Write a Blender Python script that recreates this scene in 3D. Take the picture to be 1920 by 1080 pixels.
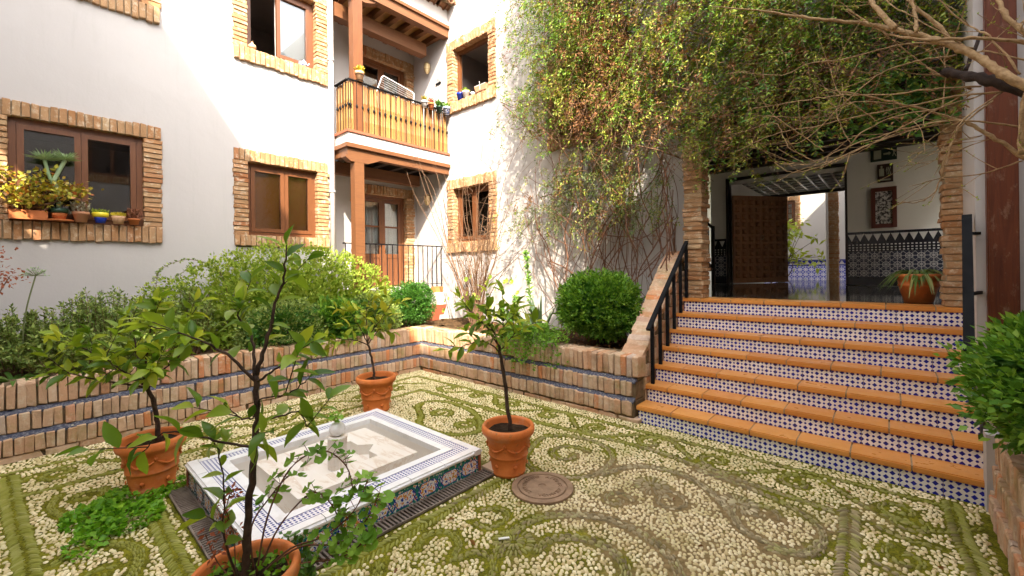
import bpy, bmesh, math, random
import numpy as np
from mathutils import Vector, Matrix, Quaternion

for o in list(bpy.data.objects):
    bpy.data.objects.remove(o)
scene = bpy.context.scene
COL = scene.collection
R = random.Random(7)
NR = np.random.default_rng(11)
rad = math.radians

# ------------------------------------------------------------------ camera
cam_d = bpy.data.cameras.new('camera')
cam_d.sensor_width = 36.0
cam_d.lens = 800.1 / 1920 * 36
cam_d.shift_y = -(540 - 502.14) / 1920
cam_d.clip_start = 0.05
cam_d.clip_end = 500
cam = bpy.data.objects.new('camera', cam_d)
COL.objects.link(cam)
cam.matrix_world = (Matrix.Translation((0, 0, 1.6)) @ Matrix.Rotation(rad(41.663), 4, 'Z')
                    @ Matrix.Rotation(rad(90), 4, 'X') @ Matrix.Rotation(rad(-0.74), 4, 'Z'))
scene.camera = cam

# ------------------------------------------------------------------ sky, sun, exposure
SUN = Vector((0.909, -0.645, 1.0)).normalized()
world = bpy.data.worlds.new('World')
scene.world = world
world.use_nodes = True
wn = world.node_tree
sky = wn.nodes.new('ShaderNodeTexSky')
sky.sky_type = 'NISHITA'
sky.sun_disc = False
sky.sun_elevation = math.asin(SUN.z)
sky.sun_rotation = math.atan2(SUN.x, SUN.y)
sky.air_density = 1.0
sky.dust_density = 2.5
sky.ozone_density = 0.6
hs = wn.nodes.new('ShaderNodeHueSaturation')      # thin high haze: paler than a clear blue sky
hs.inputs['Saturation'].default_value = 0.22
wn.links.new(sky.outputs[0], hs.inputs['Color'])
wn.links.new(hs.outputs[0], wn.nodes['Background'].inputs[0])
wn.nodes['Background'].inputs[1].default_value = 0.15
sun_d = bpy.data.lights.new('sun', 'SUN')
sun_d.energy = 2.0
sun_d.angle = rad(0.6)
sun_d.color = (1.0, 0.89, 0.73)
sun = bpy.data.objects.new('sun', sun_d)
COL.objects.link(sun)
sun.rotation_mode = 'QUATERNION'
sun.rotation_quaternion = SUN.to_track_quat('Z', 'Y')
vs = scene.view_settings
vs.view_transform = 'Standard'
vs.look = 'None'
vs.gamma = 1.0
vs.use_curve_mapping = False
vs.exposure = 3.1
scene.render.engine = 'CYCLES'
scene.cycles.max_bounces = 8
scene.cycles.diffuse_bounces = 5
scene.cycles.transparent_max_bounces = 16

# ------------------------------------------------------------------ materials
class NT:
    def __init__(self, name, rough=0.7, spec=0.3):
        self.m = bpy.data.materials.new(name)
        self.m.use_nodes = True
        self.t = self.m.node_tree
        self.b = self.t.nodes['Principled BSDF']
        self.out = self.t.nodes['Material Output']
        self.b.inputs['Roughness'].default_value = rough
        self.b.inputs['Specular IOR Level'].default_value = spec
    def n(self, typ, **kw):
        x = self.t.nodes.new('ShaderNode' + typ)
        for k, v in kw.items():
            setattr(x, k, v)
        return x
    def put(self, sock, v):
        if isinstance(v, bpy.types.NodeSocket):
            self.t.links.new(v, sock)
        else:
            if sock.type == 'RGBA' and len(v) == 3:
                v = (*v, 1)
            sock.default_value = v
    def math(self, op, a, b=0.0, c=None):
        x = self.n('Math', operation=op)
        self.put(x.inputs[0], a)
        self.put(x.inputs[1], b)
        if c is not None:
            self.put(x.inputs[2], c)
        return x.outputs[0]
    def pos(self):
        return self.n('NewGeometry').outputs['Position']
    def obj(self):
        return self.n('TexCoord').outputs['Object']
    def xyz(self, v):
        s = self.n('SeparateXYZ')
        self.put(s.inputs[0], v)
        return s.outputs
    def mapv(self, v, scale=(1, 1, 1), rot=(0, 0, 0), loc=(0, 0, 0)):
        m = self.n('Mapping')
        self.put(m.inputs['Vector'], v)
        m.inputs['Scale'].default_value = scale
        m.inputs['Rotation'].default_value = rot
        m.inputs['Location'].default_value = loc
        return m.outputs[0]
    def noise(self, v, scale, detail=4, rough=0.55, dist=0.0):
        x = self.n('TexNoise')
        self.put(x.inputs['Vector'], v)
        x.inputs['Scale'].default_value = scale
        x.inputs['Detail'].default_value = detail
        x.inputs['Roughness'].default_value = rough
        x.inputs['Distortion'].default_value = dist
        return x.outputs['Fac']
    def ramp(self, f, stops, mode='LINEAR'):
        x = self.n('ValToRGB')
        x.color_ramp.interpolation = mode
        e = x.color_ramp.elements
        while len(e) > 1:
            e.remove(e[-1])
        for i, (p, c) in enumerate(stops):
            k = e[0] if i == 0 else e.new(p)
            k.position = p
            k.color = (*c, 1) if len(c) == 3 else c
        self.put(x.inputs[0], f)
        return x.outputs[0]
    def mix(self, f, a, b, mode='MIX'):
        x = self.n('Mix', data_type='RGBA', blend_type=mode)
        self.put(x.inputs[0], f)
        self.put(x.inputs[6], a)
        self.put(x.inputs[7], b)
        return x.outputs[2]
    def base(self, c):
        self.put(self.b.inputs['Base Color'], c)
        return self
    def rough(self, r):
        self.put(self.b.inputs['Roughness'], r)
        return self
    def bump(self, h, strength=0.3, dist=0.01):
        x = self.n('Bump')
        x.inputs['Strength'].default_value = strength
        x.inputs['Distance'].default_value = dist
        self.put(x.inputs['Height'], h)
        self.t.links.new(x.outputs[0], self.b.inputs['Normal'])
        return self
    def rnd(self):
        return self.n('ObjectInfo').outputs['Random']
    def isl(self):
        return self.n('NewGeometry').outputs['Random Per Island']

def m_noise(name, c0, c1, scale=6, rough=0.7, spec=0.3, bump=0.0, bdist=0.01, c2=None, detail=5):
    k = NT(name, rough, spec)
    p = k.pos()
    f = k.noise(p, scale, detail)
    st = [(0.3, c0), (0.7, c1)] if c2 is None else [(0.3, c0), (0.55, c1), (0.75, c2)]
    k.base(k.ramp(f, st))
    if bump:
        k.bump(k.noise(p, scale * 4, 5), bump, bdist)
    return k.m

def m_leaf(name, cols, rnd='isl', rough=0.45, trans=0.3, spec=0.35):
    k = NT(name, rough, spec)
    f = k.isl() if rnd == 'isl' else k.rnd()
    n = len(cols)
    c = k.ramp(f, [(i / max(1, n - 1) if n > 1 else 0, cc) for i, cc in enumerate(cols)])
    p = k.pos()
    c = k.mix(k.math('MULTIPLY', k.noise(p, 3.5, 2), 0.4), c, k.mix(1.0, c, (0.55, 0.62, 0.35), 'MULTIPLY'))
    k.base(c)
    tr = k.n('BsdfTranslucent')
    k.put(tr.inputs[0], k.mix(1.0, c, (1.0, 1.0, 0.55), 'MULTIPLY'))
    ms = k.n('MixShader')
    ms.inputs[0].default_value = trans
    k.t.links.new(k.b.outputs[0], ms.inputs[1])
    k.t.links.new(tr.outputs[0], ms.inputs[2])
    k.t.links.new(ms.outputs[0], k.out.inputs[0])
    return k.m

M = {}
# lime-washed plaster
k = NT('plaster', 0.85, 0.2)
p = k.pos()
st = k.noise(k.mapv(p, (1.4, 1.4, 0.35)), 1.3, 4)
wc = k.mix(k.math('MULTIPLY', st, 0.5), (0.495, 0.460, 0.436), (0.415, 0.380, 0.358))
dr_ = k.ramp(k.noise(k.mapv(p, (5.0, 5.0, 0.35)), 2.2, 6, 0.7), [(0.56, (0, 0, 0)), (0.72, (0.30,) * 3)])      # faint rain streaks
wc = k.mix(dr_, wc, (0.39, 0.365, 0.33))
cr_ = k.ramp(k.noise(p, 0.9, 3), [(0.55, (0, 0, 0)), (0.60, (0.22,) * 3)])                                       # repainted patches
k.base(k.mix(cr_, wc, (0.525, 0.492, 0.468)))
k.bump(k.math('ADD', k.math('MULTIPLY', k.noise(p, 2.2, 3), 1.0), k.math('MULTIPLY', k.noise(p, 45, 4), 0.10)), 0.35, 0.03)
M['plaster'] = k.m
k = NT('hall_plaster', 0.85, 0.2)
p = k.pos()
k.base(k.mix(k.noise(p, 1.5, 3), (0.84, 0.80, 0.72), (0.74, 0.70, 0.62)))
k.bump(k.noise(p, 3, 4), 0.2, 0.02)
M['hall_plaster'] = k.m

def brick_mat(name, stops, moss=0.0):
    k = NT(name, 0.88, 0.15)
    p = k.pos()
    c = k.ramp(k.rnd(), stops)
    f = k.noise(p, 38, 5, 0.65)
    c = k.mix(k.math('MULTIPLY', f, 0.55), c, k.mix(1.0, c, (0.50, 0.42, 0.36), 'MULTIPLY'))
    f2 = k.ramp(k.noise(p, 14, 4, 0.7), [(0.52, (0, 0, 0)), (0.70, (0.75, 0.75, 0.75))])
    c = k.mix(f2, c, (0.62, 0.52, 0.38))
    if moss:
        f3 = k.ramp(k.noise(p, 5, 5, 0.7), [(0.50, (0, 0, 0)), (0.72, (moss, moss, moss))])
        c = k.mix(f3, c, (0.24, 0.21, 0.06))
        f4 = k.ramp(k.noise(k.mapv(p, (1, 1, 1), (0, 0, 0), (9, 3, 1)), 3.1, 6, 0.75), [(0.52, (0, 0, 0)), (0.68, (0.55, 0.55, 0.55))])
        c = k.mix(f4, c, (0.20, 0.135, 0.08))
    k.base(c)
    k.bump(k.math('ADD', f, k.noise(p, 120, 3)), 0.7, 0.006)
    return k.m
M['brick'] = brick_mat('brick', [(0, (0.38, 0.215, 0.105)), (0.3, (0.45, 0.275, 0.145)), (0.6, (0.41, 0.205, 0.090)), (0.85, (0.48, 0.325, 0.18)), (1, (0.38, 0.155, 0.065))])
M['brick_garden'] = brick_mat('brick_garden', [(0, (0.56, 0.36, 0.23)), (0.2, (0.68, 0.50, 0.35)), (0.4, (0.54, 0.32, 0.19)), (0.6, (0.66, 0.46, 0.31)), (0.78, (0.62, 0.35, 0.20)), (0.90, (0.64, 0.25, 0.10)), (1, (0.56, 0.50, 0.43))], 0.6)
M['mortar'] = m_noise('mortar', (0.30, 0.22, 0.13), (0.42, 0.33, 0.22), 20, 0.95, 0.1, 0.5)
M['mortar_dark'] = m_noise('mortar_dark', (0.10, 0.07, 0.04), (0.20, 0.14, 0.08), 14, 0.95, 0.1, 0.6)

def wood_mat(name, c0, c1, rough=0.4, axis=2, spec=0.4):
    k = NT(name, rough, spec)
    p = k.pos()
    s = [9, 9, 9]
    s[axis] = 0.7
    f = k.noise(k.mapv(p, tuple(s)), 4, 6, 0.6, 1.2)
    g = k.noise(p, 2.2, 3)
    c = k.ramp(f, [(0.25, c0), (0.6, c1), (0.8, tuple(x * 0.65 for x in c0))])
    k.base(k.mix(k.math('MULTIPLY', g, 0.5), c, k.mix(1.0, c, (0.55, 0.5, 0.5), 'MULTIPLY')))
    k.bump(f, 0.15, 0.004)
    return k.m
M['wood'] = wood_mat('wood', (0.115, 0.040, 0.015), (0.175, 0.066, 0.024))
M['wood_y'] = wood_mat('wood_y', (0.12, 0.045, 0.017), (0.185, 0.075, 0.027), 0.5, 1)
M['wood_pale'] = wood_mat('wood_pale', (0.50, 0.25, 0.085), (0.60, 0.33, 0.12), 0.5, 2)
M['wood_dark'] = wood_mat('wood_dark', (0.020, 0.013, 0.010), (0.035, 0.022, 0.016), 0.55, 0)
M['wood_door'] = wood_mat('wood_door', (0.28, 0.12, 0.052), (0.42, 0.20, 0.095), 0.22, 2, 0.6)
k = NT('wood_post', 0.45, 0.3)
p = k.pos()
f = k.noise(k.mapv(p, (9, 9, 0.6)), 3, 6, 0.65, 1.0)
c = k.ramp(f, [(0.25, (0.065, 0.017, 0.008)), (0.55, (0.13, 0.034, 0.013)), (0.8, (0.075, 0.026, 0.014))])
k.base(k.mix(k.ramp(k.noise(k.mapv(p, (3, 3, 1.2)), 5, 6, 0.75), [(0.56, (0, 0, 0)), (0.70, (0.7,) * 3)]), c, (0.26, 0.16, 0.11)))
k.bump(f, 0.2, 0.004)
M['wood_post'] = k.m
k = NT('bamboo', 0.5, 0.35)
p = k.pos()
c = k.ramp(k.rnd(), [(0, (0.27, 0.125, 0.026)), (0.5, (0.34, 0.17, 0.042)), (1, (0.18, 0.065, 0.016))])
k.base(k.mix(k.ramp(k.noise(k.mapv(p, (8, 8, 1.5)), 6, 5, 0.7), [(0.5, (0, 0, 0)), (0.75, (0.7, 0.7, 0.7))]), c, (0.24, 0.10, 0.03)))
M['bamboo'] = k.m
k = NT('roof_tile', 0.85, 0.2)
c = k.ramp(k.rnd(), [(0, (0.36, 0.17, 0.085)), (0.5, (0.46, 0.24, 0.13)), (1, (0.28, 0.13, 0.07))])
k.base(k.mix(k.noise(k.pos(), 20, 5), c, (0.20, 0.12, 0.08)))
M['roof_tile'] = k.m
k = NT('terracotta_tread', 0.32, 0.45)
p = k.pos()
c = k.ramp(k.rnd(), [(0, (0.68, 0.275, 0.055)), (0.5, (0.74, 0.33, 0.075)), (1, (0.60, 0.225, 0.042))])
c = k.mix(k.ramp(k.noise(p, 26, 6, 0.8), [(0.56, (0, 0, 0)), (0.70, (0.55,) * 3)]), c, (0.40, 0.17, 0.06))
k.base(k.mix(k.math('MULTIPLY', k.noise(p, 7, 6, 0.65), 0.35), c, (0.36, 0.14, 0.045)))
k.rough(k.ramp(k.noise(p, 9, 5), [(0.3, (0.25,) * 3), (0.7, (0.5,) * 3)]))
M['tread'] = k.m
k = NT('terracotta_pot', 0.6, 0.3)
p = k.pos()
c = k.ramp(k.noise(p, 5, 6, 0.65), [(0.3, (0.52, 0.125, 0.025)), (0.55, (0.64, 0.185, 0.042)), (0.75, (0.68, 0.26, 0.085))])
f = k.ramp(k.noise(p, 16, 6, 0.75), [(0.60, (0, 0, 0)), (0.70, (0.8, 0.8, 0.8))])
bl = k.ramp(k.noise(k.mapv(p, (1, 1, 2)), 4.5, 6, 0.7), [(0.54, (0, 0, 0)), (0.72, (0.45,) * 3)])
c = k.mix(bl, c, (0.56, 0.36, 0.25))
k.base(k.mix(f, c, (0.16, 0.10, 0.04)))
k.bump(k.noise(p, 40, 4), 0.2, 0.004)
M['pot'] = k.m
M['soil'] = m_noise('soil', (0.025, 0.016, 0.010), (0.075, 0.048, 0.028), 30, 0.95, 0.1, 1.0, 0.03)
M['planter_soil'] = m_noise('planter_soil', (0.05, 0.032, 0.016), (0.15, 0.085, 0.04), 12, 0.95, 0.1, 1.0, 0.05)
M['black_metal'] = m_noise('black_metal', (0.004, 0.004, 0.005), (0.010, 0.010, 0.011), 9, 0.65, 0.12)
M['grey_metal'] = m_noise('grey_metal', (0.26, 0.255, 0.26), (0.42, 0.41, 0.41), 8, 0.4, 0.5)
M['grate'] = m_noise('grate', (0.10, 0.075, 0.06), (0.24, 0.19, 0.15), 12, 0.5, 0.4)
M['rack_white'] = m_noise('rack_white', (0.75, 0.72, 0.70), (0.8, 0.78, 0.76), 5, 0.4, 0.4)
k = NT('downpipe', 0.45, 0.4)
k.base((0.55, 0.50, 0.47))
M['downpipe'] = k.m
k = NT('iron_cover', 0.7, 0.3)
p = k.pos()
k.base(k.ramp(k.noise(p, 10, 5, 0.7), [(0.3, (0.20, 0.125, 0.075)), (0.7, (0.36, 0.235, 0.145))]))
k.bump(k.noise(p, 60, 4), 0.4, 0.004)
M['iron_cover'] = k.m
k = NT('marble', 0.35, 0.4)
p = k.pos()
f = k.noise(k.mapv(p, (1, 5, 5)), 2.0, 7, 0.65, 1.0)
k.base(k.ramp(f, [(0.3, (0.76, 0.72, 0.66)), (0.54, (0.73, 0.67, 0.59)), (0.60, (0.62, 0.51, 0.40)), (0.66, (0.76, 0.72, 0.66))]))
M['marble'] = k.m
k = NT('marble_top', 0.4, 0.4)
p = k.pos()
k.base(k.ramp(k.noise(p, 3.0, 6, 0.6, 0.6), [(0.3, (0.78, 0.75, 0.70)), (0.7, (0.70, 0.65, 0.58))]))
M['marble_top'] = k.m
k = NT('white_glaze', 0.18, 0.5)
p = k.pos()
k.base(k.mix(k.ramp(k.noise(p, 9, 6, 0.7), [(0.5, (0, 0, 0)), (0.75, (0.5,) * 3)]), (0.80, 0.79, 0.78), (0.52, 0.47, 0.40)))
M['white_glaze'] = k.m

# printed tiles: blue diamonds on white
k = NT('tile_diamond', 0.22, 0.5)
o = k.xyz(k.obj())
P_ = 0.03625
def cellfrac(k, s, pitch, off=0.0):
    return k.math('SUBTRACT', k.math('FRACT', k.math('ADD', k.math('DIVIDE', s, pitch), off)), 0.5)
def diam(k, u, v):
    return k.math('ADD', k.math('ABSOLUTE', u), k.math('ABSOLUTE', v))
PP = P_ * 2
blue = None
for (ou, ov, lim, shape) in ((0.5, 0.25, 0.245, 'd'), (0.0, 0.75, 0.245, 'd'), (0.0, 0.25, 0.125, 'o'), (0.5, 0.75, 0.125, 'o')):
    u = cellfrac(k, o[0], PP, ou)
    v = cellfrac(k, o[2], PP, ov)
    d = diam(k, u, v) if shape == 'd' else k.math('MAXIMUM', k.math('MAXIMUM', k.math('ABSOLUTE', u), k.math('ABSOLUTE', v)), k.math('MULTIPLY', diam(k, u, v), 0.72))
    b = k.math('LESS_THAN', d, lim if shape == 'd' else 0.118)
    blue = b if blue is None else k.math('MAXIMUM', blue, b)
bc = k.mix(k.math('ADD', k.math('MULTIPLY', k.noise(k.pos(), 30, 3), 0.6), k.math('MULTIPLY', k.rnd(), 0.5)), (0.008, 0.010, 0.15), (0.020, 0.026, 0.36))
wc = k.mix(k.math('ADD', k.math('MULTIPLY', k.noise(k.pos(), 9, 5, 0.7), 0.7), k.math('MULTIPLY', k.rnd(), 0.4)), (0.88, 0.86, 0.86), (0.68, 0.64, 0.61))
k.base(k.mix(blue, wc, bc))
M['tile_diamond'] = k.m
# small navy dashes on white: fountain rim band
k = NT('tile_dash', 0.2, 0.5)
o = k.xyz(k.pos())
u = cellfrac(k, o[0], 0.024)
v = cellfrac(k, o[1], 0.024)
b = k.math('LESS_THAN', diam(k, u, v), 0.40)
k.base(k.mix(b, (0.74, 0.73, 0.75), (0.03, 0.04, 0.22)))
M['tile_dash'] = k.m
M['navy_glaze'] = m_noise('navy_glaze', (0.015, 0.02, 0.17), (0.03, 0.04, 0.26), 20, 0.2, 0.5)
# glazed ledge strip of the planter
k = NT('tile_ledge', 0.5, 0.2)
p = k.pos()
o = k.xyz(p)
al = k.math('ADD', o[0], o[1])
s1 = k.noise(p, 55, 3, 0.6)
c = k.ramp(s1, [(0.38, (0.030, 0.032, 0.058)), (0.52, (0.075, 0.078, 0.10)), (0.66, (0.17, 0.165, 0.165))])
vo = k.n('TexVoronoi')
k.put(vo.inputs['Vector'], p)
vo.inputs['Scale'].default_value = 13
c = k.mix(k.math('LESS_THAN', vo.outputs['Distance'], 0.12), c, (0.36, 0.33, 0.24))
k.base(c)
M['tile_ledge'] = k.m
# painted fountain tile: white ground, teal leaves, orange flowers, blue lines
k = NT('tile_painted', 0.2, 0.5)
o = k.xyz(k.obj())
X, Z = o[0], o[2]
ax = k.math('ABSOLUTE', X)
az = k.math('ABSOLUTE', Z)
p = k.n('TexCoord').outputs['Object']
pr = k.n('VectorMath', operation='ADD')
k.put(pr.inputs[0], p)
rr = k.n('CombineXYZ')
k.put(rr.inputs[0], k.math('MULTIPLY', k.rnd(), 5.0))
k.put(pr.inputs[1], rr.outputs[0])
pv = pr.outputs[0]
inner = k.math('LESS_THAN', k.math('MAXIMUM', k.math('DIVIDE', az, 0.048), k.math('DIVIDE', k.math('ADD', ax, k.math('MULTIPLY', az, 0.75)), 0.095)), 1.0)
inner2 = k.math('LESS_THAN', k.math('MAXIMUM', k.math('DIVIDE', az, 0.043), k.math('DIVIDE', k.math('ADD', ax, k.math('MULTIPLY', az, 0.75)), 0.088)), 1.0)
n1 = k.noise(pv, 55, 2, 0.5)
n2 = k.noise(k.mapv(pv, (1, 1, 1), (0, 0, 0), (3, 1, 7)), 48, 2, 0.5)
flow = k.ramp(n1, [(0.0, (0.02, 0.035, 0.28)), (0.40, (0.70, 0.70, 0.66)), (0.55, (0.62, 0.16, 0.04)), (0.62, (0.66, 0.42, 0.05)), (0.68, (0.05, 0.22, 0.14))], 'CONSTANT')
leafc = k.ramp(n2, [(0.0, (0.015, 0.16, 0.13)), (0.50, (0.03, 0.24, 0.19)), (0.57, (0.70, 0.70, 0.66)), (0.63, (0.55, 0.13, 0.04))], 'CONSTANT')
edge = k.mix(inner2, (0.012, 0.018, 0.26), flow)
col = k.mix(inner, leafc, edge)
vx = k.math('ABSOLUTE', k.math('SUBTRACT', k.math('ABSOLUTE', k.math('SUBTRACT', ax, 0.10)), k.math('SUBTRACT', 0.03, k.math('MULTIPLY', az, 0.62))))
col = k.mix(k.math('LESS_THAN', vx, 0.004), col, (0.012, 0.018, 0.26))
k.base(col)
M['tile_painted'] = k.m
# dado tiles: dark star lattice
def dado(name, dark, light):
    k = NT(name, 0.18, 0.5)
    o = k.xyz(k.pos())
    u = cellfrac(k, o[0], 0.15)
    v = cellfrac(k, o[2], 0.15)
    a = k.math('ABSOLUTE', u)
    b = k.math('ABSOLUTE', v)
    ring = k.math('ABSOLUTE', k.math('SUBTRACT', k.math('MAXIMUM', k.math('MAXIMUM', a, b), k.math('MULTIPLY', k.math('ADD', a, b), 0.72)), 0.30))
    l1 = k.math('LESS_THAN', ring, 0.035)
    l2 = k.math('LESS_THAN', k.math('ABSOLUTE', k.math('SUBTRACT', a, b)), 0.035)
    l3 = k.math('LESS_THAN', k.math('MINIMUM', a, b), 0.03)
    w = k.math('MAXIMUM', k.math('MAXIMUM', l1, l2), l3)
    k.base(k.mix(w, dark, light))
    return k.m
M['dado_dark'] = dado('dado_dark', (0.030, 0.034, 0.055), (0.42, 0.40, 0.38))
M['dado_blue'] = dado('dado_blue', (0.10, 0.11, 0.42), (0.74, 0.74, 0.76))
M['tile_black'] = m_noise('tile_black', (0.010, 0.010, 0.014), (0.02, 0.02, 0.028), 9, 0.15, 0.5)
M['tile_white'] = m_noise('tile_white', (0.60, 0.58, 0.54), (0.68, 0.66, 0.62), 9, 0.2, 0.5)
k = NT('polished_floor', 0.06, 0.6)
p = k.pos()
k.base(k.ramp(k.noise(p, 3, 6, 0.6), [(0.3, (0.055, 0.052, 0.045)), (0.7, (0.10, 0.095, 0.082))]))
M['polished_floor'] = k.m
M['patio_floor'] = m_noise('patio_floor', (0.40, 0.33, 0.26), (0.5, 0.42, 0.34), 5, 0.6)
# glass
k = NT('glass', 0.03, 0.5)
tr = k.n('BsdfTransparent')
tr.inputs[0].default_value = (0.86, 0.88, 0.88, 1)
gl = k.n('BsdfGlossy')
gl.inputs['Roughness'].default_value = 0.02
fr = k.n('Fresnel')
fr.inputs[0].default_value = 1.5
ms = k.n('MixShader')
k.t.links.new(k.math('MINIMUM', k.math('ADD', k.math('MULTIPLY', fr.outputs[0], 1.6), 0.03), 1.0), ms.inputs[0])
k.t.links.new(tr.outputs[0], ms.inputs[1])
k.t.links.new(gl.outputs[0], ms.inputs[2])
k.t.links.new(ms.outputs[0], k.out.inputs[0])
M['glass'] = k.m
M['room'] = m_noise('room', (0.22, 0.18, 0.16), (0.30, 0.25, 0.22), 2, 0.9)
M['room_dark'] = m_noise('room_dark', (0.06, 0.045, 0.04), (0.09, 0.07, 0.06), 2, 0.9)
k = NT('blind', 0.7, 0.2)
z = k.xyz(k.pos())[2]
f = k.math('ABSOLUTE', cellfrac(k, z, 0.016))
k.base(k.ramp(f, [(0.0, (0.62, 0.22, 0.05)), (0.35, (0.70, 0.27, 0.065)), (0.5, (0.36, 0.11, 0.03))]))
M['blind'] = k.m
k = NT('curtain', 0.9, 0.1)
k.base((0.80, 0.78, 0.75))
M['curtain'] = k.m

def plain(name, c, rough=0.5, spec=0.4, emit=None):
    k = NT(name, rough, spec)
    p = k.pos()
    k.base(k.mix(k.math('MULTIPLY', k.noise(p, 15, 4), 0.3), c, tuple(x * 0.7 for x in c)))
    return k.m
M['blue_glaze'] = plain('blue_glaze', (0.02, 0.05, 0.42), 0.25)
M['yellow_glaze'] = plain('yellow_glaze', (0.72, 0.56, 0.03), 0.3)
M['green_glaze'] = plain('green_glaze', (0.015, 0.05, 0.025), 0.3)
M['cream_pot'] = plain('cream_pot', (0.62, 0.36, 0.20), 0.6)
M['pink_pot'] = plain('pink_pot', (0.58, 0.27, 0.15), 0.6)
M['white_pot'] = plain('white_pot', (0.78, 0.75, 0.72), 0.4)
M['orange_clay'] = plain('orange_clay', (0.56, 0.17, 0.05), 0.7)
M['red_clay'] = plain('red_clay', (0.30, 0.085, 0.04), 0.7)
M['amber_glass'] = plain('amber_glass', (0.62, 0.46, 0.24), 0.2)
M['brass'] = plain('brass', (0.26, 0.17, 0.07), 0.4)
M['sign_green'] = plain('sign_green', (0.012, 0.030, 0.022), 0.4)
M['sign_red'] = plain('sign_red', (0.040, 0.016, 0.010), 0.4)
M['sign_mark'] = plain('sign_mark', (0.36, 0.36, 0.26), 0.5)
M['frame_red'] = plain('frame_red', (0.13, 0.028, 0.014), 0.4)
k = NT('print', 0.5, 0.3)
k.base(k.ramp(k.noise(k.pos(), 22, 6, 0.75), [(0.47, (0.04, 0.03, 0.03)), (0.53, (0.62, 0.58, 0.52))]))
M['print'] = k.m
k = NT('blue_print_pot', 0.3, 0.4)
k.base(k.ramp(k.noise(k.pos(), 40, 3), [(0.48, (0.08, 0.14, 0.42)), (0.53, (0.70, 0.72, 0.76))]))
M['blue_print_pot'] = k.m
M['paper'] = plain('paper', (0.78, 0.77, 0.72), 0.8)
M['stone'] = plain('stone', (0.58, 0.44, 0.32), 0.8)

# foliage and bark
M['citrus_leaf'] = m_leaf('citrus_leaf', [(0.09, 0.18, 0.015), (0.17, 0.28, 0.022), (0.26, 0.37, 0.03), (0.39, 0.48, 0.045), (0.54, 0.57, 0.06)], 'obj', 0.35, 0.5)
M['citrus_near'] = m_leaf('citrus_near', [(0.08, 0.18, 0.015), (0.14, 0.26, 0.022), (0.20, 0.33, 0.03), (0.30, 0.43, 0.045), (0.46, 0.54, 0.06)], 'obj', 0.32, 0.5)
M['citrus_yellow'] = m_leaf('citrus_yellow', [(0.17, 0.28, 0.02), (0.29, 0.38, 0.03), (0.42, 0.47, 0.04), (0.54, 0.50, 0.05)], 'obj', 0.38, 0.35)
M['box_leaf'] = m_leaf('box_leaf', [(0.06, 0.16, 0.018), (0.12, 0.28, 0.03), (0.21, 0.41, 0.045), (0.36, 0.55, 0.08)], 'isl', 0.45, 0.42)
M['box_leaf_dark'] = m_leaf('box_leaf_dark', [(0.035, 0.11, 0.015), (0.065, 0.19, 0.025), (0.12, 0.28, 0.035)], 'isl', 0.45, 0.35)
M['rosemary'] = m_leaf('rosemary', [(0.11, 0.16, 0.045), (0.18, 0.26, 0.065), (0.28, 0.36, 0.095), (0.42, 0.47, 0.15)], 'isl', 0.75, 0.25, 0.1)
M['mound_leaf'] = m_leaf('mound_leaf', [(0.19, 0.29, 0.035), (0.29, 0.40, 0.055), (0.41, 0.50, 0.085), (0.54, 0.59, 0.13)], 'isl', 0.7, 0.48, 0.1)
M['vine_leaf'] = m_leaf('vine_leaf', [(0.06, 0.11, 0.015), (0.12, 0.19, 0.022), (0.20, 0.28, 0.03), (0.31, 0.36, 0.035), (0.42, 0.41, 0.06), (0.30, 0.19, 0.05)], 'isl', 0.5, 0.3)
M['vine_green'] = m_leaf('vine_green', [(0.05, 0.13, 0.016), (0.095, 0.22, 0.024), (0.16, 0.31, 0.03), (0.25, 0.40, 0.04), (0.36, 0.46, 0.06)], 'isl', 0.5, 0.35)
M['vine_dead'] = m_leaf('vine_dead', [(0.12, 0.045, 0.02), (0.24, 0.095, 0.03), (0.33, 0.15, 0.05), (0.16, 0.075, 0.035)], 'isl', 0.7, 0.25)
M['jasmine_leaf'] = m_leaf('jasmine_leaf', [(0.050, 0.10, 0.03), (0.10, 0.16, 0.04), (0.15, 0.21, 0.06), (0.24, 0.28, 0.085)], 'isl', 0.5, 0.3)
M['ivy_leaf'] = m_leaf('ivy_leaf', [(0.045, 0.13, 0.022), (0.08, 0.20, 0.03), (0.13, 0.27, 0.04)], 'isl', 0.5, 0.35)
M['clover'] = m_leaf('clover', [(0.10, 0.28, 0.015), (0.19, 0.43, 0.022), (0.32, 0.56, 0.04)], 'isl', 0.5, 0.42)
M['geranium'] = m_leaf('geranium', [(0.13, 0.30, 0.03), (0.22, 0.42, 0.045), (0.33, 0.54, 0.07)], 'isl', 0.5, 0.45)
M['green_blade'] = m_leaf('green_blade', [(0.05, 0.13, 0.02), (0.09, 0.19, 0.03), (0.20, 0.28, 0.06)], 'isl', 0.4, 0.25)
M['spider_leaf'] = m_leaf('spider_leaf', [(0.06, 0.13, 0.02), (0.16, 0.24, 0.05), (0.42, 0.42, 0.15)], 'isl', 0.4, 0.25)
M['agave'] = m_leaf('agave', [(0.18, 0.27, 0.14), (0.28, 0.37, 0.20)], 'isl', 0.5, 0.1)
M['jade_leaf'] = m_leaf('jade_leaf', [(0.38, 0.10, 0.02), (0.46, 0.28, 0.03), (0.40, 0.36, 0.04), (0.52, 0.44, 0.05), (0.18, 0.22, 0.03)], 'isl', 0.4, 0.15)
M['palm_leaf'] = m_leaf('palm_leaf', [(0.30, 0.42, 0.24), (0.46, 0.58, 0.36)], 'isl', 0.5, 0.2)
M['flower_yellow'] = m_leaf('flower_yellow', [(0.62, 0.50, 0.03), (0.75, 0.62, 0.08)], 'isl', 0.6, 0.2)
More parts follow.
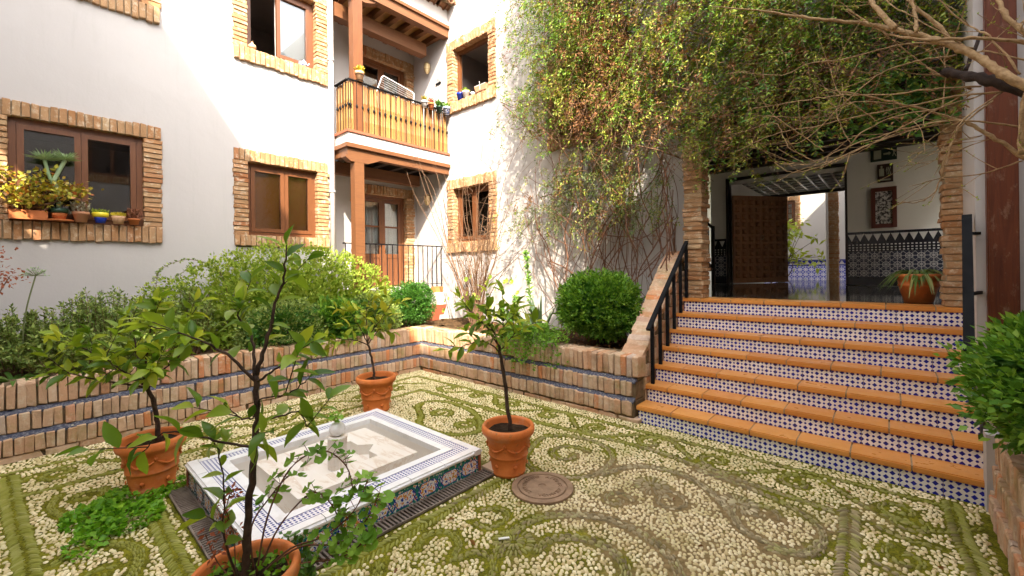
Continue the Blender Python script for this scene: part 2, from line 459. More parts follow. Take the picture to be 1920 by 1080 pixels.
M['succulent'] = m_leaf('succulent', [(0.34, 0.30, 0.22), (0.50, 0.46, 0.36)], 'isl', 0.5, 0.1)
M['heather'] = m_leaf('heather', [(0.24, 0.09, 0.05), (0.36, 0.15, 0.09)], 'isl', 0.7, 0.1)
M['dry_red'] = m_leaf('dry_red', [(0.30, 0.07, 0.03), (0.42, 0.12, 0.05)], 'isl', 0.7, 0.2)
M['bark'] = m_noise('bark', (0.035, 0.022, 0.016), (0.095, 0.060, 0.042), 24, 0.85, 0.2, 0.6)
M['bark_pale'] = m_noise('bark_pale', (0.22, 0.125, 0.055), (0.46, 0.31, 0.16), 30, 0.75, 0.2, 0.6)
M['bark_black'] = m_noise('bark_black', (0.025, 0.016, 0.013), (0.06, 0.04, 0.032), 22, 0.85, 0.2, 0.5)
M['stem_red'] = m_noise('stem_red', (0.10, 0.050, 0.030), (0.22, 0.10, 0.055), 14, 0.75, 0.2)
M['stem_brown'] = m_noise('stem_brown', (0.11, 0.06, 0.035), (0.22, 0.13, 0.075), 9, 0.8, 0.2)
M['stem_green'] = m_noise('stem_green', (0.11, 0.13, 0.05), (0.17, 0.19, 0.07), 9, 0.6, 0.3)

# mosaic ground
k = NT('moss_ground', 0.95, 0.1)
p = k.pos()
o = k.xyz(p)
dx = k.math('DIVIDE', k.math('SUBTRACT', o[0], -1.05), 1.25)
dy = k.math('DIVIDE', k.math('SUBTRACT', o[1], 2.75), 0.95)
dd = k.math('SQRT', k.math('ADD', k.math('MULTIPLY', dx, dx), k.math('MULTIPLY', dy, dy)))
mo = k.math('ADD', k.math('MULTIPLY', k.math('SUBTRACT', dd, 0.8), 0.35), k.math('ADD', k.noise(p, 2.4, 5, 0.65), -0.02))
green = k.ramp(k.math('ADD', k.math('MULTIPLY', k.noise(p, 75, 4, 0.7), 0.6), k.math('MULTIPLY', k.noise(p, 9, 4, 0.6), 0.4)), [(0.36, (0.030, 0.030, 0.005)), (0.47, (0.11, 0.105, 0.010)), (0.56, (0.19, 0.18, 0.014)), (0.68, (0.34, 0.30, 0.035))])
tan = k.ramp(k.noise(p, 30, 5, 0.7), [(0.3, (0.12, 0.082, 0.034)), (0.7, (0.32, 0.225, 0.105))])
mask = k.ramp(mo, [(0.36, (0, 0, 0)), (0.52, (1, 1, 1))])
k.base(k.mix(mask, tan, green))
k.bump(k.noise(p, 90, 4), 0.8, 0.01)
M['moss_ground'] = k.m
k = NT('pebble_white', 0.6, 0.3)
p = k.pos()
c = k.ramp(k.isl(), [(0, (0.50, 0.38, 0.19)), (0.35, (0.76, 0.63, 0.37)), (0.7, (0.86, 0.76, 0.51)), (1, (0.62, 0.50, 0.28))])
f = k.ramp(k.noise(p, 3.0, 5, 0.7), [(0.42, (0, 0, 0)), (0.70, (0.6,) * 3)])
k.base(k.mix(f, c, (0.36, 0.33, 0.10)))
M['pebble_white'] = k.m
k = NT('pebble_dark', 0.7, 0.3)
p = k.pos()
o = k.xyz(p)
dx = k.math('DIVIDE', k.math('SUBTRACT', o[0], -1.05), 1.25)
dy = k.math('DIVIDE', k.math('SUBTRACT', o[1], 2.75), 0.95)
dd = k.math('SQRT', k.math('ADD', k.math('MULTIPLY', dx, dx), k.math('MULTIPLY', dy, dy)))
c = k.ramp(k.isl(), [(0, (0.16, 0.125, 0.06)), (0.35, (0.36, 0.29, 0.16)), (0.6, (0.25, 0.20, 0.11)), (0.85, (0.50, 0.42, 0.26)), (1, (0.64, 0.55, 0.36))])
mo = k.math('ADD', k.math('MULTIPLY', k.math('SUBTRACT', dd, 0.75), 0.3), k.math('ADD', k.noise(p, 3.0, 5, 0.7), k.math('MULTIPLY', k.math('SUBTRACT', k.isl(), 0.5), 0.25)))
k.base(k.mix(k.ramp(mo, [(0.44, (0, 0, 0)), (0.70, (0.8,) * 3)]), c, (0.22, 0.235, 0.014)))
M['pebble_dark'] = k.m

# ------------------------------------------------------------------ helpers
WT = {}
def wloc(o):
    return WT.get(o.name, Vector((0, 0, 0)))
def link(o, parent=None, loc=(0, 0, 0)):
    """link an object whose WORLD position is loc"""
    COL.objects.link(o)
    loc = Vector(loc)
    WT[o.name] = loc
    if parent is not None:
        o.parent = parent
        o.location = loc - wloc(parent)
    else:
        o.location = loc
    return o
def tag(o, label=None, cat=None, group=None, kind=None):
    if label: o['label'] = label
    if cat: o['category'] = cat
    if group: o['group'] = group
    if kind: o['kind'] = kind
    return o
def thing(name, loc, label, cat, group=None):
    o = bpy.data.objects.new(name, None)
    o.empty_display_size = 0.1
    link(o, None, loc)
    return tag(o, label, cat, group)
def inst(name, mesh, parent, loc, rot=None, scale=None, mat=None):
    o = bpy.data.objects.new(name, mesh)
    link(o, parent, loc)
    if rot is not None:
        if isinstance(rot, Quaternion):
            o.rotation_mode = 'QUATERNION'
            o.rotation_quaternion = rot
        else:
            o.rotation_euler = rot
    if scale is not None:
        o.scale = scale
    if mat is not None and mesh.materials and mesh.materials[0] != mat:
        o.material_slots[0].link = 'OBJECT'
        o.material_slots[0].material = mat
    return o

class MB:
    def __init__(self):
        self.v = []
        self.f = []
    def add(self, vs, fs):
        b = len(self.v)
        self.v.extend([tuple(x) for x in vs])
        self.f.extend([tuple(b + i for i in q) for q in fs])
        return self
    def box(self, x0, x1, y0, y1, z0, z1):
        return self.add([(x0, y0, z0), (x1, y0, z0), (x1, y1, z0), (x0, y1, z0), (x0, y0, z1), (x1, y0, z1), (x1, y1, z1), (x0, y1, z1)],
                        [(0, 3, 2, 1), (4, 5, 6, 7), (0, 1, 5, 4), (1, 2, 6, 5), (2, 3, 7, 6), (3, 0, 4, 7)])
    def bar(self, a, b, w, h, up=(0, 0, 1)):
        a, b, up = Vector(a), Vector(b), Vector(up)
        d = (b - a).normalized()
        s = d.cross(up)
        if s.length < 1e-4: s = d.cross(Vector((1, 0, 0)))
        s.normalize()
        t = s.cross(d)
        s *= w / 2
        t *= h / 2
        vs = [a - s - t, a + s - t, a + s + t, a - s + t, b - s - t, b + s - t, b + s + t, b - s + t]
        return self.add(vs, [(0, 1, 2, 3), (7, 6, 5, 4), (0, 4, 5, 1), (1, 5, 6, 2), (2, 6, 7, 3), (3, 7, 4, 0)])
    def tube(self, pts, rads, n=6, cap=True):
        pts = [Vector(q) for q in pts]
        m = len(pts)
        if not hasattr(rads, '__len__'): rads = [rads] * m
        vs, fs = [], []
        ref = Vector((0.31, 0.52, 0.8)).normalized()
        for i in range(m):
            d = (pts[min(i + 1, m - 1)] - pts[max(i - 1, 0)])
            if d.length < 1e-7: d = Vector((0, 0, 1))
            d.normalize()
            s = d.cross(ref)
            if s.length < 0.1: s = d.cross(Vector((1, 0, 0)))
            s.normalize()
            t = d.cross(s)
            for j in range(n):
                a = 2 * math.pi * j / n
                vs.append(pts[i] + (s * math.cos(a) + t * math.sin(a)) * rads[i])
        for i in range(m - 1):
            for j in range(n):
                fs.append((i * n + j, i * n + (j + 1) % n, (i + 1) * n + (j + 1) % n, (i + 1) * n + j))
        if cap:
            fs.append(tuple(range(n - 1, -1, -1)))
            fs.append(tuple((m - 1) * n + j for j in range(n)))
        return self.add(vs, fs)
    def lathe(self, prof, n=28, c=(0, 0, 0), flute=0.0, nf=8):
        vs, fs = [], []
        for (r, z) in prof:
            for j in range(n):
                a = 2 * math.pi * j / n
                rr = r * (1 + flute * math.cos(nf * a))
                vs.append((c[0] + rr * math.cos(a), c[1] + rr * math.sin(a), c[2] + z))
        for i in range(len(prof) - 1):
            for j in range(n):
                fs.append((i * n + j, i * n + (j + 1) % n, (i + 1) * n + (j + 1) % n, (i + 1) * n + j))
        return self.add(vs, fs)
    def mesh(self, name, mat, smooth=False):
        me = bpy.data.meshes.new(name)
        me.from_pydata(self.v, [], self.f)
        if mat is not None:
            me.materials.append(M[mat] if isinstance(mat, str) else mat)
        if smooth:
            me.shade_smooth()
        return me
    def build(self, name, mat, parent=None, loc=None, smooth=False):
        """vertices are WORLD coordinates"""
        me = self.mesh(name, mat, smooth)
        o = bpy.data.objects.new(name, me)
        if loc is not None:
            me.transform(Matrix.Translation(-Vector(loc)))
        return link(o, parent, loc or (0, 0, 0))

def np_mesh(name, V, F, mat, smooth=False):
    """V (N,3) float, F (M,k) int with k = 3 or 4"""
    me = bpy.data.meshes.new(name)
    k_ = F.shape[1]
    me.vertices.add(len(V))
    me.vertices.foreach_set('co', V.astype(np.float32).ravel())
    me.loops.add(F.size)
    me.loops.foreach_set('vertex_index', F.astype(np.int32).ravel())
    me.polygons.add(len(F))
    me.polygons.foreach_set('loop_start', np.arange(0, F.size, k_, dtype=np.int32))
    me.polygons.foreach_set('loop_total', np.full(len(F), k_, dtype=np.int32))
    me.materials.append(M[mat] if isinstance(mat, str) else mat)
    me.update(calc_edges=True)
    if smooth:
        me.shade_smooth()
    return me

def leaves(name, P, D, L, W, mat, parent, fold=0.25, droop=0.0, jit=0.6):
    """one mesh of many small folded leaves. P base points, D directions, L lengths, W width ratio"""
    P = np.asarray(P, float)
    n = len(P)
    D = np.asarray(D, float)
    D = D + NR.normal(0, jit, (n, 3)) * 0.5
    D /= np.linalg.norm(D, axis=1, keepdims=True) + 1e-9
    L = np.broadcast_to(np.asarray(L, float), (n,))[:, None] * NR.uniform(0.7, 1.25, (n, 1))
    ref = NR.normal(0, 1, (n, 3)) + np.array([0, 0, 1.2])
    S = np.cross(D, ref)
    S /= np.linalg.norm(S, axis=1, keepdims=True) + 1e-9
    U = np.cross(S, D)
    w = L * W
    mid = P + D * L * 0.45
    tip = P + D * L - np.array([0, 0, 1.0]) * L * droop
    r = mid + S * w * 0.5 + U * w * fold
    l = mid - S * w * 0.5 + U * w * fold
    V = np.stack([P, r, tip, l], axis=1).reshape(-1, 3)
    b = np.arange(n)[:, None] * 4
    F = np.concatenate([b + np.array([[0, 1, 2]]), b + np.array([[0, 2, 3]])], axis=1).reshape(-1, 3)
    me = np_mesh(name, V, F, mat)
    o = bpy.data.objects.new(name, me)
    link(o, parent, (0, 0, 0))
    return o

# irregular chamfered bricks, unit size, shared by every course
def brick_mesh(seed, name, mat, ch=0.06, jit=0.028):
    r = random.Random(seed)
    bm = bmesh.new()
    bmesh.ops.create_cube(bm, size=1.0)
    for v in bm.verts:
        v.co += Vector((r.uniform(-jit, jit), r.uniform(-jit, jit), r.uniform(-jit, jit)))
    bmesh.ops.bevel(bm, geom=list(bm.edges), offset=ch, segments=1, affect='EDGES')
    for v in bm.verts:
        v.co += Vector((r.uniform(-jit, jit), r.uniform(-jit, jit), r.uniform(-jit, jit))) * 0.6
    me = bpy.data.meshes.new(name)
    bm.to_mesh(me)
    bm.free()
    me.materials.append(M[mat])
    return me
BR = [brick_mesh(i, 'brick', 'brick', 0.042, 0.036) for i in range(8)]
BG = [brick_mesh(20 + i, 'garden_brick', 'brick_garden', 0.05, 0.045) for i in range(8)]
def brick(parent, c, s, set_=BR, tilt=0.012, rz=0.0):
    return inst('brick', R.choice(set_), parent, c, (R.gauss(0, tilt), R.gauss(0, tilt), rz + R.gauss(0, tilt)), s)

# ------------------------------------------------------------------ walls with openings
def wall_mesh(mb, axis, plane, thick, a0, a1, z0, z1, holes):
    """axis 'Y': wall in plane X=plane running along Y, facing +X.  axis 'X': plane Y=plane running along X, facing -Y."""
    As = sorted(set([a0, a1] + [min(max(h[i], a0), a1) for h in holes for i in (0, 1)]))
    Zs = sorted(set([z0, z1] + [min(max(h[i], z0), z1) for h in holes for i in (2, 3)]))
    back = plane - thick if axis == 'Y' else plane + thick
    def pt(a, z, n):
        return (n, a, z) if axis == 'Y' else (a, n, z)
    def solid(i, j):
        if i < 0 or j < 0 or i >= len(As) - 1 or j >= len(Zs) - 1: return False
        a, z = (As[i] + As[i + 1]) / 2, (Zs[j] + Zs[j + 1]) / 2
        return not any(h[0] < a < h[1] and h[2] < z < h[3] for h in holes)
    for i in range(len(As) - 1):
        for j in range(len(Zs) - 1):
            if not solid(i, j): continue
            A, B, C, D = As[i], As[i + 1], Zs[j], Zs[j + 1]
            for n in (plane, back):
                mb.add([pt(A, C, n), pt(B, C, n), pt(B, D, n), pt(A, D, n)], [(0, 1, 2, 3)])
            for di, dj, e in ((-1, 0, ((A, C), (A, D))), (1, 0, ((B, C), (B, D))), (0, -1, ((A, C), (B, C))), (0, 1, ((A, D), (B, D)))):
                if not solid(i + di, j + dj):
                    p, q = e
                    mb.add([pt(*p, plane), pt(*q, plane), pt(*q, back), pt(*p, back)], [(0, 1, 2, 3)])
    return mb

def fpos(axis, plane, a, z, n):
    return (plane + n, a, z) if axis == 'Y' else (a, plane - n, z)
def fsize(axis, a, n, z):
    return (n, a, z) if axis == 'Y' else (a, n, z)
def fbox(mb, axis, plane, a0, a1, n0, n1, z0, z1):
    if axis == 'Y':
        return mb.box(plane + n0, plane + n1, a0, a1, z0, z1)
    return mb.box(a0, a1, plane - n1, plane - n0, z0, z1)

def surround(parent, axis, plane, a0, a1, z0, z1, jw=0.18, lint=0.17, sill=0.20, deep=0.17, sides='LRTB'):
    mb = MB()
    pr = 0.006
    if 'T' in sides: fbox(mb, axis, plane, a0 - jw + .006, a1 + jw - .006, -deep - .01, pr, z1 + .006, z1 + lint - .006)
    if 'B' in sides: fbox(mb, axis, plane, a0 - jw + .006, a1 + jw - .006, -deep - .01, pr + .01, z0 - sill + .006, z0 - .006)
    if 'L' in sides: fbox(mb, axis, plane, a0 - jw + .006, a0 - .008, -deep - .01, pr, z0 - .006, z1 + .006)
    if 'R' in sides: fbox(mb, axis, plane, a1 + .008, a1 + jw - .006, -deep - .01, pr, z0 - .006, z1 + .006)
    s = mb.build('window_surround', 'mortar', parent)
    pitch = 0.0655
    n = max(3, round((z1 - z0) / pitch))
    ph = (z1 - z0) / n
    for side, ac in (('L', a0 - jw / 2), ('R', a1 + jw / 2)):
        if side not in sides: continue
        for i in range(n):
            w = jw + R.uniform(-.012, .014)
            sh = (w - jw) / 2 * (-1 if side == 'L' else 1)
            brick(s, fpos(axis, plane, ac + sh, z0 + (i + .5) * ph, .014 - deep / 2 + R.uniform(-.004, .006)), fsize(axis, w, deep + .03, ph - .011))
    tot = a1 - a0 + 2 * jw
    n = round(tot / 0.070)
    pw = tot / n
    for row, zc, hh, ex in (('T', z1 + lint / 2, lint, 0.0), ('B', z0 - sill / 2, sill, 0.018)):
        if row not in sides: continue
        for i in range(n):
            h = hh + R.uniform(-.010, .008)
            brick(s, fpos(axis, plane, a0 - jw + (i + .5) * pw, zc + (h - hh) / 2 * (1 if row == 'T' else -1), .014 + ex - deep / 2 + R.uniform(-.004, .006)), fsize(axis, pw - .010, deep + .03, h))
    return s

def window(parent, axis, plane, a0, a1, z0, z1, mull=None, open_left=False, inset=0.09, fw=0.06, blind_or_reflection=None, name='window', bars=0):
    """wooden casement, its frame inset behind the wall face; panes are its sub-parts"""
    mb = MB()
    n0, n1 = -inset - .07, -inset
    fbox(mb, axis, plane, a0, a0 + fw, n0, n1, z0, z1)
    fbox(mb, axis, plane, a1 - fw, a1, n0, n1, z0, z1)
    fbox(mb, axis, plane, a0 + fw, a1 - fw, n0, n1, z0, z0 + fw)
    fbox(mb, axis, plane, a0 + fw, a1 - fw, n0, n1, z1 - fw, z1)
    mm = mull if mull is not None else (a0 + a1) / 2
    w = mb.build(name, 'wood', parent)
    g = .004
    for i, (b0, b1) in enumerate(((a0 + fw + g, mm - g / 2), (mm + g / 2, a1 - fw - g))):
        if b1 - b0 < .08: continue
        sb = MB()
        q = 0.055
        m0, m1 = n0 + .02, n1 + .012
        c0, c1 = z0 + fw + g, z1 - fw - g
        if open_left and i == (0 if axis == 'Y' else 1):
            # casement swung into the room
            e = b0 if axis == 'Y' else b1
            ob = MB()
            L = b1 - b0
            for (s0, s1, t0, t1) in ((0, L, c0, c0 + q), (0, L, c1 - q, c1), (0, q, c0 + q, c1 - q), (L - q, L, c0 + q, c1 - q)):
                if axis == 'Y': ob.box(plane + n0 - s1, plane + n0 - s0, e, e + .04, t0, t1)
                else: ob.box(e - .04, e, plane - n0 + s0, plane - n0 + s1, t0, t1)
            ob.build('sash', 'wood', w)
            gb = MB()
            if axis == 'Y': gb.box(plane + n0 - L + q, plane + n0 - q, e + .017, e + .023, c0 + q, c1 - q)
            else: gb.box(e - .023, e - .017, plane - n0 + q, plane - n0 + L - q, c0 + q, c1 - q)
            gb.build('pane', 'glass', w)
            continue
        fbox(sb, axis, plane, b0, b0 + q, m0, m1, c0, c1)
        fbox(sb, axis, plane, b1 - q, b1, m0, m1, c0, c1)
        fbox(sb, axis, plane, b0 + q, b1 - q, m0, m1, c0, c0 + q)
        fbox(sb, axis, plane, b0 + q, b1 - q, m0, m1, c1 - q, c1)
        for t in range(bars):
            zz = c0 + (c1 - c0) * (t + 1) / (bars + 1)
            fbox(sb, axis, plane, b0 + q, b1 - q, m0 + .01, m1 - .01, zz - .012, zz + .012)
        sb.build('sash', 'wood', w)
        fbox(MB(), axis, plane, b0 + q - .005, b1 - q + .005, m0 + .02, m0 + .026, c0 + q - .005, c1 - q + .005).build('pane', 'glass', w)
        if blind_or_reflection:
            fbox(MB(), axis, plane, b0 + .01, b1 - .01, m0 - .05, m0 - .035, c0, c1).build('blind', blind_or_reflection, w)  # real blinds, plus the white sheet that paints in a pane reflection
    return w

def room(parent, axis, plane, a0, a1, z0, z1, mat='room', depth=1.6, n0=-.40):
    """a plain room behind a window: open box"""
    mb = MB()
    d = depth
    A0, A1, Z0, Z1 = a0 - .25, a1 + .25, z0 - .35, z1 + .2
    def q(*pts): mb.add([fpos(axis, plane, a, z, n) for a, z, n in pts], [(0, 1, 2, 3)])
    e = n0 - d
    q((A0, Z0, e), (A1, Z0, e), (A1, Z1, e), (A0, Z1, e))
    q((A0, Z0, n0), (A0, Z1, n0), (A0, Z1, e), (A0, Z0, e))
    q((A1, Z0, n0), (A1, Z1, n0), (A1, Z1, e), (A1, Z0, e))
    q((A0, Z0, n0), (A1, Z0, n0), (A1, Z0, e), (A0, Z0, e))
    q((A0, Z1, n0), (A1, Z1, n0), (A1, Z1, e), (A0, Z1, e))
    return mb.build('room_interior', mat, parent)

# ------------------------------------------------------------------ ground
g = MB()
g.add([(-60, -60, 0), (60, -60, 0), (60, 60, 0), (-60, 60, 0)], [(0, 1, 2, 3)])
ground = g.build('ground', 'moss_ground')
tag(ground, 'mossy courtyard paving of cream and grey pebbles set in scrolls', 'ground', kind='structure')

XL, YB, XD = -7.2, 5.68, -7.9          # left wall, back wall, recess wall
FLOOR = 1.197                          # level of the entrance hall
# ------------------------------------------------------------------ left house wing
house = thing('house_wing', (XL, 0, 0), 'white plastered house wing with brick framed windows, left of the balcony', 'house')
WIN_L = [(-.17, .96, 2.19, 3.34), (-.17, .96, 5.07, 6.2), (2.17, 3.2, 4.95, 6.1), (2.155, 3.19, 2.14, 3.25)]
holes = [(a0 - .16, a1 + .16, z0 - .18, z1 + .15) for a0, a1, z0, z1 in WIN_L]
wall_mesh(MB(), 'Y', XL, .4, -5.5, 3.5, 0, 9.0, holes).build('wall', 'plaster', house)
for i, (a0, a1, z0, z1) in enumerate(WIN_L):
    surround(house, 'Y', XL, a0, a1, z0, z1, jw=.185, lint=.17, sill=(.21 if i < 3 else .16), sides='RTBL' if i != 1 else 'RLB')
    window(house, 'Y', XL, a0, a1, z0, z1, mull=[.40, .4, 2.62, 2.70][i], open_left=(i == 2), inset=[.05, .05, .10, .08][i],
           blind_or_reflection=[None, None, 'curtain', 'blind'][i])  # upper window: white sheet behind the right sash paints in the pane's reflection
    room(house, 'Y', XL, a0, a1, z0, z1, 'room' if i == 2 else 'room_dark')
# downpipe on the corner
mb = MB()
mb.tube([(XL + .05, 3.43, 0.6), (XL + .05, 3.43, 8.8)], .045, 12)
dp = mb.build('downpipe', 'downpipe', house, smooth=True)
for z in (2.95, 5.2):
    MB().lathe([(.045, -.02), (.058, -.02), (.058, .02), (.045, .02)], 14, (XL + .05, 3.43, z)).build('pipe_clip', 'grey_metal', dp)

# ------------------------------------------------------------------ recessed bay behind the balcony
bay = thing('house_bay', (XD, 4.6, 0), 'recessed white wall bay with glazed doors behind the balcony and porch', 'house')
DOOR = [(4.36, 5.42, 1.226, 3.14), (4.36, 5.46, 3.955, 5.93)]
holes = [(a0 - .16, a1 + .16, z0, z1 + .15) for a0, a1, z0, z1 in DOOR]
mb = MB()
wall_mesh(mb, 'Y', XD, .3, 3.5, 5.68, 0, 9.0, holes)
mb.build('wall', 'plaster', bay)
MB().box(XD, -6.95, 3.503, 5.678, 0, 1.222).build('terrace', 'plaster', bay)
for i, (a0, a1, z0, z1) in enumerate(DOOR):
    s = surround(bay, 'Y', XD, a0, a1, z0, z1, jw=.20, lint=.19, sides='LRT')
    mb = MB()
    fw = .07
    n0, n1 = -.15, -.07
    fbox(mb, 'Y', XD, a0, a0 + fw, n0, n1, z0, z1)
    fbox(mb, 'Y', XD, a1 - fw, a1, n0, n1, z0, z1)
    fbox(mb, 'Y', XD, a0 + fw, a1 - fw, n0, n1, z1 - fw, z1)
    d = mb.build('door', 'wood', bay)
    mm = (a0 + a1) / 2
    for (b0, b1) in ((a0 + fw + .003, mm - .002), (mm + .002, a1 - fw - .003)):
        lb = MB()
        q = .065
        zb = z0 + (.62 if i == 0 else .5)
        c1 = z1 - fw - .003
        m0, m1 = -.14, -.085
        fbox(lb, 'Y', XD, b0, b0 + q, m0, m1, z0 + .005, c1)
        fbox(lb, 'Y', XD, b1 - q, b1, m0, m1, z0 + .005, c1)
        fbox(lb, 'Y', XD, b0 + q, b1 - q, m0, m1, z0 + .005, z0 + .11)
        fbox(lb, 'Y', XD, b0 + q, b1 - q, m0, m1, zb, zb + .08)
        fbox(lb, 'Y', XD, b0 + q, b1 - q, m0, m1, c1 - q, c1)
        zmid = (zb + .08 + c1) / 2 + .0
        fbox(lb, 'Y', XD, b0 + q, b1 - q, m0 + .012, m1 - .012, zmid - .018, zmid + .018)
        lb.build('door_leaf', 'wood', d)
        for t in range(3):
            w0 = b0 + q + (b1 - b0 - 2 * q) * t / 3
            w1 = b0 + q + (b1 - b0 - 2 * q) * (t + 1) / 3
            fbox(MB(), 'Y', XD, w0 + .004, w1 - .004, m0 + .012, m1 - .014, z0 + .11, zb).build('panel', 'wood', d)
        for (e0, e1) in ((zb + .075, zmid - .016), (zmid + .016, c1 - q + .005)):
            fbox(MB(), 'Y', XD, b0 + q - .004, b1 - q + .004, -.115, -.110, e0, e1).build('pane', 'glass', d)
        if i == 0:
            cb = MB()
            N = 24
            for t in range(N):
                ya = b0 + (b1 - b0) * t / N
                yb_ = b0 + (b1 - b0) * (t + 1) / N
                xa, xb_ = XD - .20 + .018 * math.sin(t * 1.7), XD - .20 + .018 * math.sin((t + 1) * 1.7)
                cb.add([(xa, ya, zb), (xb_, yb_, zb), (xb_, yb_, c1 - .05), (xa, ya, c1 - .05)], [(0, 1, 2, 3)])
            cb.build('curtain', 'curtain', d)
    room(bay, 'Y', XD, a0, a1, z0 + .3, z1, 'room', n0=-.31)

# ------------------------------------------------------------------ balcony with tiled roof and posts
bal = thing('balcony', (-6.75, 4.6, FLOOR), 'wooden balcony over the glazed door, cane screen and tiled roof', 'balcony')
XF = -6.72
MB().box(XD + .003, XF, 3.505, 5.676, 3.72, 3.90).build('slab', 'plaster', bal)
mb = MB()
mb.box(XF - .08, XF + .025, 3.48, 5.675, 3.902, 3.945)
mb.box(XL + .003, XF - .081, 3.48, 3.56, 3.902, 3.945)
mb.build('edging', 'red_clay', bal)
mb = MB()
mb.box(XF - .12, XF + .03, 3.46, 5.675, 3.65, 3.718)
mb.box(XF - .15, XF - .02, 3.50, 5.674, 3.52, 3.648)
mb.build('beam', 'wood_y', bal)
mb = MB()
mb.box(XL + .002, XF - .121, 3.46, 3.56, 3.65, 3.717)
mb.box(XL + .002, XF - .151, 3.50, 3.60, 3.52, 3.647)
mb.build('beam', 'wood_y', bal)
for t in range(6):
    y = 3.72 + t * .36
    MB().box(XD + .002, XF - .152, y - .05, y + .05, 3.57, 3.716).build('joist', 'wood_dark', bal)
MB().box(XD + .25, XD + .41, 3.52, 5.5, 3.36, 3.568).build('beam', 'wood_y', bal)
for (z0, z1) in ((1.224, 3.42), (3.902, 6.20)):
    MB().box(XF - .16, XF - .01, 3.62, 3.79, z0, z1).build('post', 'wood_y' if z0 < 2 else 'wood', bal)
for z in (3.422, 6.202):
    mb = MB()
    mb.add([(XF - .16, y, zz) for y, zz in ((3.46, z + .095), (3.46, z + .06), (3.55, z), (3.86, z), (4.02, z + .06), (4.10, z + .095))] +
           [(XF - .01, y, zz) for y, zz in ((3.46, z + .095), (3.46, z + .06), (3.55, z), (3.86, z), (4.02, z + .06), (4.10, z + .095))],
           [(0, 1, 2, 3, 4, 5), (11, 10, 9, 8, 7, 6)] + [(i, (i + 1) % 6, 6 + (i + 1) % 6, 6 + i) for i in range(6)])
    mb.build('bracket', 'wood_y', bal)
# railing
rail = MB()
rail.bar((XF - .02, 3.52, 4.79), (XF - .02, 5.67, 4.79), .045, .018)
rail.bar((XL + .01, 3.52, 4.79), (XF - .043, 3.52, 4.79), .045, .018)
rail = rail.build('railing', 'black_metal', bal)
kn = MB().lathe([(.008, -.03), (.020, -.012), (.022, .0), (.020, .012), (.008, .03)], 8).mesh('bar_knot', 'black_metal')
bars = [(XF - .012, 3.56 + t * .109) for t in range(20)] + [(XL + .10 + t * .095, 3.515) for t in range(5)]
for (x, y) in bars:
    mb = MB().tube([(x, y, 3.946), (x, y, 4.78)], .007, 6)
    mb.tube([(x, y, 4.33), (x, y, 4.355), (x, y, 4.375), (x, y, 4.40)], [.007, .021, .021, .007], 7)
    mb.build('bar', 'rack_white' if False else 'black_metal', rail)
cane = MB()
prof = [(.016, 0), (.017, .19), (.0185, .2), (.017, .21), (.016, .5), (.0185, .51), (.016, .52), (.015, .82)]
cane.lathe(prof, 7)
cane = cane.mesh('cane', 'bamboo', True)
y = 3.56
while y < 5.66:
    inst('cane', cane, bal, (XF - .045 + R.uniform(-.006, .006), y, 3.95), (R.gauss(0, .012), R.gauss(0, .012), R.uniform(0, 6)), (1, 1, R.uniform(.97, 1.02)))
    y += .0315
x = XL + .03
while x < XF - .06:
    inst('cane', cane, bal, (x, 3.545, 3.95), (R.gauss(0, .012), R.gauss(0, .012), R.uniform(0, 6)))
    x += .0315
# roof over the balcony
mb = MB()
mb.box(XF - .13, XF + .02, 3.44, 5.675, 6.30, 6.46)
mb.box(XF - .05, XF + .06, 3.44, 5.674, 6.462, 6.52)
mb.build('beam', 'wood_y', bal)
MB().box(-7.32, -7.14, 3.505, 5.45, 6.0, 6.24).build('beam', 'wood_y', bal)
MB().box(XD + .002, XF - .131, 3.503, 5.674, 6.44, 6.47).build('roof_boards', 'wood_pale', bal)
for t in range(7):
    y = 3.66 + t * .32
    MB().bar((XD + .01, y, 6.38), (XF - .132, y, 6.38), .09, .11).build('joist', 'wood_y', bal)
MB().box(XD + .002, XF + .0, 3.46, 5.673, 6.522, 6.86).build('cornice', 'plaster', bal)
tile_m = MB()
nn = 8
for j in (0, 1):
    pass
vs, fs = [], []
for i, (xx, rr) in enumerate(((0, .085), (.42, .07))):
    for j in range(nn + 1):
        a = math.pi * j / nn
        vs.append((xx, math.cos(a) * rr, math.sin(a) * rr))
    for j in range(nn + 1):
        a = math.pi * j / nn
        vs.append((xx, math.cos(a) * (rr - .014), math.sin(a) * (rr - .014)))
q = nn + 1
for j in range(nn):
    fs += [(j, j + 1, 2 * q + j + 1, 2 * q + j), (q + j + 1, q + j, 3 * q + j, 3 * q + j + 1), (j + 1, j, q + j, q + j + 1), (2 * q + j, 2 * q + j + 1, 3 * q + j + 1, 3 * q + j)]
tile_m.add(vs, fs)
tile_m = tile_m.mesh('roof_tile', 'roof_tile', True)
for row in range(4):
    for t in range(13):
        y = 3.42 + t * .185
        x = XF + .30 - row * .36
        z = 6.90 + row * .16
        o = inst('roof_tile', tile_m, bal, (x, y + R.uniform(-.012, .012), z + .045), (0, rad(204), 0))
        o.rotation_euler = (R.gauss(0, .03), rad(24), rad(180) + R.gauss(0, .03))
        if row < 2:
            o = inst('roof_tile', tile_m, bal, (x - .02, y + .092, z + .03), None)
            o.rotation_euler = (rad(180) + R.gauss(0, .03), rad(-24), rad(180))
mb = MB()
mb.bar((XF + .20, 4.56, 6.89), (XD, 4.56, 7.51), 2.2, .05)
mb.build('roof_deck', 'mortar_dark', bal)

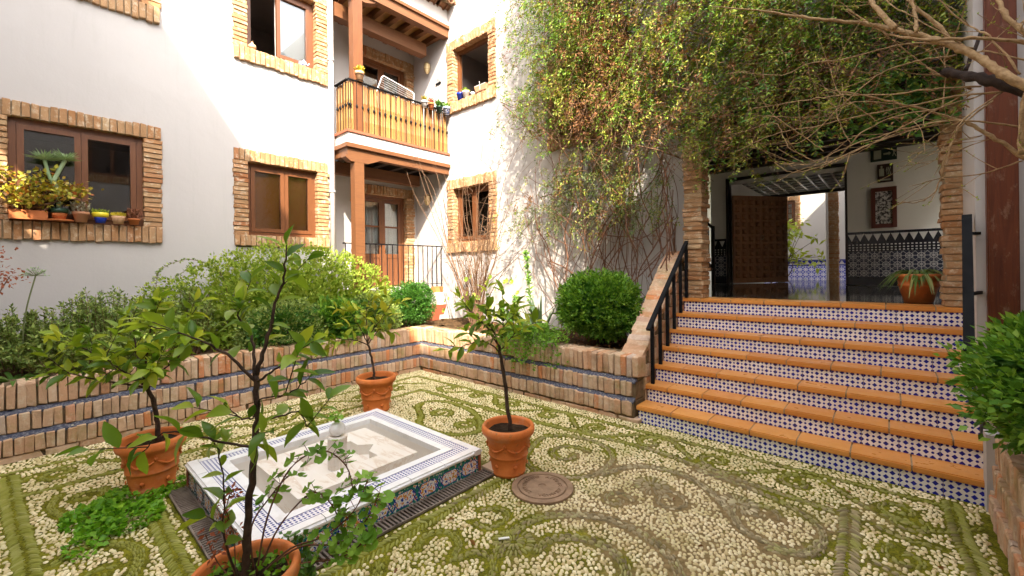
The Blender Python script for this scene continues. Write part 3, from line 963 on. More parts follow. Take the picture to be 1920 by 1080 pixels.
# porch railing below
pr = thing('porch_railing', (-6.93, 4.6, 1.222), 'low black iron railing in front of the ground floor door', 'railing')
mb = MB()
mb.bar((-6.97, 3.52, 2.06), (-6.97, 5.66, 2.06), .04, .02)
mb.bar((-6.97, 3.52, 1.30), (-6.97, 5.66, 1.30), .025, .010)
mb.build('rail', 'black_metal', pr)
for t in range(19):
    y = 3.56 + t * .115
    MB().tube([(-6.97, y, 1.222), (-6.97, y, 2.055)], .010, 6).build('bar', 'black_metal', pr)

# ------------------------------------------------------------------ back house wing
back = thing('house_wing', (-4.5, YB, 0), 'white plastered back house wing behind the climbing plants', 'house')
WIN_B = [(-6.56, -5.565, 4.93, 5.99), (-6.60, -5.59, 2.12, 3.20), (-4.02, -2.98, 3.70, 4.75), (-4.02, -2.98, 1.75, 2.75)]
holes = [(a0 - .16, a1 + .16, z0 - .18, z1 + .15) for a0, a1, z0, z1 in WIN_B[:3]] + [(-1.955, .545, -1, 3.25)]
wall_mesh(MB(), 'X', YB, .38, -8.6, 3.4, 0, 9.0, holes).build('wall', 'plaster', back)
for i, (a0, a1, z0, z1) in enumerate(WIN_B[:3]):
    surround(back, 'X', YB, a0, a1, z0, z1, jw=.185, lint=.19, sill=.20)
    window(back, 'X', YB, a0, a1, z0, z1, mull=[-6.45, -6.1, -3.5][i], open_left=(i == 0), inset=.10, blind_or_reflection=[None, 'blind', None][i])
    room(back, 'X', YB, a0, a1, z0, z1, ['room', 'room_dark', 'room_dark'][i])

# ------------------------------------------------------------------ wings that close the courtyard, out of the picture
opp = thing('house_wing', (-3, -2.25, 0), 'white house wing closing the courtyard behind the viewer', 'house')
wall_mesh(MB(), 'X', -2.25, .4, -7.6, 4.2, 0, 9.6, [(-4.9, -3.9, 4.9, 6.1), (-4.9, -3.9, 2.0, 3.2), (-2.4, -1.4, 4.9, 6.1)]).build('wall', 'plaster', opp)
for (a0, a1, z0, z1) in ((-4.9, -3.9, 4.9, 6.1), (-4.9, -3.9, 2.0, 3.2), (-2.4, -1.4, 4.9, 6.1)):
    MB().box(a0, a1, -2.6, -2.5, z0, z1).build('window', 'wood', opp)
rgt = thing('house_wing', (2.4, 1.5, 0), 'white house wing along the right of the courtyard', 'house')
wall_mesh(MB(), 'Y', 2.4, .4, -1.84, 4.73, 0, 7.6, [(1.05, 2.05, 4.35, 5.55)]).build('wall', 'plaster', rgt)
rw = MB()
for q in ((1.05, 1.13, 4.35, 5.55), (1.97, 2.05, 4.35, 5.55), (1.51, 1.59, 4.35, 5.55), (1.13, 1.51, 4.35, 4.43), (1.59, 1.97, 4.35, 4.43), (1.13, 1.51, 5.47, 5.55), (1.59, 1.97, 5.47, 5.55)):
    rw.box(2.10, 2.16, *q)
rw = rw.build('window', 'wood', rgt)
MB().box(2.17, 2.19, 1.05, 2.05, 4.35, 5.55).build('pane', 'room_dark', rw)
for i in range(18):
    for yy in (.96, 2.14):
        brick(rw, (2.05, yy, 4.35 + (i + .5) * .0667), (.13, .18, .056))
for i in range(20):
    for zz in (4.25, 5.65):
        brick(rw, (2.04, .88 + (i + .5) * .067, zz), (.13, .057, .19))

sun_block = thing('house_wing', (5.0, 9, 0), 'unseen white wall added right of the entrance hall to block the sun', 'house')
MB().box(4.6, 5.0, 4.8, 14.5, 0, 7.5).build('wall', 'plaster', sun_block)  # added out of view to keep direct sun out of the hall

# ------------------------------------------------------------------ white pier and timber post right of the stairs
pier = thing('wall_pier', (1.2, 5.2, 0), 'white plastered wall pier right of the stairs', 'wall')
MB().box(.475, 2.0, 4.735, 5.678, 0, 8.9).build('wall', 'plaster', pier)
post = MB()
post.box(.527, .682, 4.66, 4.80, .35, 8.9)
post = post.build('timber_post', 'wood_post', None, (.6, 4.7, .35))
bm = bmesh.new(); bm.from_mesh(post.data)
bmesh.ops.bevel(bm, geom=list(bm.edges), offset=.008, segments=2, affect='EDGES')
bm.to_mesh(post.data); bm.free()
tag(post, 'tall reddish brown timber post on the white pier by the hedge', 'post')

# ------------------------------------------------------------------ stairs
XS0, XS1, YS, TR, RI = -1.957, .436, 4.106, .2215, .171
stairs = thing('staircase', (-.76, YS, 0), 'wide entrance stairs with terracotta treads and blue diamond tiled risers', 'stairs')
mb = MB()
for s in range(7):
    mb.box(XS0, XS1 + .035, YS + s * TR + .03, YS + (s + 1) * TR + .03 if s < 6 else 5.9, 0.0 if s == 0 else 0.0, (s + 1) * RI - .036)
mb.build('core', 'mortar', stairs)
tm = MB().box(-.1087, .1087, -.006, .006, -.0605, .063).mesh('riser_tile', 'tile_diamond')
for s in range(7):
    for t in range(11):
        inst('riser_tile', tm, stairs, (XS0 + (t + .5) * .2205, YS + s * TR + .023 + R.uniform(-.001, .001), s * RI + .0615), (R.gauss(0, .004), R.gauss(0, .003), 0))
def tread_mesh(w, d):
    bm = bmesh.new()
    bmesh.ops.create_cube(bm, size=1)
    for v in bm.verts:
        v.co = Vector((v.co.x * w, (v.co.y + .5) * d, (v.co.z - .5) * .046))
    fe = [e for e in bm.edges if all(v.co.y < .001 for v in e.verts) and abs(e.verts[0].co.z - e.verts[1].co.z) < .001]
    bmesh.ops.bevel(bm, geom=fe, offset=.008, segments=2, affect='EDGES')
    me = bpy.data.meshes.new('tread_tile')
    bm.to_mesh(me); bm.free()
    me.materials.append(M['tread'])
    return me
for s in range(7):
    off = [0, .12, .05, .17, .09, .02, .14][s]
    xs = [XS0 - .02]
    x = XS0 + .34 - off
    while x < XS1 - .06:
        xs.append(x)
        x += .342
    xs.append(XS1 + .034)
    for a, b in zip(xs[:-1], xs[1:]):
        inst('tread_tile', tread_mesh(b - a - .010, TR + .03 if s < 6 else .30), stairs, ((a + b) / 2, YS + s * TR + R.uniform(-.002, .002), (s + 1) * RI + R.uniform(-.001, .001)), (R.gauss(0, .002), R.gauss(0, .002), 0))
# grout bed under the treads
gm = MB()
for s in range(7):
    gm.box(XS0 - .015, XS1 + .03, YS + s * TR + .012, YS + s * TR + .2, (s + 1) * RI - .033, (s + 1) * RI - .006)
gm.build('grout', 'mortar', stairs)

# left handrail
hl = thing('stair_handrail', (-1.9, 4.6, .35), 'black metal handrail with square posts on the left of the stairs', 'handrail')
top0, top1 = Vector((-1.92, 4.36, .98)), Vector((-1.92, 5.46, 1.90))
mb = MB()
mb.bar(top0 - (top1 - top0).normalized() * .08, top1 + (top1 - top0).normalized() * .03, .045, .03)
mb.build('rail', 'black_metal', hl)
for s in range(6):
    y = YS + (s + .5) * TR + .12 if s else YS + .30
    y = 4.40 + s * TR * .94
    kstep = int((y - YS) / TR)
    t = (y - top0.y) / (top1.y - top0.y)
    MB().box(-1.936, -1.904, y - .016, y + .016, (kstep + 1) * RI, top0.z + (top1.z - top0.z) * t - .004).build('post', 'black_metal', hl)
# right handrail, on wall brackets
hr = thing('stair_handrail', (.40, 4.9, 1.2), 'thick black wall handrail on brackets beside the white pier', 'handrail')
mb = MB()
mb.bar((.372, 4.06, 1.01), (.4355, 4.78, 1.95), .055, .045)
mb.build('rail', 'black_metal', hr)
for x, y, z in ((.40, 4.36, 1.40), (.43, 4.70, 1.845)):
    MB().bar((x, y + .02, z - .03), (.50, 4.745, z - .03), .022, .022).build('bracket', 'black_metal', hr)

# brick cheek wall left of the stairs
ck = thing('stair_cheek', (-2.1, 4.9, 0), 'sloping brick cheek wall between planter bush and stairs', 'wall')
prof = [(4.30, .64), (4.38, .70), (4.52, .82), (4.75, 1.02), (5.05, 1.30), (5.35, 1.58), (5.66, 1.80)]
mb = MB()
n = len(prof)
x0, x1 = -2.22, -1.985
mb.add([(x0, y, 0.003) for y, z in prof] + [(x0, y, z - .05) for y, z in prof] + [(x1, y, 0.003) for y, z in prof] + [(x1, y, z - .05) for y, z in prof],
       [(i, i + 1, n + i + 1, n + i) for i in range(n - 1)] + [(2 * n + i + 1, 2 * n + i, 3 * n + i, 3 * n + i + 1) for i in range(n - 1)] +
       [(n + i, n + i + 1, 3 * n + i + 1, 3 * n + i) for i in range(n - 1)] + [(0, n, 3 * n, 2 * n), (n - 1, 2 * n - 1, 4 * n - 1, 3 * n - 1)])
mb.build('core', 'mortar_dark', ck)
def zat(y):
    for (a, za), (b, zb) in zip(prof[:-1], prof[1:]):
        if y <= b: return za + (zb - za) * (y - a) / (b - a), math.atan2(zb - za, b - a)
    return prof[-1][1], .6
y = 4.34
while y < 5.62:
    z, a = zat(y)
    brick(ck, (-2.105, y, z - .025), (.25, .062 / max(.7, math.cos(a)), .07), BG, .02).rotation_euler = (a + R.gauss(0, .02), R.gauss(0, .02), R.gauss(0, .02))
    y += .070 * math.cos(a)
for row in range(12):
    zc = .06 + row * .14
    y = 4.34 + (row % 2) * .03
    while y < 5.6:
        z, a = zat(y)
        if zc + .07 < z - .06 and zc > (int((y - YS) / TR)) * RI - .1:
            brick(ck, (-1.995, y, zc), (.05, .06, .132), BG, .015)
        y += .068
MB().bar((-2.33, 5.62, 1.40), (-2.02, 5.62, 1.74), .12, .10).build('coping', 'brick_garden', ck)

# ------------------------------------------------------------------ L-shaped planter of soldier bricks with tiled ledges
pl = thing('brick_planter', (-5.57, 4.06, 0), 'low stepped L shaped planter of upright bricks with blue tile ledges', 'planter')
XP, YP = -5.57, 4.06
COURSE = [(.060, .210, 0.0), (.238, .402, .05), (.430, .655, .10)]        # z0, z1, set back
corem = MB()
for (z0, z1, sb) in COURSE:
    corem.box(XP - sb - .30, XP - sb - .02, -3.2, YP + sb + .30, z0 - (.06 if sb == 0 else .02), z1 - .008)
    corem.box(XP - sb - .0205, -1.99, YP + sb + .02, YP + sb + .30, z0 - (.06 if sb == 0 else .02), z1 - .0085)
corem.build('core', 'mortar_dark', pl)
lm = MB()
for zt, sa in ((.210, 0.0), (.402, .05)):
    # sloping glazed strip from the front of one course up to the foot of the next
    xa, xb, ya, yb_, z0_, z1_ = XP - sa - .010, XP - sa - .060, YP + sa + .010, YP + sa + .060, zt - .002, zt + .029
    lm.add([(xa, -3.2, z0_), (xa, ya, z0_), (xb, yb_, z1_), (xb, -3.2, z1_), (xb - .02, -3.2, z0_ - .02), (xb - .02, yb_ + .02, z0_ - .02), (xa, -3.2, z0_ - .02), (xa, ya, z0_ - .02)],
           [(0, 1, 2, 3), (3, 2, 5, 4), (4, 5, 7, 6), (6, 7, 1, 0)])
    lm.add([(xa, ya, z0_), (-1.99, ya, z0_), (-1.99, yb_, z1_), (xb, yb_, z1_), (-1.99, yb_ + .02, z0_ - .02), (xb - .02, yb_ + .02, z0_ - .02), (-1.99, ya, z0_ - .02), (xa, ya, z0_ - .02)],
           [(0, 1, 2, 3), (3, 2, 4, 5), (5, 4, 6, 7), (7, 6, 1, 0), (1, 6, 4, 2)])
lm.build('tile_ledge', 'tile_ledge', pl)
blist = []
for ci, (z0, z1, sb) in enumerate(COURSE):
    y = -1.6
    while y < YP + sb - .02:
        w = R.uniform(.056, .074)
        blist.append(((XP - sb - (.05 if ci < 2 else .095), y + w / 2, (z0 + z1) / 2), (.11 if ci < 2 else .20, w - .007, z1 - z0 - .008 + R.uniform(-.006, .004)), ci))
        y += w
    x = XP - sb - .02
    while x < -2.03:
        w = R.uniform(.056, .074)
        blist.append(((x + w / 2, YP + sb + (.05 if ci < 2 else .095), (z0 + z1) / 2), (w - .007, .11 if ci < 2 else .20, z1 - z0 - .008 + R.uniform(-.006, .004)), ci))
        x += w
# flat base course
y = -1.6
while y < YP - .1:
    w = R.uniform(.18, .26)
    blist.append(((XP - .06, y + w / 2, .030), (.12, w - .014, .054), 3))
    y += w
x = XP + .05
while x < -2.1:
    w = R.uniform(.18, .26)
    blist.append(((x + w / 2, YP + .06, .022), (w - .014, .12, .04), 3))
    x += w
def showsize(b):
    (x, y, z), s, ci = b
    f = -x * .665 + y * .747
    r = x * .747 + y * .665
    if f < .3 or abs(r / f) > 1.3: return -1
    return 1.0 / f + (.02 if ci == 2 else 0)
blist.sort(key=showsize, reverse=True)
for b in blist[:300]:
    c, s, ci = b
    brick(pl, (c[0] + R.uniform(-.006, .006), c[1] + R.uniform(-.006, .006), c[2]), s, BG, .018)
rest = MB()
for c, s, ci in blist[300:]:
    me = R.choice(BG)
    rx = Matrix.Translation(Vector(c) + Vector((R.uniform(-.006, .006), R.uniform(-.006, .006), 0))) @ Matrix.Rotation(R.gauss(0, .018), 4, 'Z') @ Matrix.Diagonal((*s, 1))
    rest.add([rx @ v.co for v in me.vertices], [tuple(q.vertices) for q in me.polygons])
rm = NT('brick_rest', .88, .15)
p_ = rm.pos()
c_ = rm.ramp(rm.isl(), [(0, (0.56, 0.36, 0.23)), (0.2, (0.68, 0.50, 0.35)), (0.4, (0.54, 0.32, 0.19)), (0.6, (0.66, 0.46, 0.31)), (0.78, (0.62, 0.35, 0.20)), (0.90, (0.64, 0.25, 0.10)), (1, (0.56, 0.50, 0.43))])
f_ = rm.noise(p_, 38, 5, .65)
c_ = rm.mix(rm.math('MULTIPLY', f_, .55), c_, rm.mix(1.0, c_, (.5, .42, .36), 'MULTIPLY'))
f3 = rm.ramp(rm.noise(p_, 5, 5, 0.7), [(0.50, (0, 0, 0)), (0.72, (.65,) * 3)])
c_ = rm.mix(f3, c_, (0.24, 0.21, 0.06))
f4 = rm.ramp(rm.noise(rm.mapv(p_, (1, 1, 1), (0, 0, 0), (9, 3, 1)), 3.1, 6, 0.75), [(0.52, (0, 0, 0)), (0.68, (0.55, 0.55, 0.55))])
rm.base(rm.mix(f4, c_, (0.20, 0.135, 0.08)))
rm.bump(rm.math('ADD', f_, rm.noise(p_, 120, 3)), .7, .006)
tag(rest.build('bricks', rm.m, pl), kind='stuff')
# soil with an uneven surface
def soil_patch(name, x0, x1, y0, y1, z, parent, amp=.03, st=.12, mat='planter_soil'):
    nx, ny = max(2, int((x1 - x0) / st)), max(2, int((y1 - y0) / st))
    V, F = [], []
    for i in range(nx + 1):
        for j in range(ny + 1):
            V.append((x0 + (x1 - x0) * i / nx, y0 + (y1 - y0) * j / ny, z + R.uniform(-amp, amp)))
    for i in range(nx):
        for j in range(ny):
            a = i * (ny + 1) + j
            F.append((a, a + 1, a + ny + 2, a + ny + 1))
    return MB().add(V, F).build(name, mat, parent, smooth=True)
soil_patch('soil', XL, XP - .26, -3.2, YB, .60, pl)
soil_patch('soil', XP - .262, -2.2, YP + .26, YB, .60, pl)

# right planter
rp = thing('brick_planter', (.8, 3.0, 0), 'brick planter under the leafy hedge at the right edge', 'planter')
MB().box(.50, 1.25, .6, 4.733, 0.002, .43).build('core', 'mortar', rp)
soil_patch('soil', .53, 1.25, .6, 4.73, .445, rp, .01)
MB().box(.438, .52, 4.02, 4.15, 0.003, .50).build('plaster_end', 'plaster', rp)
for ci, (z0, z1, sb) in enumerate([(.01, .155, .0), (.165, .31, .02), (.32, .49, .04)]):
    y = 1.6
    while y < 4.0:
        w = R.uniform(.058, .076)
        brick(rp, (.50 + sb + R.uniform(-.006, .006), y + w / 2, (z0 + z1) / 2), (.12, w - .007, z1 - z0 - .006), BG, .02)
        y += w

# ------------------------------------------------------------------ entrance hall
hall_floor = MB().box(-4.2, 1.6, 5.70, 13.5, 1.10, FLOOR - .004).build('hall_floor', 'polished_floor')
tag(hall_floor, 'dark polished stone floor of the entrance hall', 'floor', kind='structure')
hall = thing('entrance_hall', (-.7, 5.7, FLOOR), 'open entrance hall with brick pillars and beamed ceiling above the stairs', 'porch')
for (x0, x1) in ((-1.957, -1.735), (.352, .548)):
    core = MB().box(x0 + .012, x1 - .012, 5.475, 5.72, FLOOR - .01, 3.30).build('pillar', 'mortar', hall)
    z = FLOOR
    while z < 3.26:
        h = R.uniform(.050, .064)
        dx = R.uniform(-.010, .010)
        brick(core, ((x0 + x1) / 2 + dx, 5.598, z + h / 2), (x1 - x0 + R.uniform(-.012, .02), .27 + R.uniform(-.01, .02), h - .007), BR, .010)
        z += h
# lintel over the opening
MB().box(-2.0, .60, 5.50, 5.675, 3.255, 3.44).build('lintel', 'wood_dark', hall)
mb = MB()
mb.box(-2.0, .6, 6.065, 6.14, 3.12, 3.255)
mb.build('lintel', 'wood_dark', hall)
# side walls and back wall; unseen opening added at right to let daylight in
mb = MB()
mb.box(-4.2, -4.05, 6.07, 10.0, FLOOR, 3.75)
mb.box(1.3, 1.45, 9.9, 10.0, FLOOR, 3.75)
mb.box(1.3, 1.45, 6.07, 6.3, FLOOR, 3.75)
mb.box(1.3, 1.45, 6.3, 9.9, 3.6, 3.75)
wall_mesh(mb, 'X', 10.0, .16, -4.05, 1.3, FLOOR - .003, 3.72, [(-2.60, -.635, 1.0, 3.40), (-4.0, -2.98, 1.0, 3.72)])
mb.box(-4.2, -2.66, 11.5, 11.6, FLOOR, 3.75)
mb.box(-2.78, -2.62, 10.161, 13.4, FLOOR, 3.75)
mb.box(-.60, -.45, 10.161, 13.4, FLOOR, 3.75)
mb.build('wall', 'hall_plaster', hall)
MB().box(-4.2, 1.45, 6.061, 11.6, 3.735, 3.8).build('ceiling', 'hall_plaster', hall)
MB().box(-4.3, 1.6, 6.065, 13.5, 3.81, 8.6).build('upper_storey', 'plaster', hall)
for t in range(9):
    y = 6.35 + t * .42
    MB().box(-4.04, 1.29, y - .07, y + .07, 3.56, 3.733).build('beam', 'wood_dark', hall)
# door frame
mb = MB()
mb.box(-2.66, -2.60, 9.955, 10.165, FLOOR, 3.46)
mb.box(-.635, -.60, 9.955, 10.165, FLOOR, 3.46)
mb.box(-2.66, -.60, 9.955, 10.165, 3.40, 3.455)
mb.build('door_frame', 'wood_dark', hall)
# coffered passage ceiling
MB().box(-2.62, -.6, 10.17, 13.4, 3.50, 3.53).build('coffer_panel', 'wood_dark', hall)
for t in range(9):
    x = -2.45 + t * .22
    MB().box(x - .018, x + .018, 10.18, 13.29, 3.465, 3.499).build('coffer_bar', 'tile_white', hall)
for t in range(8):
    y = 10.4 + t * .40
    MB().box(-2.6, -.61, y - .018, y + .018, 3.4645, 3.4985).build('coffer_bar', 'tile_white', hall)
MB().box(-2.62, -.6, 13.3, 13.42, 3.40, 3.499).build('lintel', 'wood_dark', hall)
# dado of the back wall: black skirting, star tiles, border, row of triangles
def dado_run(x0, x1, y, z, parent, mt, cap='tile_black'):
    n = max(1, round((x1 - x0) / .15))
    w = (x1 - x0) / n
    MB().box(x0, x1, y - .014, y, z, z + .16).build('skirting', 'tile_black', parent)
    tmesh = MB().box(-w / 2 + .001, w / 2 - .001, -.006, .006, -.074, .074).mesh('dado_tile', mt)
    for r in range(3):
        for i in range(n):
            inst('dado_tile', tmesh, parent, (x0 + (i + .5) * w, y - .008, z + .16 + .075 + r * .15))
    zz = z + .61
    MB().box(x0, x1, y - .014, y, zz, zz + .36).build('dado_band', cap, parent)
    tri = MB().add([(-.055, 0, .15), (.055, 0, .15), (0, 0, .02), (-.055, .004, .15), (.055, .004, .15), (0, .004, .02)], [(0, 2, 1), (3, 4, 5), (0, 1, 4, 3), (1, 2, 5, 4), (2, 0, 3, 5)]).mesh('dado_triangle', 'tile_white')
    dot = MB().box(-.014, .014, -.002, .002, -.014, .014).mesh('dado_dot', 'tile_white')
    m = max(2, int((x1 - x0) / .115))
    for i in range(m):
        inst('dado_triangle', tri, parent, (x0 + (i + .5) * (x1 - x0) / m, y - .018, zz + .165))
    m = max(2, int((x1 - x0) / .052))
    for r in (.03, .075, .125):
        mm = MB()
        for i in range(m):
            xc = x0 + (i + .5) * (x1 - x0) / m
            mm.box(xc - .013, xc + .013, y - .0175, y - .0145, zz + r - .010, zz + r + .010)
        mm.build('dado_border', 'tile_white', parent)
dado_run(-.60, 1.29, 9.985, FLOOR, hall, 'dado_dark')
dado_run(-2.98, -2.67, 9.985, FLOOR, hall, 'dado_dark')
# carved double door, swung open into the passage
dl = thing('carved_door', (-2.58, 10.18, FLOOR), 'tall dark carved wooden door standing open in the entrance passage', 'door')
ang = rad(54)
dx, dy = math.cos(ang), math.sin(ang)
def dpt(s, n, z): return (-2.58 + dx * s + dy * n, 10.18 + dy * s - dx * n, FLOOR + z)
def dbox(mb, s0, s1, n0, n1, z0, z1):
    v = [dpt(s, n, z) for z in (z0, z1) for (s, n) in ((s0, n0), (s1, n0), (s1, n1), (s0, n1))]
    return mb.add(v, [(0, 3, 2, 1), (4, 5, 6, 7), (0, 1, 5, 4), (1, 2, 6, 5), (2, 3, 7, 6), (3, 0, 4, 7)])
DH = 1.92
for (s0, s1) in ((0, .70), (.706, 1.40)):
    leaf = dbox(MB(), s0, s1, -.03, .02, .01, DH).build('door_leaf', 'wood_door', dl)
    for c in range(4):
        for r in range(11):
            sc = s0 + .09 + c * .172
            zc = .17 + r * .16
            mb = MB()
            v = [dpt(sc + a * .055, .021, zc + b * .055) for a, b in ((-1, -1), (1, -1), (1, 1), (-1, 1))] + [dpt(sc + a * .034, .052, zc + b * .034) for a, b in ((-1, -1), (1, -1), (1, 1), (-1, 1))]
            mb.add(v, [(4, 5, 6, 7), (0, 1, 5, 4), (1, 2, 6, 5), (2, 3, 7, 6), (3, 0, 4, 7)])
            mb.build('boss', 'wood_door', leaf)
mb = MB()
mb.tube([dpt(.69, .06, 1.0 + .05 * math.cos(a)) if False else dpt(.69 + .04 * math.sin(a), .06, 1.0 + .04 * math.cos(a)) for a in np.linspace(0, 6.28, 12)], .008, 5)
mb.build('knocker', 'brass', dl)
# upper valance of the passage door
MB().box(-2.60, -.64, 10.02, 10.10, 3.325, 3.398).build('transom', 'hall_plaster', hall)

# things on the hall wall
s1 = MB().box(-.265, .087, 9.965, 9.985, 3.40, 3.63).build('exit_sign', 'sign_green', None, (-.09, 9.97, 3.40))
tag(s1, 'wide green emergency exit sign high on the hall wall', 'sign')
mk = MB()
mk.box(-.22, -.12, 9.960, 9.964, 3.44, 3.59)
mk.box(-.09, -.02, 9.960, 9.964, 3.50, 3.53)
mk.add([(-.02, 9.960, 3.55), (-.02, 9.960, 3.48), (.01, 9.960, 3.515)], [(0, 1, 2)])
mk.bar((.03, 9.962, 3.46), (.05, 9.962, 3.53), .012, .004, (0, 1, 0))
mk.bar((.05, 9.962, 3.53), (.04, 9.962, 3.57), .018, .004, (0, 1, 0))
mk.bar((.05, 9.962, 3.52), (.075, 9.962, 3.45), .012, .004, (0, 1, 0))
mk.bar((.045, 9.962, 3.56), (.075, 9.962, 3.53), .009, .004, (0, 1, 0))
mk.build('pictogram', 'sign_mark', s1, (-.09, 9.97, 3.40))
s2 = MB().box(-.174, .035, 9.965, 9.985, 3.02, 3.34).build('extinguisher_sign', 'sign_red', None, (-.07, 9.97, 3.02))
tag(s2, 'square fire extinguisher sign below the exit sign', 'sign')
mk = MB()
mk.box(-.15, -.085, 9.960, 9.964, 3.13, 3.26)
mk.box(-.13, -.105, 9.960, 9.964, 3.262, 3.31)
for t in range(3):
    mk.tube([(-.05 + t * .022 + .006 * math.sin(z * 60), 9.961, z) for z in np.linspace(3.15, 3.28, 8)], .005, 4)
mk.box(-.14, .0, 9.960, 9.964, 3.05, 3.075)
mk.build('pictogram', 'sign_mark', s2, (-.07, 9.97, 3.02))
pic = MB()
x0, x1, z0, z1 = -.265, .078, 2.22, 2.93
for q in ((x0, x0 + .06, z0, z1), (x1 - .06, x1, z0, z1), (x0 + .06, x1 - .06, z0, z0 + .07), (x0 + .06, x1 - .06, z1 - .07, z1)):
    pic.box(q[0], q[1], 9.93, 9.985, q[2], q[3])
pic = pic.build('framed_picture', 'frame_red', None, (-.09, 9.95, 2.22))
tag(pic, 'dark red framed picture hanging above the tiled dado', 'picture')
MB().box(x0 + .06, x1 - .06, 9.955, 9.98, z0 + .07, z1 - .07).build('print', 'print', pic, (-.09, 9.95, 2.22))

# inner stair with black balustrade at the left of the hall
ist = thing('inner_stair', (-3.4, 10.3, FLOOR), 'dark inner stair balustrade behind the left brick pillar', 'stairs')
mb = MB()
mb.bar((-2.72, 9.2, FLOOR + .30), (-3.9, 9.2, FLOOR + 1.55), .06, .30, (0, 1, 0))
mb.build('stringer', 'wood_dark', ist)
mb = MB()
mb.bar((-2.70, 9.2, FLOOR + 1.15), (-3.9, 9.2, FLOOR + 2.40), .05, .07, (0, 1, 0))
mb.box(-2.74, -2.68, 9.17, 9.23, FLOOR, FLOOR + 1.2)
mb.build('handrail', 'wood_dark', ist)
for t in range(14):
    x = -2.79 - t * .078
    z = FLOOR + .30 + (-2.72 - x) * 1.06
    MB().tube([(x, 9.2, z), (x, 9.2, z + .80)], .011, 5).build('bar', 'black_metal', ist)

# ------------------------------------------------------------------ second patio beyond the passage
pf = MB().box(-7, 4, 13.5, 17, .80, .94).build('patio_floor', 'patio_floor')
tag(pf, 'sunlit floor of the second patio', 'floor', kind='structure')
far = thing('patio_wall', (-2, 16.2, .94), 'sunlit white patio wall with blue tiled dado beyond the passage', 'wall')
mb = MB()
wall_mesh(mb, 'X', 16.2, .3, -4.6, 1.2, .94, 4.9, [(-2.86, -2.22, 2.78, 3.70)])
mb.box(-4.6, -4.3, 13.51, 16.19, .941, 4.9)
mb.box(.9, 1.2, 13.51, 16.19, .941, 6.2)
mb.build('wall', 'plaster', far)
w = surround(far, 'X', 16.2, -2.80, -2.28, 2.84, 3.64, jw=.14, lint=.14, sill=.12)
window(far, 'X', 16.2, -2.80, -2.28, 2.84, 3.64, inset=.06, fw=.05, bars=3)
MB().box(-2.84, -2.24, 16.36, 16.40, 2.8, 3.7).build('curtain', 'curtain', far)
dm = MB().box(-.149, .149, -.006, .006, -.149, .149).mesh('dado_tile', 'dado_blue')
for i in range(10):
    for r in range(2):
        inst('dado_tile', dm, far, (-3.4 + i * .3, 16.19, 1.09 + r * .3))
MB().box(-3.55, -.55, 16.182, 16.2, 1.54, 1.58).build('dado_band', 'navy_glaze', far)
tri = MB().add([(-.07, 0, .11), (.07, 0, .11), (0, 0, 0), (-.07, .006, .11), (.07, .006, .11), (0, .006, 0)], [(0, 2, 1), (3, 4, 5), (0, 1, 4, 3), (1, 2, 5, 4), (2, 0, 3, 5)]).mesh('dado_triangle', 'navy_glaze')
for i in range(21):
    inst('dado_triangle', tri, far, (-3.48 + i * .143, 16.188, 1.59))
MB().box(-3.55, -.55, 16.182, 16.2, 1.705, 1.73).build('dado_band', 'navy_glaze', far)
cp = thing('patio_pillar', (-1.15, 14.1, .94), 'slim brick pillar in the second patio beyond the carved door', 'pillar')
core = MB().box(-1.235, -1.045, 14.02, 14.2, .94, 4.4).build('core', 'mortar', cp)
z = .94
while z < 4.35:
    brick(core, (-1.14, 14.11, z + .03), (.22 + R.uniform(-.01, .01), .20, .053), BR, .01)
    z += .06
MB().tube([(-1.27, 14.0, .94), (-1.27, 14.0, 4.4)], .03, 8).build('downpipe', 'downpipe', cp)

# ------------------------------------------------------------------ fountain
FX0, FX1, FY0, FY1, FZ = -3.92, -2.41, .735, 2.33, .19
fo = thing('fountain', (-3.165, 1.53, 0), 'square low fountain with painted tile sides and white marble basin', 'fountain')
def ring(mb, m0, m1, z0, z1):
    """square ring between inset m0 and m1"""
    a0, a1, b0, b1 = FX0 + m0, FX1 - m0, FY0 + m0, FY1 - m0
    c0, c1, d0, d1 = FX0 + m1, FX1 - m1, FY0 + m1, FY1 - m1
    mb.box(a0, a1, b0, d0, z0, z1)
    mb.box(a0, a1, d1, b1, z0, z1)
    mb.box(a0, c0, d0, d1, z0, z1)
    mb.box(c1, a1, d0, d1, z0, z1)
    return mb
ring(MB(), .03, .20, .003, FZ - .03).build('curb', 'marble', fo)
# bull-nosed white rim pieces
def rim_piece(L):
    bm = bmesh.new()
    bmesh.ops.create_cube(bm, size=1)
    for v in bm.verts:
        v.co = Vector((v.co.x * L, v.co.y * .075, v.co.z * .04))
    e = [e for e in bm.edges if abs(e.verts[0].co.x - e.verts[1].co.x) > .01 and all(v.co.y < 0 for v in e.verts)]
    bmesh.ops.bevel(bm, geom=e, offset=.014, segments=3, affect='EDGES')
    me = bpy.data.meshes.new('rim_tile')
    bm.to_mesh(me); bm.free()
    me.materials.append(M['white_glaze'])
    return me
for (side, L, n) in (('y0', FX1 - FX0, 5), ('y1', FX1 - FX0, 5), ('x0', FY1 - FY0, 5), ('x1', FY1 - FY0, 5)):
    if side[0] == 'x': L -= .15
    me = rim_piece(L / n - .004)
    for i in range(n):
        s = (i + .5) * L / n
        if side == 'y0': c, r = (FX0 + s, FY0 + .0375, FZ - .02), 0
        elif side == 'y1': c, r = (FX0 + s, FY1 - .0375, FZ - .02), math.pi
        elif side == 'x0': c, r = (FX0 + .0375, FY0 + .075 + s, FZ - .02), -math.pi / 2
        else: c, r = (FX1 - .0375, FY0 + .075 + s, FZ - .02), math.pi / 2
        inst('rim_tile', me, fo, c, (R.gauss(0, .004), R.gauss(0, .004), r))
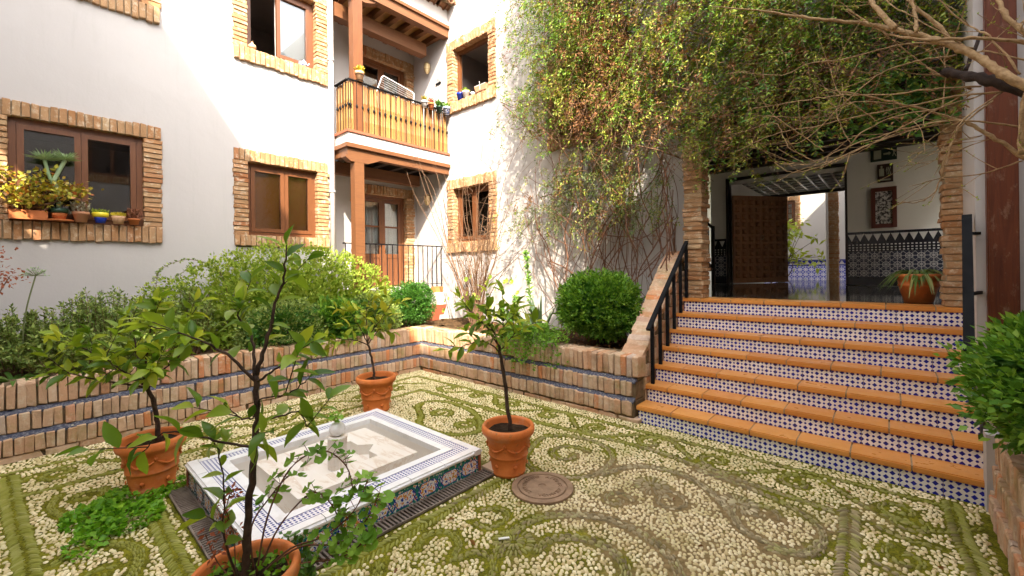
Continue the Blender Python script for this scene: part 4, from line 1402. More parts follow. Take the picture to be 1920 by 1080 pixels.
ring(MB(), .076, .158, FZ - .029, FZ + .0).build('dash_band', 'tile_dash', fo)
ring(MB(), .0745, .0775, FZ - .02, FZ + .001).build('navy_line', 'navy_glaze', fo)
ring(MB(), .1575, .161, FZ - .02, FZ + .0015).build('navy_line', 'navy_glaze', fo)
ring(MB(), .162, .225, FZ - .04, FZ + .003).build('inner_rim', 'white_glaze', fo)
ring(MB(), .20, .224, .005, FZ - .041).build('basin_side', 'marble_top', fo)
MB().box(FX0 + .2, FX1 - .2, FY0 + .2, FY1 - .2, .004, .012).build('basin_floor', 'marble_top', fo)
# raised marble slab with an eight-pointed star cut into it
SX0, SX1, SY0, SY1, SZ = FX0 + .36, FX1 - .36, FY0 + .35, FY1 - .35, FZ - .012
cxs, cys = (SX0 + SX1) / 2, (SY0 + SY1) / 2
R1 = .30
R2 = R1 * .765
angs = []
star = []
for i in range(16):
    a = math.pi / 8 * i
    r_ = R1 if i % 2 == 0 else R2
    star.append((cxs + r_ * math.cos(a), cys + r_ * math.sin(a)))
def sq(a):
    c, s = math.cos(a), math.sin(a)
    hx, hy = (SX1 - SX0) / 2, (SY1 - SY0) / 2
    t = min(hx / abs(c) if abs(c) > 1e-6 else 9, hy / abs(s) if abs(s) > 1e-6 else 9)
    return cxs + c * t, cys + s * t
vals = sorted([(math.pi / 8 * i) for i in range(16)])
out = []
hx, hy = (SX1 - SX0) / 2, (SY1 - SY0) / 2
for i in range(16):
    a = math.pi / 8 * i
    if i % 4 == 2:
        out.append((cxs + math.copysign(hx, math.cos(a)), cys + math.copysign(hy, math.sin(a))))
    else:
        out.append(sq(a))
V = [(x, y, SZ) for x, y in out] + [(x, y, SZ) for x, y in star] + [(x, y, SZ - .08) for x, y in star] + [(x, y, .013) for x, y in out]
F = []
for i in range(16):
    j = (i + 1) % 16
    F += [(i, j, 16 + j, 16 + i), (16 + i, 16 + j, 32 + j, 32 + i), (48 + i, 48 + j, j, i)]
F.append(tuple(range(32, 48)))
MB().add(V, F).build('slab', 'marble', fo)
fl = [(.066, 0), (.066, .225), (.072, .23), (.072, .24), (.03, .241)]
MB().lathe(fl, 64, (cxs, cys, SZ - .079), .05, 16).build('column', 'marble', fo, smooth=True)
fin = [(.024, .241), (.032, .248), (.047, .260), (.056, .284), (.056, .306), (.044, .328), (.024, .341), (.004, .344)]
MB().lathe(fin, 40, (cxs, cys, SZ - .079), .035, 10).build('finial', 'white_glaze', fo, smooth=True)
# painted tiles round the outside
ptm = MB().box(-.1, .1, -.006, .006, -.070, .070).mesh('painted_tile', 'tile_painted')
for side in range(4):
    L = (FX1 - FX0 if side % 2 == 0 else FY1 - FY0) - .05
    n = round(L / .2)
    for i in range(n):
        s = .025 + (i + .5) * L / n
        sc = (L / n / .2 * .99, 1, 1)
        if side == 0: inst('painted_tile', ptm, fo, (FX0 + s, FY0 + .022, .076), (0, 0, 0), sc)
        elif side == 1: inst('painted_tile', ptm, fo, (FX1 - .022, FY0 + s, .076), (0, 0, math.pi / 2), sc)
        elif side == 2: inst('painted_tile', ptm, fo, (FX0 + s, FY1 - .022, .076), (0, 0, math.pi), sc)
        else: inst('painted_tile', ptm, fo, (FX0 + .022, FY0 + s, .076), (0, 0, -math.pi / 2), sc)
mb = MB()
for x in (FX0 + .02, FX1 - .02):
    for y in (FY0 + .02, FY1 - .02):
        mb.box(x - .012, x + .012, y - .012, y + .012, .003, FZ - .041)
mb.build('corner_trim', 'red_clay', fo)

# drain grates on two sides
def grate(label, x0, x1, y0, y1, along):
    t = thing('drain_grate', ((x0 + x1) / 2, (y0 + y1) / 2, 0), label, 'grate')
    MB().box(x0, x1, y0, y1, .003, .006).build('trough', 'soil', t)
    mb = MB()
    if along == 'x':
        mb.box(x0, x1, y0, y0 + .010, .004, .020); mb.box(x0, x1, y1 - .010, y1, .004, .020)
    else:
        mb.box(x0, x0 + .010, y0, y1, .004, .020); mb.box(x1 - .010, x1, y0, y1, .004, .020)
    mb.build('frame', 'grate', t)
    me = MB().box(-.0065, .0065, -.5, .5, 0, .012).mesh('slat', 'grate')
    s = (x0 if along == 'x' else y0) + .015
    e = (x1 if along == 'x' else y1) - .01
    while s < e:
        if along == 'x': inst('slat', me, t, (s, (y0 + y1) / 2, .0065), None, (1, y1 - y0 - .02, 1))
        else: inst('slat', me, t, ((x0 + x1) / 2, s, .0065), (0, 0, math.pi / 2), (1, x1 - x0 - .02, 1))
        s += .027
grate('dark slatted drain grate along the left near side of the fountain', FX0, FX1 - .02, FY0 - .105, FY0 + .012, 'x')
grate('dark slatted drain grate along the painted tile side of the fountain', FX1 - .012, FX1 + .11, FY0 - .105, FY1 + .12, 'y')
st_ = MB().box(-2.435, -2.30, 2.345, 2.46, .022, .04).build('stone_slab', 'stone', None, (-2.37, 2.4, .02))
tag(st_, 'small flat stone slab lying on the grate beside the pot', 'stone')

# manhole cover with a ring of raised letters
mc = (-1.905, 2.44)
mh = MB().lathe([(.222, .003), (.222, .017), (.182, .019), (.179, .006), (.171, .006), (.168, .019), (.03, .021), (.026, .015), (.0, .015)], 48, (mc[0], mc[1], 0)).build('manhole_cover', 'iron_cover', None, (mc[0], mc[1], 0))
tag(mh, 'round rusty iron manhole cover in the pebble paving', 'manhole cover')
def text_mesh(ch, size, depth):
    cu = bpy.data.curves.new('letter', 'FONT')
    cu.body = ch
    cu.size = size
    cu.extrude = depth
    cu.align_x = 'CENTER'
    cu.align_y = 'CENTER'
    o = bpy.data.objects.new('tmp', cu)
    COL.objects.link(o)
    dg = bpy.context.evaluated_depsgraph_get()
    me = bpy.data.meshes.new_from_object(o.evaluated_get(dg))
    bpy.data.objects.remove(o)
    bpy.data.curves.remove(cu)
    me.materials.clear()
    me.materials.append(M['iron_cover'])
    return me
txt = 'AYTO DE GRANADA  SANEAMIENTO  '
cache = {}
for i, ch in enumerate(txt):
    if ch == ' ': continue
    if ch not in cache: cache[ch] = text_mesh(ch, .044, .004)
    a = 1.9 - 2 * math.pi * i / len(txt)
    inst('letter', cache[ch], mh, (mc[0] + .128 * math.cos(a), mc[1] + .128 * math.sin(a), .0215), (0, 0, a - math.pi / 2))
sl = MB().box(-.032, .032, -.007, .007, 0, .005).mesh('wood_chip', 'paper')
o = inst('paper_strip', sl, None, (-1.71, 1.82, .016), (.02, .04, .95))
tag(o, 'small white strip lying on the pebbles', 'litter')

# ------------------------------------------------------------------ pebble mosaic
def smooth_poly(pts, step=.02):
    p = np.array(pts, float)
    n = len(p)
    out = []
    for i in range(n - 1):
        p0, p1, p2, p3 = p[max(i - 1, 0)], p[i], p[i + 1], p[min(i + 2, n - 1)]
        m = max(2, int(np.linalg.norm(p2 - p1) / step))
        for t in np.arange(m) / m:
            out.append(.5 * ((2 * p1) + (p2 - p0) * t + (2 * p0 - 5 * p1 + 4 * p2 - p3) * t * t + (3 * p1 - p0 - 3 * p2 + p3) * t ** 3))
    out.append(p[-1])
    return np.array(out)
LINES = []          # (polyline, half width, style)
def line(pts, hw=.030, style='along', step=.02): LINES.append((smooth_poly(pts, step), hw * (.72 if style == 'along' else 1.0), style))
def circle(cx, cy, r, a0=0, a1=360, hw=.026, ry=None):
    ry = ry or r
    line([(cx + r * math.cos(rad(a)), cy + ry * math.sin(rad(a))) for a in np.linspace(a0, a1, 14)], hw)
def spiral(cx, cy, r, turn=1.4, a0=0, sgn=1, hw=.024):
    line([(cx + r * (1 - .75 * t) * math.cos(a0 + sgn * t * turn * 2 * math.pi), cy + r * (1 - .75 * t) * math.sin(a0 + sgn * t * turn * 2 * math.pi)) for t in np.linspace(0, 1, 18)], hw)
# frame bands parallel to planter and stairs
line([(-5.29, -2), (-5.30, 3.80)], .018)
line([(-5.30, 3.80), (.30, 3.96)], .022)
line([(-4.70, -2), (-4.66, 3.36)], .030)
line([(-4.66, 3.40), (-3.08, 3.43), (-1.71, 3.56), (-1.16, 3.51), (-.3, 3.42)], .034)
line([(-.22, 3.50), (-.20, 3.14), (-.19, 2.6), (-.19, 1.2)], .058, 'herring')
line([(.28, 4.03), (.29, 3.56), (.32, 3.19), (.33, 2.0)], .055, 'herring')
line([(-5.2, -.14), (-4.62, -.11), (-4.04, -.07), (-3.44, -.03), (-2.0, -.02), (-.2, .0)], .060, 'herring')
line([(-3.9, .53), (-3.13, .52), (-2.3, .52)], .055, 'herring')
line([(-2.21, 2.35), (-2.21, 1.64), (-2.20, .5)], .055, 'herring')
line([(-3.99, .55), (-4.0, 2.45)], .05, 'herring')
line([(-4.0, 2.42), (-2.45, 2.43)], .05, 'herring')
# scrolls of the big panel
line([(-1.64, 1.68), (-1.72, 1.85), (-1.71, 2.1), (-1.6, 2.26), (-1.37, 2.40), (-1.12, 2.40), (-.92, 2.31), (-.81, 2.15), (-.8, 1.95), (-.9, 1.8)], .045)
line([(-1.52, 1.86), (-1.5, 2.03), (-1.36, 2.14), (-1.19, 2.15), (-1.05, 2.05), (-1.03, 1.9)], .042)
line([(-2.42, 2.98), (-2.31, 2.73), (-2.08, 2.62), (-1.87, 2.68), (-1.73, 2.83), (-1.72, 3.1), (-1.83, 3.3), (-2.05, 3.4), (-2.31, 3.36), (-2.46, 3.19), (-2.42, 2.98)], .030)
spiral(-2.08, 3.02, .19, 1.0, 1.0)
line([(-1.68, 2.9), (-1.56, 3.17), (-1.3, 3.29), (-1.03, 3.21), (-.8, 2.99), (-.66, 2.82), (-.4, 2.80), (-.31, 3.02)], .036)
line([(-1.16, 3.44), (-.81, 3.40), (-.5, 3.30), (-.33, 3.13), (-.33, 2.85), (-.54, 2.72)], .030)
spiral(-1.42, 2.64, .11, 1.1, .5)
spiral(-1.15, 2.86, .13, 1.2, 2.0, -1)
spiral(-.66, 3.10, .12, 1.0, 0.0)
line([(-2.04, 1.44), (-2.1, 1.56), (-2.02, 1.66), (-1.89, 1.63), (-1.81, 1.52), (-1.77, 1.64), (-1.66, 1.66), (-1.57, 1.57), (-1.6, 1.4)], .028)
line([(-2.05, 1.95), (-1.95, 2.05), (-1.85, 2.0), (-1.86, 1.85), (-1.98, 1.83)], .024)
line([(-2.1, 1.25), (-1.9, 1.1), (-1.6, 1.05), (-1.3, 1.2), (-1.15, 1.5), (-1.0, 1.6), (-.7, 1.5)], .036)
# border strip scrolls
for i in range(9):
    x = -4.45 + i * .56
    s = 1 if i % 2 else -1
    spiral(x, 3.70, .125, 1.0, math.pi / 2 * s, s)
    line([(x - .1, 3.70 + s * .12), (x + .12, 3.70 + s * .16), (x + .30, 3.70), (x + .40, 3.70 - s * .1)], .020)
for i in range(9):
    y = -.9 + i * .52
    s = 1 if i % 2 else -1
    spiral(-4.99, y, .125, 1.0, 0, s)
    line([(-4.99 + s * .12, y - .1), (-4.99 + s * .15, y + .12), (-4.99, y + .28), (-4.99 - s * .1, y + .36)], .020)
for i in range(3):
    spiral(.05, 3.55 - i * .42, .11, 1.1, 1.0 + i, 1 if i % 2 else -1)
    line([(-.09, 3.40 - i * .42), (.05, 3.34 - i * .42), (.18, 3.36 - i * .42)], .024)
# left panel beyond the fountain
line([(-3.84, 2.8), (-4.17, 3.0), (-4.14, 3.22), (-3.85, 3.3), (-3.4, 3.2), (-3.05, 2.9), (-3.2, 2.65), (-3.6, 2.62), (-3.84, 2.8)], .030)
spiral(-3.75, 2.98, .14, 1.1, 0)
spiral(-3.30, 2.93, .13, 1.1, 2, -1)
line([(-4.49, .11), (-4.28, .07), (-3.98, .17), (-3.97, .29), (-4.15, .38), (-4.4, .33)], .028)
spiral(-4.33, .24, .10, 1.0, 1)
line([(-3.45, .06), (-3.53, .17), (-3.43, .32), (-3.21, .39), (-2.95, .3), (-2.8, .12)], .036)
spiral(-3.12, .2, .1, 1.0, 2)
spiral(-4.35, 1.3, .16, 1.2, 0)
spiral(-4.35, 2.0, .16, 1.2, 2, -1)
line([(-4.55, 1.0), (-4.2, 1.05), (-4.15, 1.5), (-4.5, 1.65), (-4.5, 2.3)], .026)
line([(-2.9, .1), (-2.5, .35), (-2.1, .3), (-1.7, .15)], .03)
FLOWERS = [(-.78, 3.12), (-1.66, 1.85), (-1.32, 2.98), (-2.9, .25)]

def in_courtyard(x, y):
    ok = (x > -5.57) & (x < .47) & (y < 4.10) & (y > -1.6)
    ok &= ~((x > FX0 - .01) & (x < FX1 + .12) & (y > FY0 - .13) & (y < FY1 + .01))
    ok &= ~((x > FX1 - .01) & (x < FX1 + .13) & (y > FY0 - .13) & (y < FY1 + .12))
    ok &= ((x - mc[0]) ** 2 + (y - mc[1]) ** 2) > .235 ** 2
    ok &= ~((x > .40) & (y < 4.0))
    f = -x * .665 + y * .747
    r = x * .747 + y * .665
    ok &= (f > .55) & (np.abs(r) < f * 1.45 + .4)
    return ok

dark = []           # x, y, angle, length, width
mask_pts = []
for poly, hw, style in LINES:
    d = np.diff(poly, axis=0)
    L = np.linalg.norm(d, axis=1)
    acc = np.concatenate([[0], np.cumsum(L)])
    tot = acc[-1]
    if style == 'herring':
        mask_pts.append((poly, hw - .012))
        s = 0.0
        while s < tot:
            i = min(np.searchsorted(acc, s, 'right') - 1, len(d) - 1)
            c = poly[i] + d[i] * ((s - acc[i]) / max(L[i], 1e-6))
            a = math.atan2(d[i][1], d[i][0])
            nrm = np.array([-math.sin(a), math.cos(a)])
            for sd in (-1, 1):
                q = c + nrm * sd * hw * .52
                dark.append((q[0], q[1], a + sd * rad(48) + R.gauss(0, .12), hw * .62 * R.uniform(.75, 1.12), .0082 * R.uniform(.85, 1.25)))
            s += .0305
    else:
        mask_pts.append((poly, hw + .008))
        rows = max(2, round(2 * hw / .0145))
        for k_ in range(rows):
            off = -hw + (k_ + .5) * 2 * hw / rows
            s = R.uniform(0, .04)
            while s < tot:
                i = min(np.searchsorted(acc, s, 'right') - 1, len(d) - 1)
                c = poly[i] + d[i] * ((s - acc[i]) / max(L[i], 1e-6))
                a = math.atan2(d[i][1], d[i][0])
                ln = R.uniform(.014, .024)
                dark.append((c[0] - math.sin(a) * off, c[1] + math.cos(a) * off, a + R.gauss(0, .16), ln, .0066 * R.uniform(.85, 1.2)))
                s += ln * 2 + .006
for (cx, cy) in FLOWERS:
    for ringi, (r0, cnt) in enumerate(((.045, 14), (.10, 26))):
        for i in range(cnt):
            a = 2 * math.pi * i / cnt + R.gauss(0, .05)
            dark.append((cx + r0 * math.cos(a), cy + r0 * math.sin(a), a, .026, .0075))
dark = np.array(dark)
dark = dark[in_courtyard(dark[:, 0], dark[:, 1])]
# white pebbles on a jittered grid
SP = .0250
# dart throwing on a fine cell grid gives an even but unordered scatter
wl = []
cell = {}
for _try in range(5):
    nx = 150000
    cx_, cy_ = NR.uniform(-5.6, .5, nx), NR.uniform(-1.6, 4.15, nx)
    okc = in_courtyard(cx_, cy_)
    for a_, b_ in zip(cx_[okc].tolist(), cy_[okc].tolist()):
        ci, cj = int(a_ / SP + 1000), int(b_ / SP + 1000)
        good = True
        for di in (-1, 0, 1):
            for dj in (-1, 0, 1):
                q = cell.get((ci + di, cj + dj))
                if q is not None and (q[0] - a_) ** 2 + (q[1] - b_) ** 2 < (SP * .80) ** 2:
                    good = False
                    break
            if not good: break
        if good and (ci, cj) not in cell:
            cell[(ci, cj)] = (a_, b_)
            wl.append((a_, b_))
wl = np.array(wl)
wx, wy = wl[:, 0].copy(), wl[:, 1].copy()
ok = in_courtyard(wx, wy)
for poly, hw in mask_pts:
    lo, hi = poly.min(0) - hw - .02, poly.max(0) + hw + .02
    idx = np.where(ok & (wx > lo[0]) & (wx < hi[0]) & (wy > lo[1]) & (wy < hi[1]))[0]
    if len(idx) == 0: continue
    P = np.stack([wx[idx], wy[idx]], 1)
    pp = poly[::2] if len(poly) > 60 else poly
    a, b = pp[:-1], pp[1:]
    best = np.full(len(P), 9.0)
    for j in range(len(a)):
        ab = b[j] - a[j]
        t = np.clip(((P - a[j]) @ ab) / max(ab @ ab, 1e-9), 0, 1)
        dd_ = np.linalg.norm(P - a[j] - t[:, None] * ab, axis=1)
        best = np.minimum(best, dd_)
    ok[idx[best < hw + .014]] = False
for cx, cy in FLOWERS:
    ok &= ((wx - cx) ** 2 + (wy - cy) ** 2) > .135 ** 2
wx, wy = wx[ok], wy[ok]
keep = NR.random(len(wx)) > .02
wx, wy = wx[keep], wy[keep]
white = np.stack([wx, wy, NR.uniform(0, math.pi, len(wx)), SP * NR.uniform(.42, .60, len(wx)), SP * NR.uniform(.32, .45, len(wx))], 1)

def pebble_arrays(A, h):
    """vertices and triangles of low stones: A rows x, y, angle, half length, half width"""
    n = len(A)
    K = 7
    th = np.arange(K) * 2 * np.pi / K
    rr = 1 + NR.normal(0, .09, (n, K))
    cx_, sx_ = np.cos(A[:, 2])[:, None], np.sin(A[:, 2])[:, None]
    V = np.zeros((n, 2 * K + 1, 3))
    hh = h * NR.uniform(.7, 1.35, n)[:, None]
    for lev, (sc, zz) in enumerate(((1.0, -.004), (.78, .72))):
        ex = np.cos(th)[None] * A[:, 3][:, None] * sc * rr
        ey = np.sin(th)[None] * A[:, 4][:, None] * sc * rr
        V[:, lev * K:(lev + 1) * K, 0] = A[:, 0][:, None] + ex * cx_ - ey * sx_
        V[:, lev * K:(lev + 1) * K, 1] = A[:, 1][:, None] + ex * sx_ + ey * cx_
        V[:, lev * K:(lev + 1) * K, 2] = .001 if lev == 0 else hh * zz
    V[:, 2 * K, :2] = A[:, :2]
    V[:, 2 * K, 2] = hh[:, 0]
    T = []
    for j in range(K):
        j2 = (j + 1) % K
        T += [(j, j2, K + j2), (j, K + j2, K + j), (K + j, K + j2, 2 * K)]
    T = np.array(T)
    F = (T[None] + (np.arange(n) * (2 * K + 1))[:, None, None]).reshape(-1, 3)
    return V.reshape(-1, 3), F
def depth_of(A): return -A[:, 0] * .665 + A[:, 1] * .747
# the nearest stones one by one, the rest as one mass
dw = depth_of(white)
inview = np.abs((white[:, 0] * .747 + white[:, 1] * .665) / dw) < 1.2
vrow = 502 + 800 * 1.6 / dw
cand = np.where(inview & (vrow < 1080))[0]
near = cand[np.argsort(dw[cand])][:300]
V, F = pebble_arrays(np.array([[0, 0, 0, .5, .5]]), 1.0)
V[:, 2] *= 1.0
pm = [np_mesh('pebble', *pebble_arrays(np.array([[0, 0, 0, .5, .5]]), 1.0), 'pebble_white', True) for _ in range(5)]
pw = NT('pebble_single', .6, .3)
pw.base(pw.mix(pw.ramp(pw.noise(pw.pos(), 3.0, 5, .7), [(0.42, (0, 0, 0)), (0.70, (.6,) * 3)]), pw.ramp(pw.rnd(), [(0, (0.50, 0.38, 0.19)), (0.35, (0.76, 0.63, 0.37)), (0.7, (0.86, 0.76, 0.51)), (1, (0.62, 0.50, 0.28))]), (.36, .33, .14)))
for m_ in pm:
    m_.materials[0] = pw.m
for i in near:
    r_ = white[i]
    inst('pebble', R.choice(pm), ground, (r_[0], r_[1], .0), (0, 0, r_[2]), (r_[3] * 2, r_[4] * 2, .010))
msk = np.ones(len(white), bool)
msk[near] = False
tag(link(bpy.data.objects.new('pebbles', np_mesh('pebbles', *pebble_arrays(white[msk], .010), 'pebble_white', True)), ground), 'cream pebbles filling the mosaic', kind='stuff')
tag(link(bpy.data.objects.new('dark_stones', np_mesh('dark_stones', *pebble_arrays(dark, .0115), 'pebble_dark', True)), ground), 'grey green edge stones drawing the mosaic scrolls', kind='stuff')

# ------------------------------------------------------------------ plants
RV, FV = Vector((.747, .665, 0)), Vector((-.665, .747, 0))
def loc3(base, r, f, z): return Vector((base[0], base[1], 0)) + RV * r + FV * f + Vector((0, 0, z))
def curve_pts(pts, n=5):
    p = smooth_poly(pts, 10.0) if False else None
    P = np.array([tuple(q) for q in pts], float)
    out = []
    for i in range(len(P) - 1):
        p0, p1, p2, p3 = P[max(i - 1, 0)], P[i], P[i + 1], P[min(i + 2, len(P) - 1)]
        for t in np.arange(n) / n:
            out.append(.5 * ((2 * p1) + (p2 - p0) * t + (2 * p0 - 5 * p1 + 4 * p2 - p3) * t * t + (3 * p1 - p0 - 3 * p2 + p3) * t ** 3))
    out.append(P[-1])
    return [Vector(q) for q in out]

def leaf_mesh(name, mat, w=.42, cup=.10, droop=.16, tw=.0, seed=0):
    """one leaf, length 1 along +X, folded on the midrib and bent down"""
    r = random.Random(seed)
    st = [(0, .03), (.14, .5), (.34, .95), (.55, 1.0), (.76, .72), (.92, .28), (1.0, .0)]
    V, F = [], []
    for x, ww in st:
        z = -droop * x * x + r.uniform(-.012, .012)
        hw = w * ww / 2
        ta = tw * x
        e0, e1 = cup * ww + r.uniform(-.03, .03), cup * ww + r.uniform(-.03, .03)
        V += [(x, -hw * math.cos(ta) - e0 * math.sin(ta), z + e0 * math.cos(ta) - hw * math.sin(ta)), (x, 0, z), (x, hw * math.cos(ta) - e1 * math.sin(ta), z + e1 * math.cos(ta) + hw * math.sin(ta))]
    for i in range(len(st) - 1):
        a = i * 3
        F += [(a, a + 3, a + 4, a + 1), (a + 1, a + 4, a + 5, a + 2)]
    return MB().add(V, F).mesh(name, mat, True)
LEAF = {mt: [leaf_mesh('leaf', mt, w, c, d, t_, s) for s, (w, c, d, t_) in enumerate(((.40, .12, .18, .3), (.46, .08, .34, -.4), (.34, .16, .06, .7), (.43, .05, .45, -.8), (.38, .14, .26, .1), (.48, .10, .52, .5)))] for mt in ('citrus_leaf', 'citrus_near', 'citrus_yellow')}

def put_leaf(parent, p, d, L, mt, tilt=.5):
    d = d.normalized()
    up = Vector((R.gauss(0, tilt), R.gauss(0, tilt), 1.0))
    y = up.cross(d)
    if y.length < .05: y = Vector((1, 0, 0)).cross(d)
    y.normalize()
    z = d.cross(y)
    m = Matrix((d, y, z)).transposed()
    inst('leaf', R.choice(LEAF[mt]), parent, p, m.to_quaternion(), (L, L, L))

POT = [(.02, .0), (.125, .0), (.135, .012), (.137, .03), (.132, .036), (.150, .13), (.152, .14), (.158, .145), (.158, .155), (.154, .160), (.176, .275), (.180, .283), (.186, .285),
       (.190, .300), (.206, .306), (.212, .325), (.210, .350), (.200, .364), (.184, .362), (.176, .345), (.172, .32), (.165, .305)]
POTM = MB().lathe(POT, 40).mesh('pot', 'pot', True)
SOILM = []
for s in range(2):
    rr = random.Random(s)
    mb = MB()
    V = [(0, 0, .318)]
    for ring_ in range(1, 5):
        for j in range(16):
            a = 2 * math.pi * j / 16
            V.append((.17 * ring_ / 4 * math.cos(a), .17 * ring_ / 4 * math.sin(a), .31 + rr.uniform(-.008, .012)))
    F = [(0, 1 + j, 1 + (j + 1) % 16) for j in range(16)]
    for ring_ in range(3):
        for j in range(16):
            F.append((1 + ring_ * 16 + j, 17 + ring_ * 16 + j, 17 + ring_ * 16 + (j + 1) % 16, 1 + ring_ * 16 + (j + 1) % 16))
    SOILM.append(mb.add(V, F).mesh('soil', 'soil', True))
def swag_meshes():
    a = MB()
    pts = []
    for t in np.linspace(0.06, .94, 9):
        an = t * math.pi / 3
        z = .245 - .045 * math.sin(math.pi * t)
        r_ = .152 + (z - .14) * .163 + .004
        pts.append((r_ * math.cos(an), r_ * math.sin(an), z))
    a.tube(pts, [.004, .008, .006, .010, .007, .010, .006, .008, .004], 6)
    b = MB().tube([(.172, 0, .262), (.178, 0, .255), (.170, 0, .232)], [.006, .012, .004], 6)
    c = MB().tube([(.146, 0, .085), (.154, 0, .085)], [.016, .010], 8)
    return a.mesh('swag', 'pot', True), b.mesh('knot', 'pot', True), c.mesh('rosette', 'pot', True)
SWAG, KNOT, ROSE = swag_meshes()

def potted(name, base, label, cat, branches, leafmat, L, dens, trunk_r, s=1.0, twigs=2, start=.3, group='potted citrus trees', soil=0, lower=None):
    t = thing(name, (base[0], base[1], 0), label, cat, group)
    rz = R.uniform(0, 6)
    p = inst('pot', POTM, t, (base[0], base[1], .004), (0, 0, rz), (s, s, s * 1.05))
    for k_ in range(6):
        for nm, me, da in (('swag', SWAG, 0), ('knot', KNOT, 0), ('rosette', ROSE, math.pi / 6)):
            inst(nm, me, p, (base[0], base[1], .004), (0, 0, k_ * math.pi / 3 + da))
    inst('soil', SOILM[soil], t, (base[0], base[1], .0), (0, 0, rz), (s, s, s * 1.05))
    trunk = MB()
    crown = MB()
    todo = []
    for bi, (pts, r0, r1) in enumerate(branches):
        P = curve_pts([loc3(base, *q) for q in pts], 6)
        P = [q + Vector((R.gauss(0, .003), R.gauss(0, .003), R.gauss(0, .002))) if 0 < i < len(P) - 1 else q for i, q in enumerate(P)]
        rs = [r0 + (r1 - r0) * i / (len(P) - 1) for i in range(len(P))]
        (trunk if bi == 0 else crown).tube(P, rs, 8 if bi == 0 else 6)
        if bi > 0: todo.append((P, start))
    trunk.build('trunk', 'bark', t, smooth=True)
    leafspots = []
    for P, st in list(todo):
        n = len(P)
        for k_ in range(twigs):
            i = R.randint(int(n * .35), n - 1)
            d = (P[min(i + 1, n - 1)] - P[max(i - 1, 0)]).normalized()
            side = Vector((R.gauss(0, 1), R.gauss(0, 1), R.gauss(.35, .7))).normalized()
            d2 = (d * .6 + side).normalized()
            ln = R.uniform(.10, .20)
            Q = curve_pts([P[i], P[i] + d2 * ln * .5 + Vector((0, 0, .01)), P[i] + d2 * ln + Vector((0, 0, .02))], 4)
            crown.tube(Q, [.0028 - .0012 * j / (len(Q) - 1) for j in range(len(Q))], 5)
            todo.append((Q, .15))
    cr = crown.build('crown', 'bark' if leafmat != 'x' else 'bark', t, smooth=True)
    for P, st in todo:
        tot = sum((P[i + 1] - P[i]).length for i in range(len(P) - 1))
        n = max(3, int(tot * (1 - st) * dens))
        ph = R.uniform(0, 6.28)
        for k_ in range(n):
            f = st + (1 - st) * (k_ + R.uniform(.2, .8)) / n
            x = f * (len(P) - 1)
            i = min(int(x), len(P) - 2)
            p0 = P[i].lerp(P[i + 1], x - i)
            d = (P[i + 1] - P[i]).normalized()
            ph += 2.4
            s1_ = d.cross(Vector((.2, .3, 1)))
            if s1_.length < .1: s1_ = d.cross(Vector((1, 0, 0)))
            s1_.normalize()
            s2_ = d.cross(s1_)
            out = s1_ * math.cos(ph) + s2_ * math.sin(ph)
            w_ = .35 + .5 * f * f
            dd_ = d * w_ + out * .9 + Vector((0, 0, -.10 + .25 * f))
            put_leaf(cr, p0, dd_, L * R.uniform(.65, 1.2), leafmat)
        put_leaf(cr, P[-1], (P[-1] - P[-2]), L * .9, leafmat)
    return t

NEARP = (-2.0, .57)
near_tree = potted('potted_citrus_tree', NEARP, 'citrus tree with tall dark stem in the nearest terracotta pot, before the fountain', 'potted tree', [
    ([(.0, 0, .30), (.004, 0, .39), (.02, .0, .6), (.042, 0, .84), (.058, .0, 1.02), (.053, 0, 1.17)], .0165, .011),
    ([(.053, 0, 1.16), (.087, .01, 1.28), (.12, .03, 1.44), (.16, .03, 1.573), (.178, .02, 1.707)], .010, .003),
    ([(.053, 0, 1.15), (-.047, -.02, 1.262), (-.17, -.05, 1.34), (-.33, -.08, 1.395)], .007, .002),
    ([(.053, 0, 1.16), (.02, .04, 1.307), (-.047, .06, 1.40), (-.03, .05, 1.47)], .007, .002),
    ([(.056, 0, 1.14), (.17, -.03, 1.215), (.27, -.05, 1.29)], .006, .002),
    ([(.052, 0, .88), (-.02, -.04, .907), (-.136, -.07, .951), (-.247, -.09, .973), (-.336, -.09, .90)], .006, .002),
    ([(.052, 0, .98), (.12, .04, .985), (.20, .06, 1.0), (.24, .05, .94)], .005, .002),
    ([(.057, 0, 1.05), (.11, -.04, 1.09), (.22, -.05, 1.11), (.30, -.05, 1.17)], .004, .002),
    ([(.055, 0, 1.0), (.03, -.05, 1.01), (.0, -.08, 1.06)], .004, .002),
    ([(.05, 0, .93), (.09, -.06, .95), (.11, -.09, .92)], .003, .002),
    ([(-.02, -.02, .36), (-.06, -.04, .55), (-.05, -.04, .75), (-.10, -.03, .92)], .004, .0025),
], 'citrus_near', .100, 29, .02, .98, 1, .25)
LEFTP = (-4.11, .58)
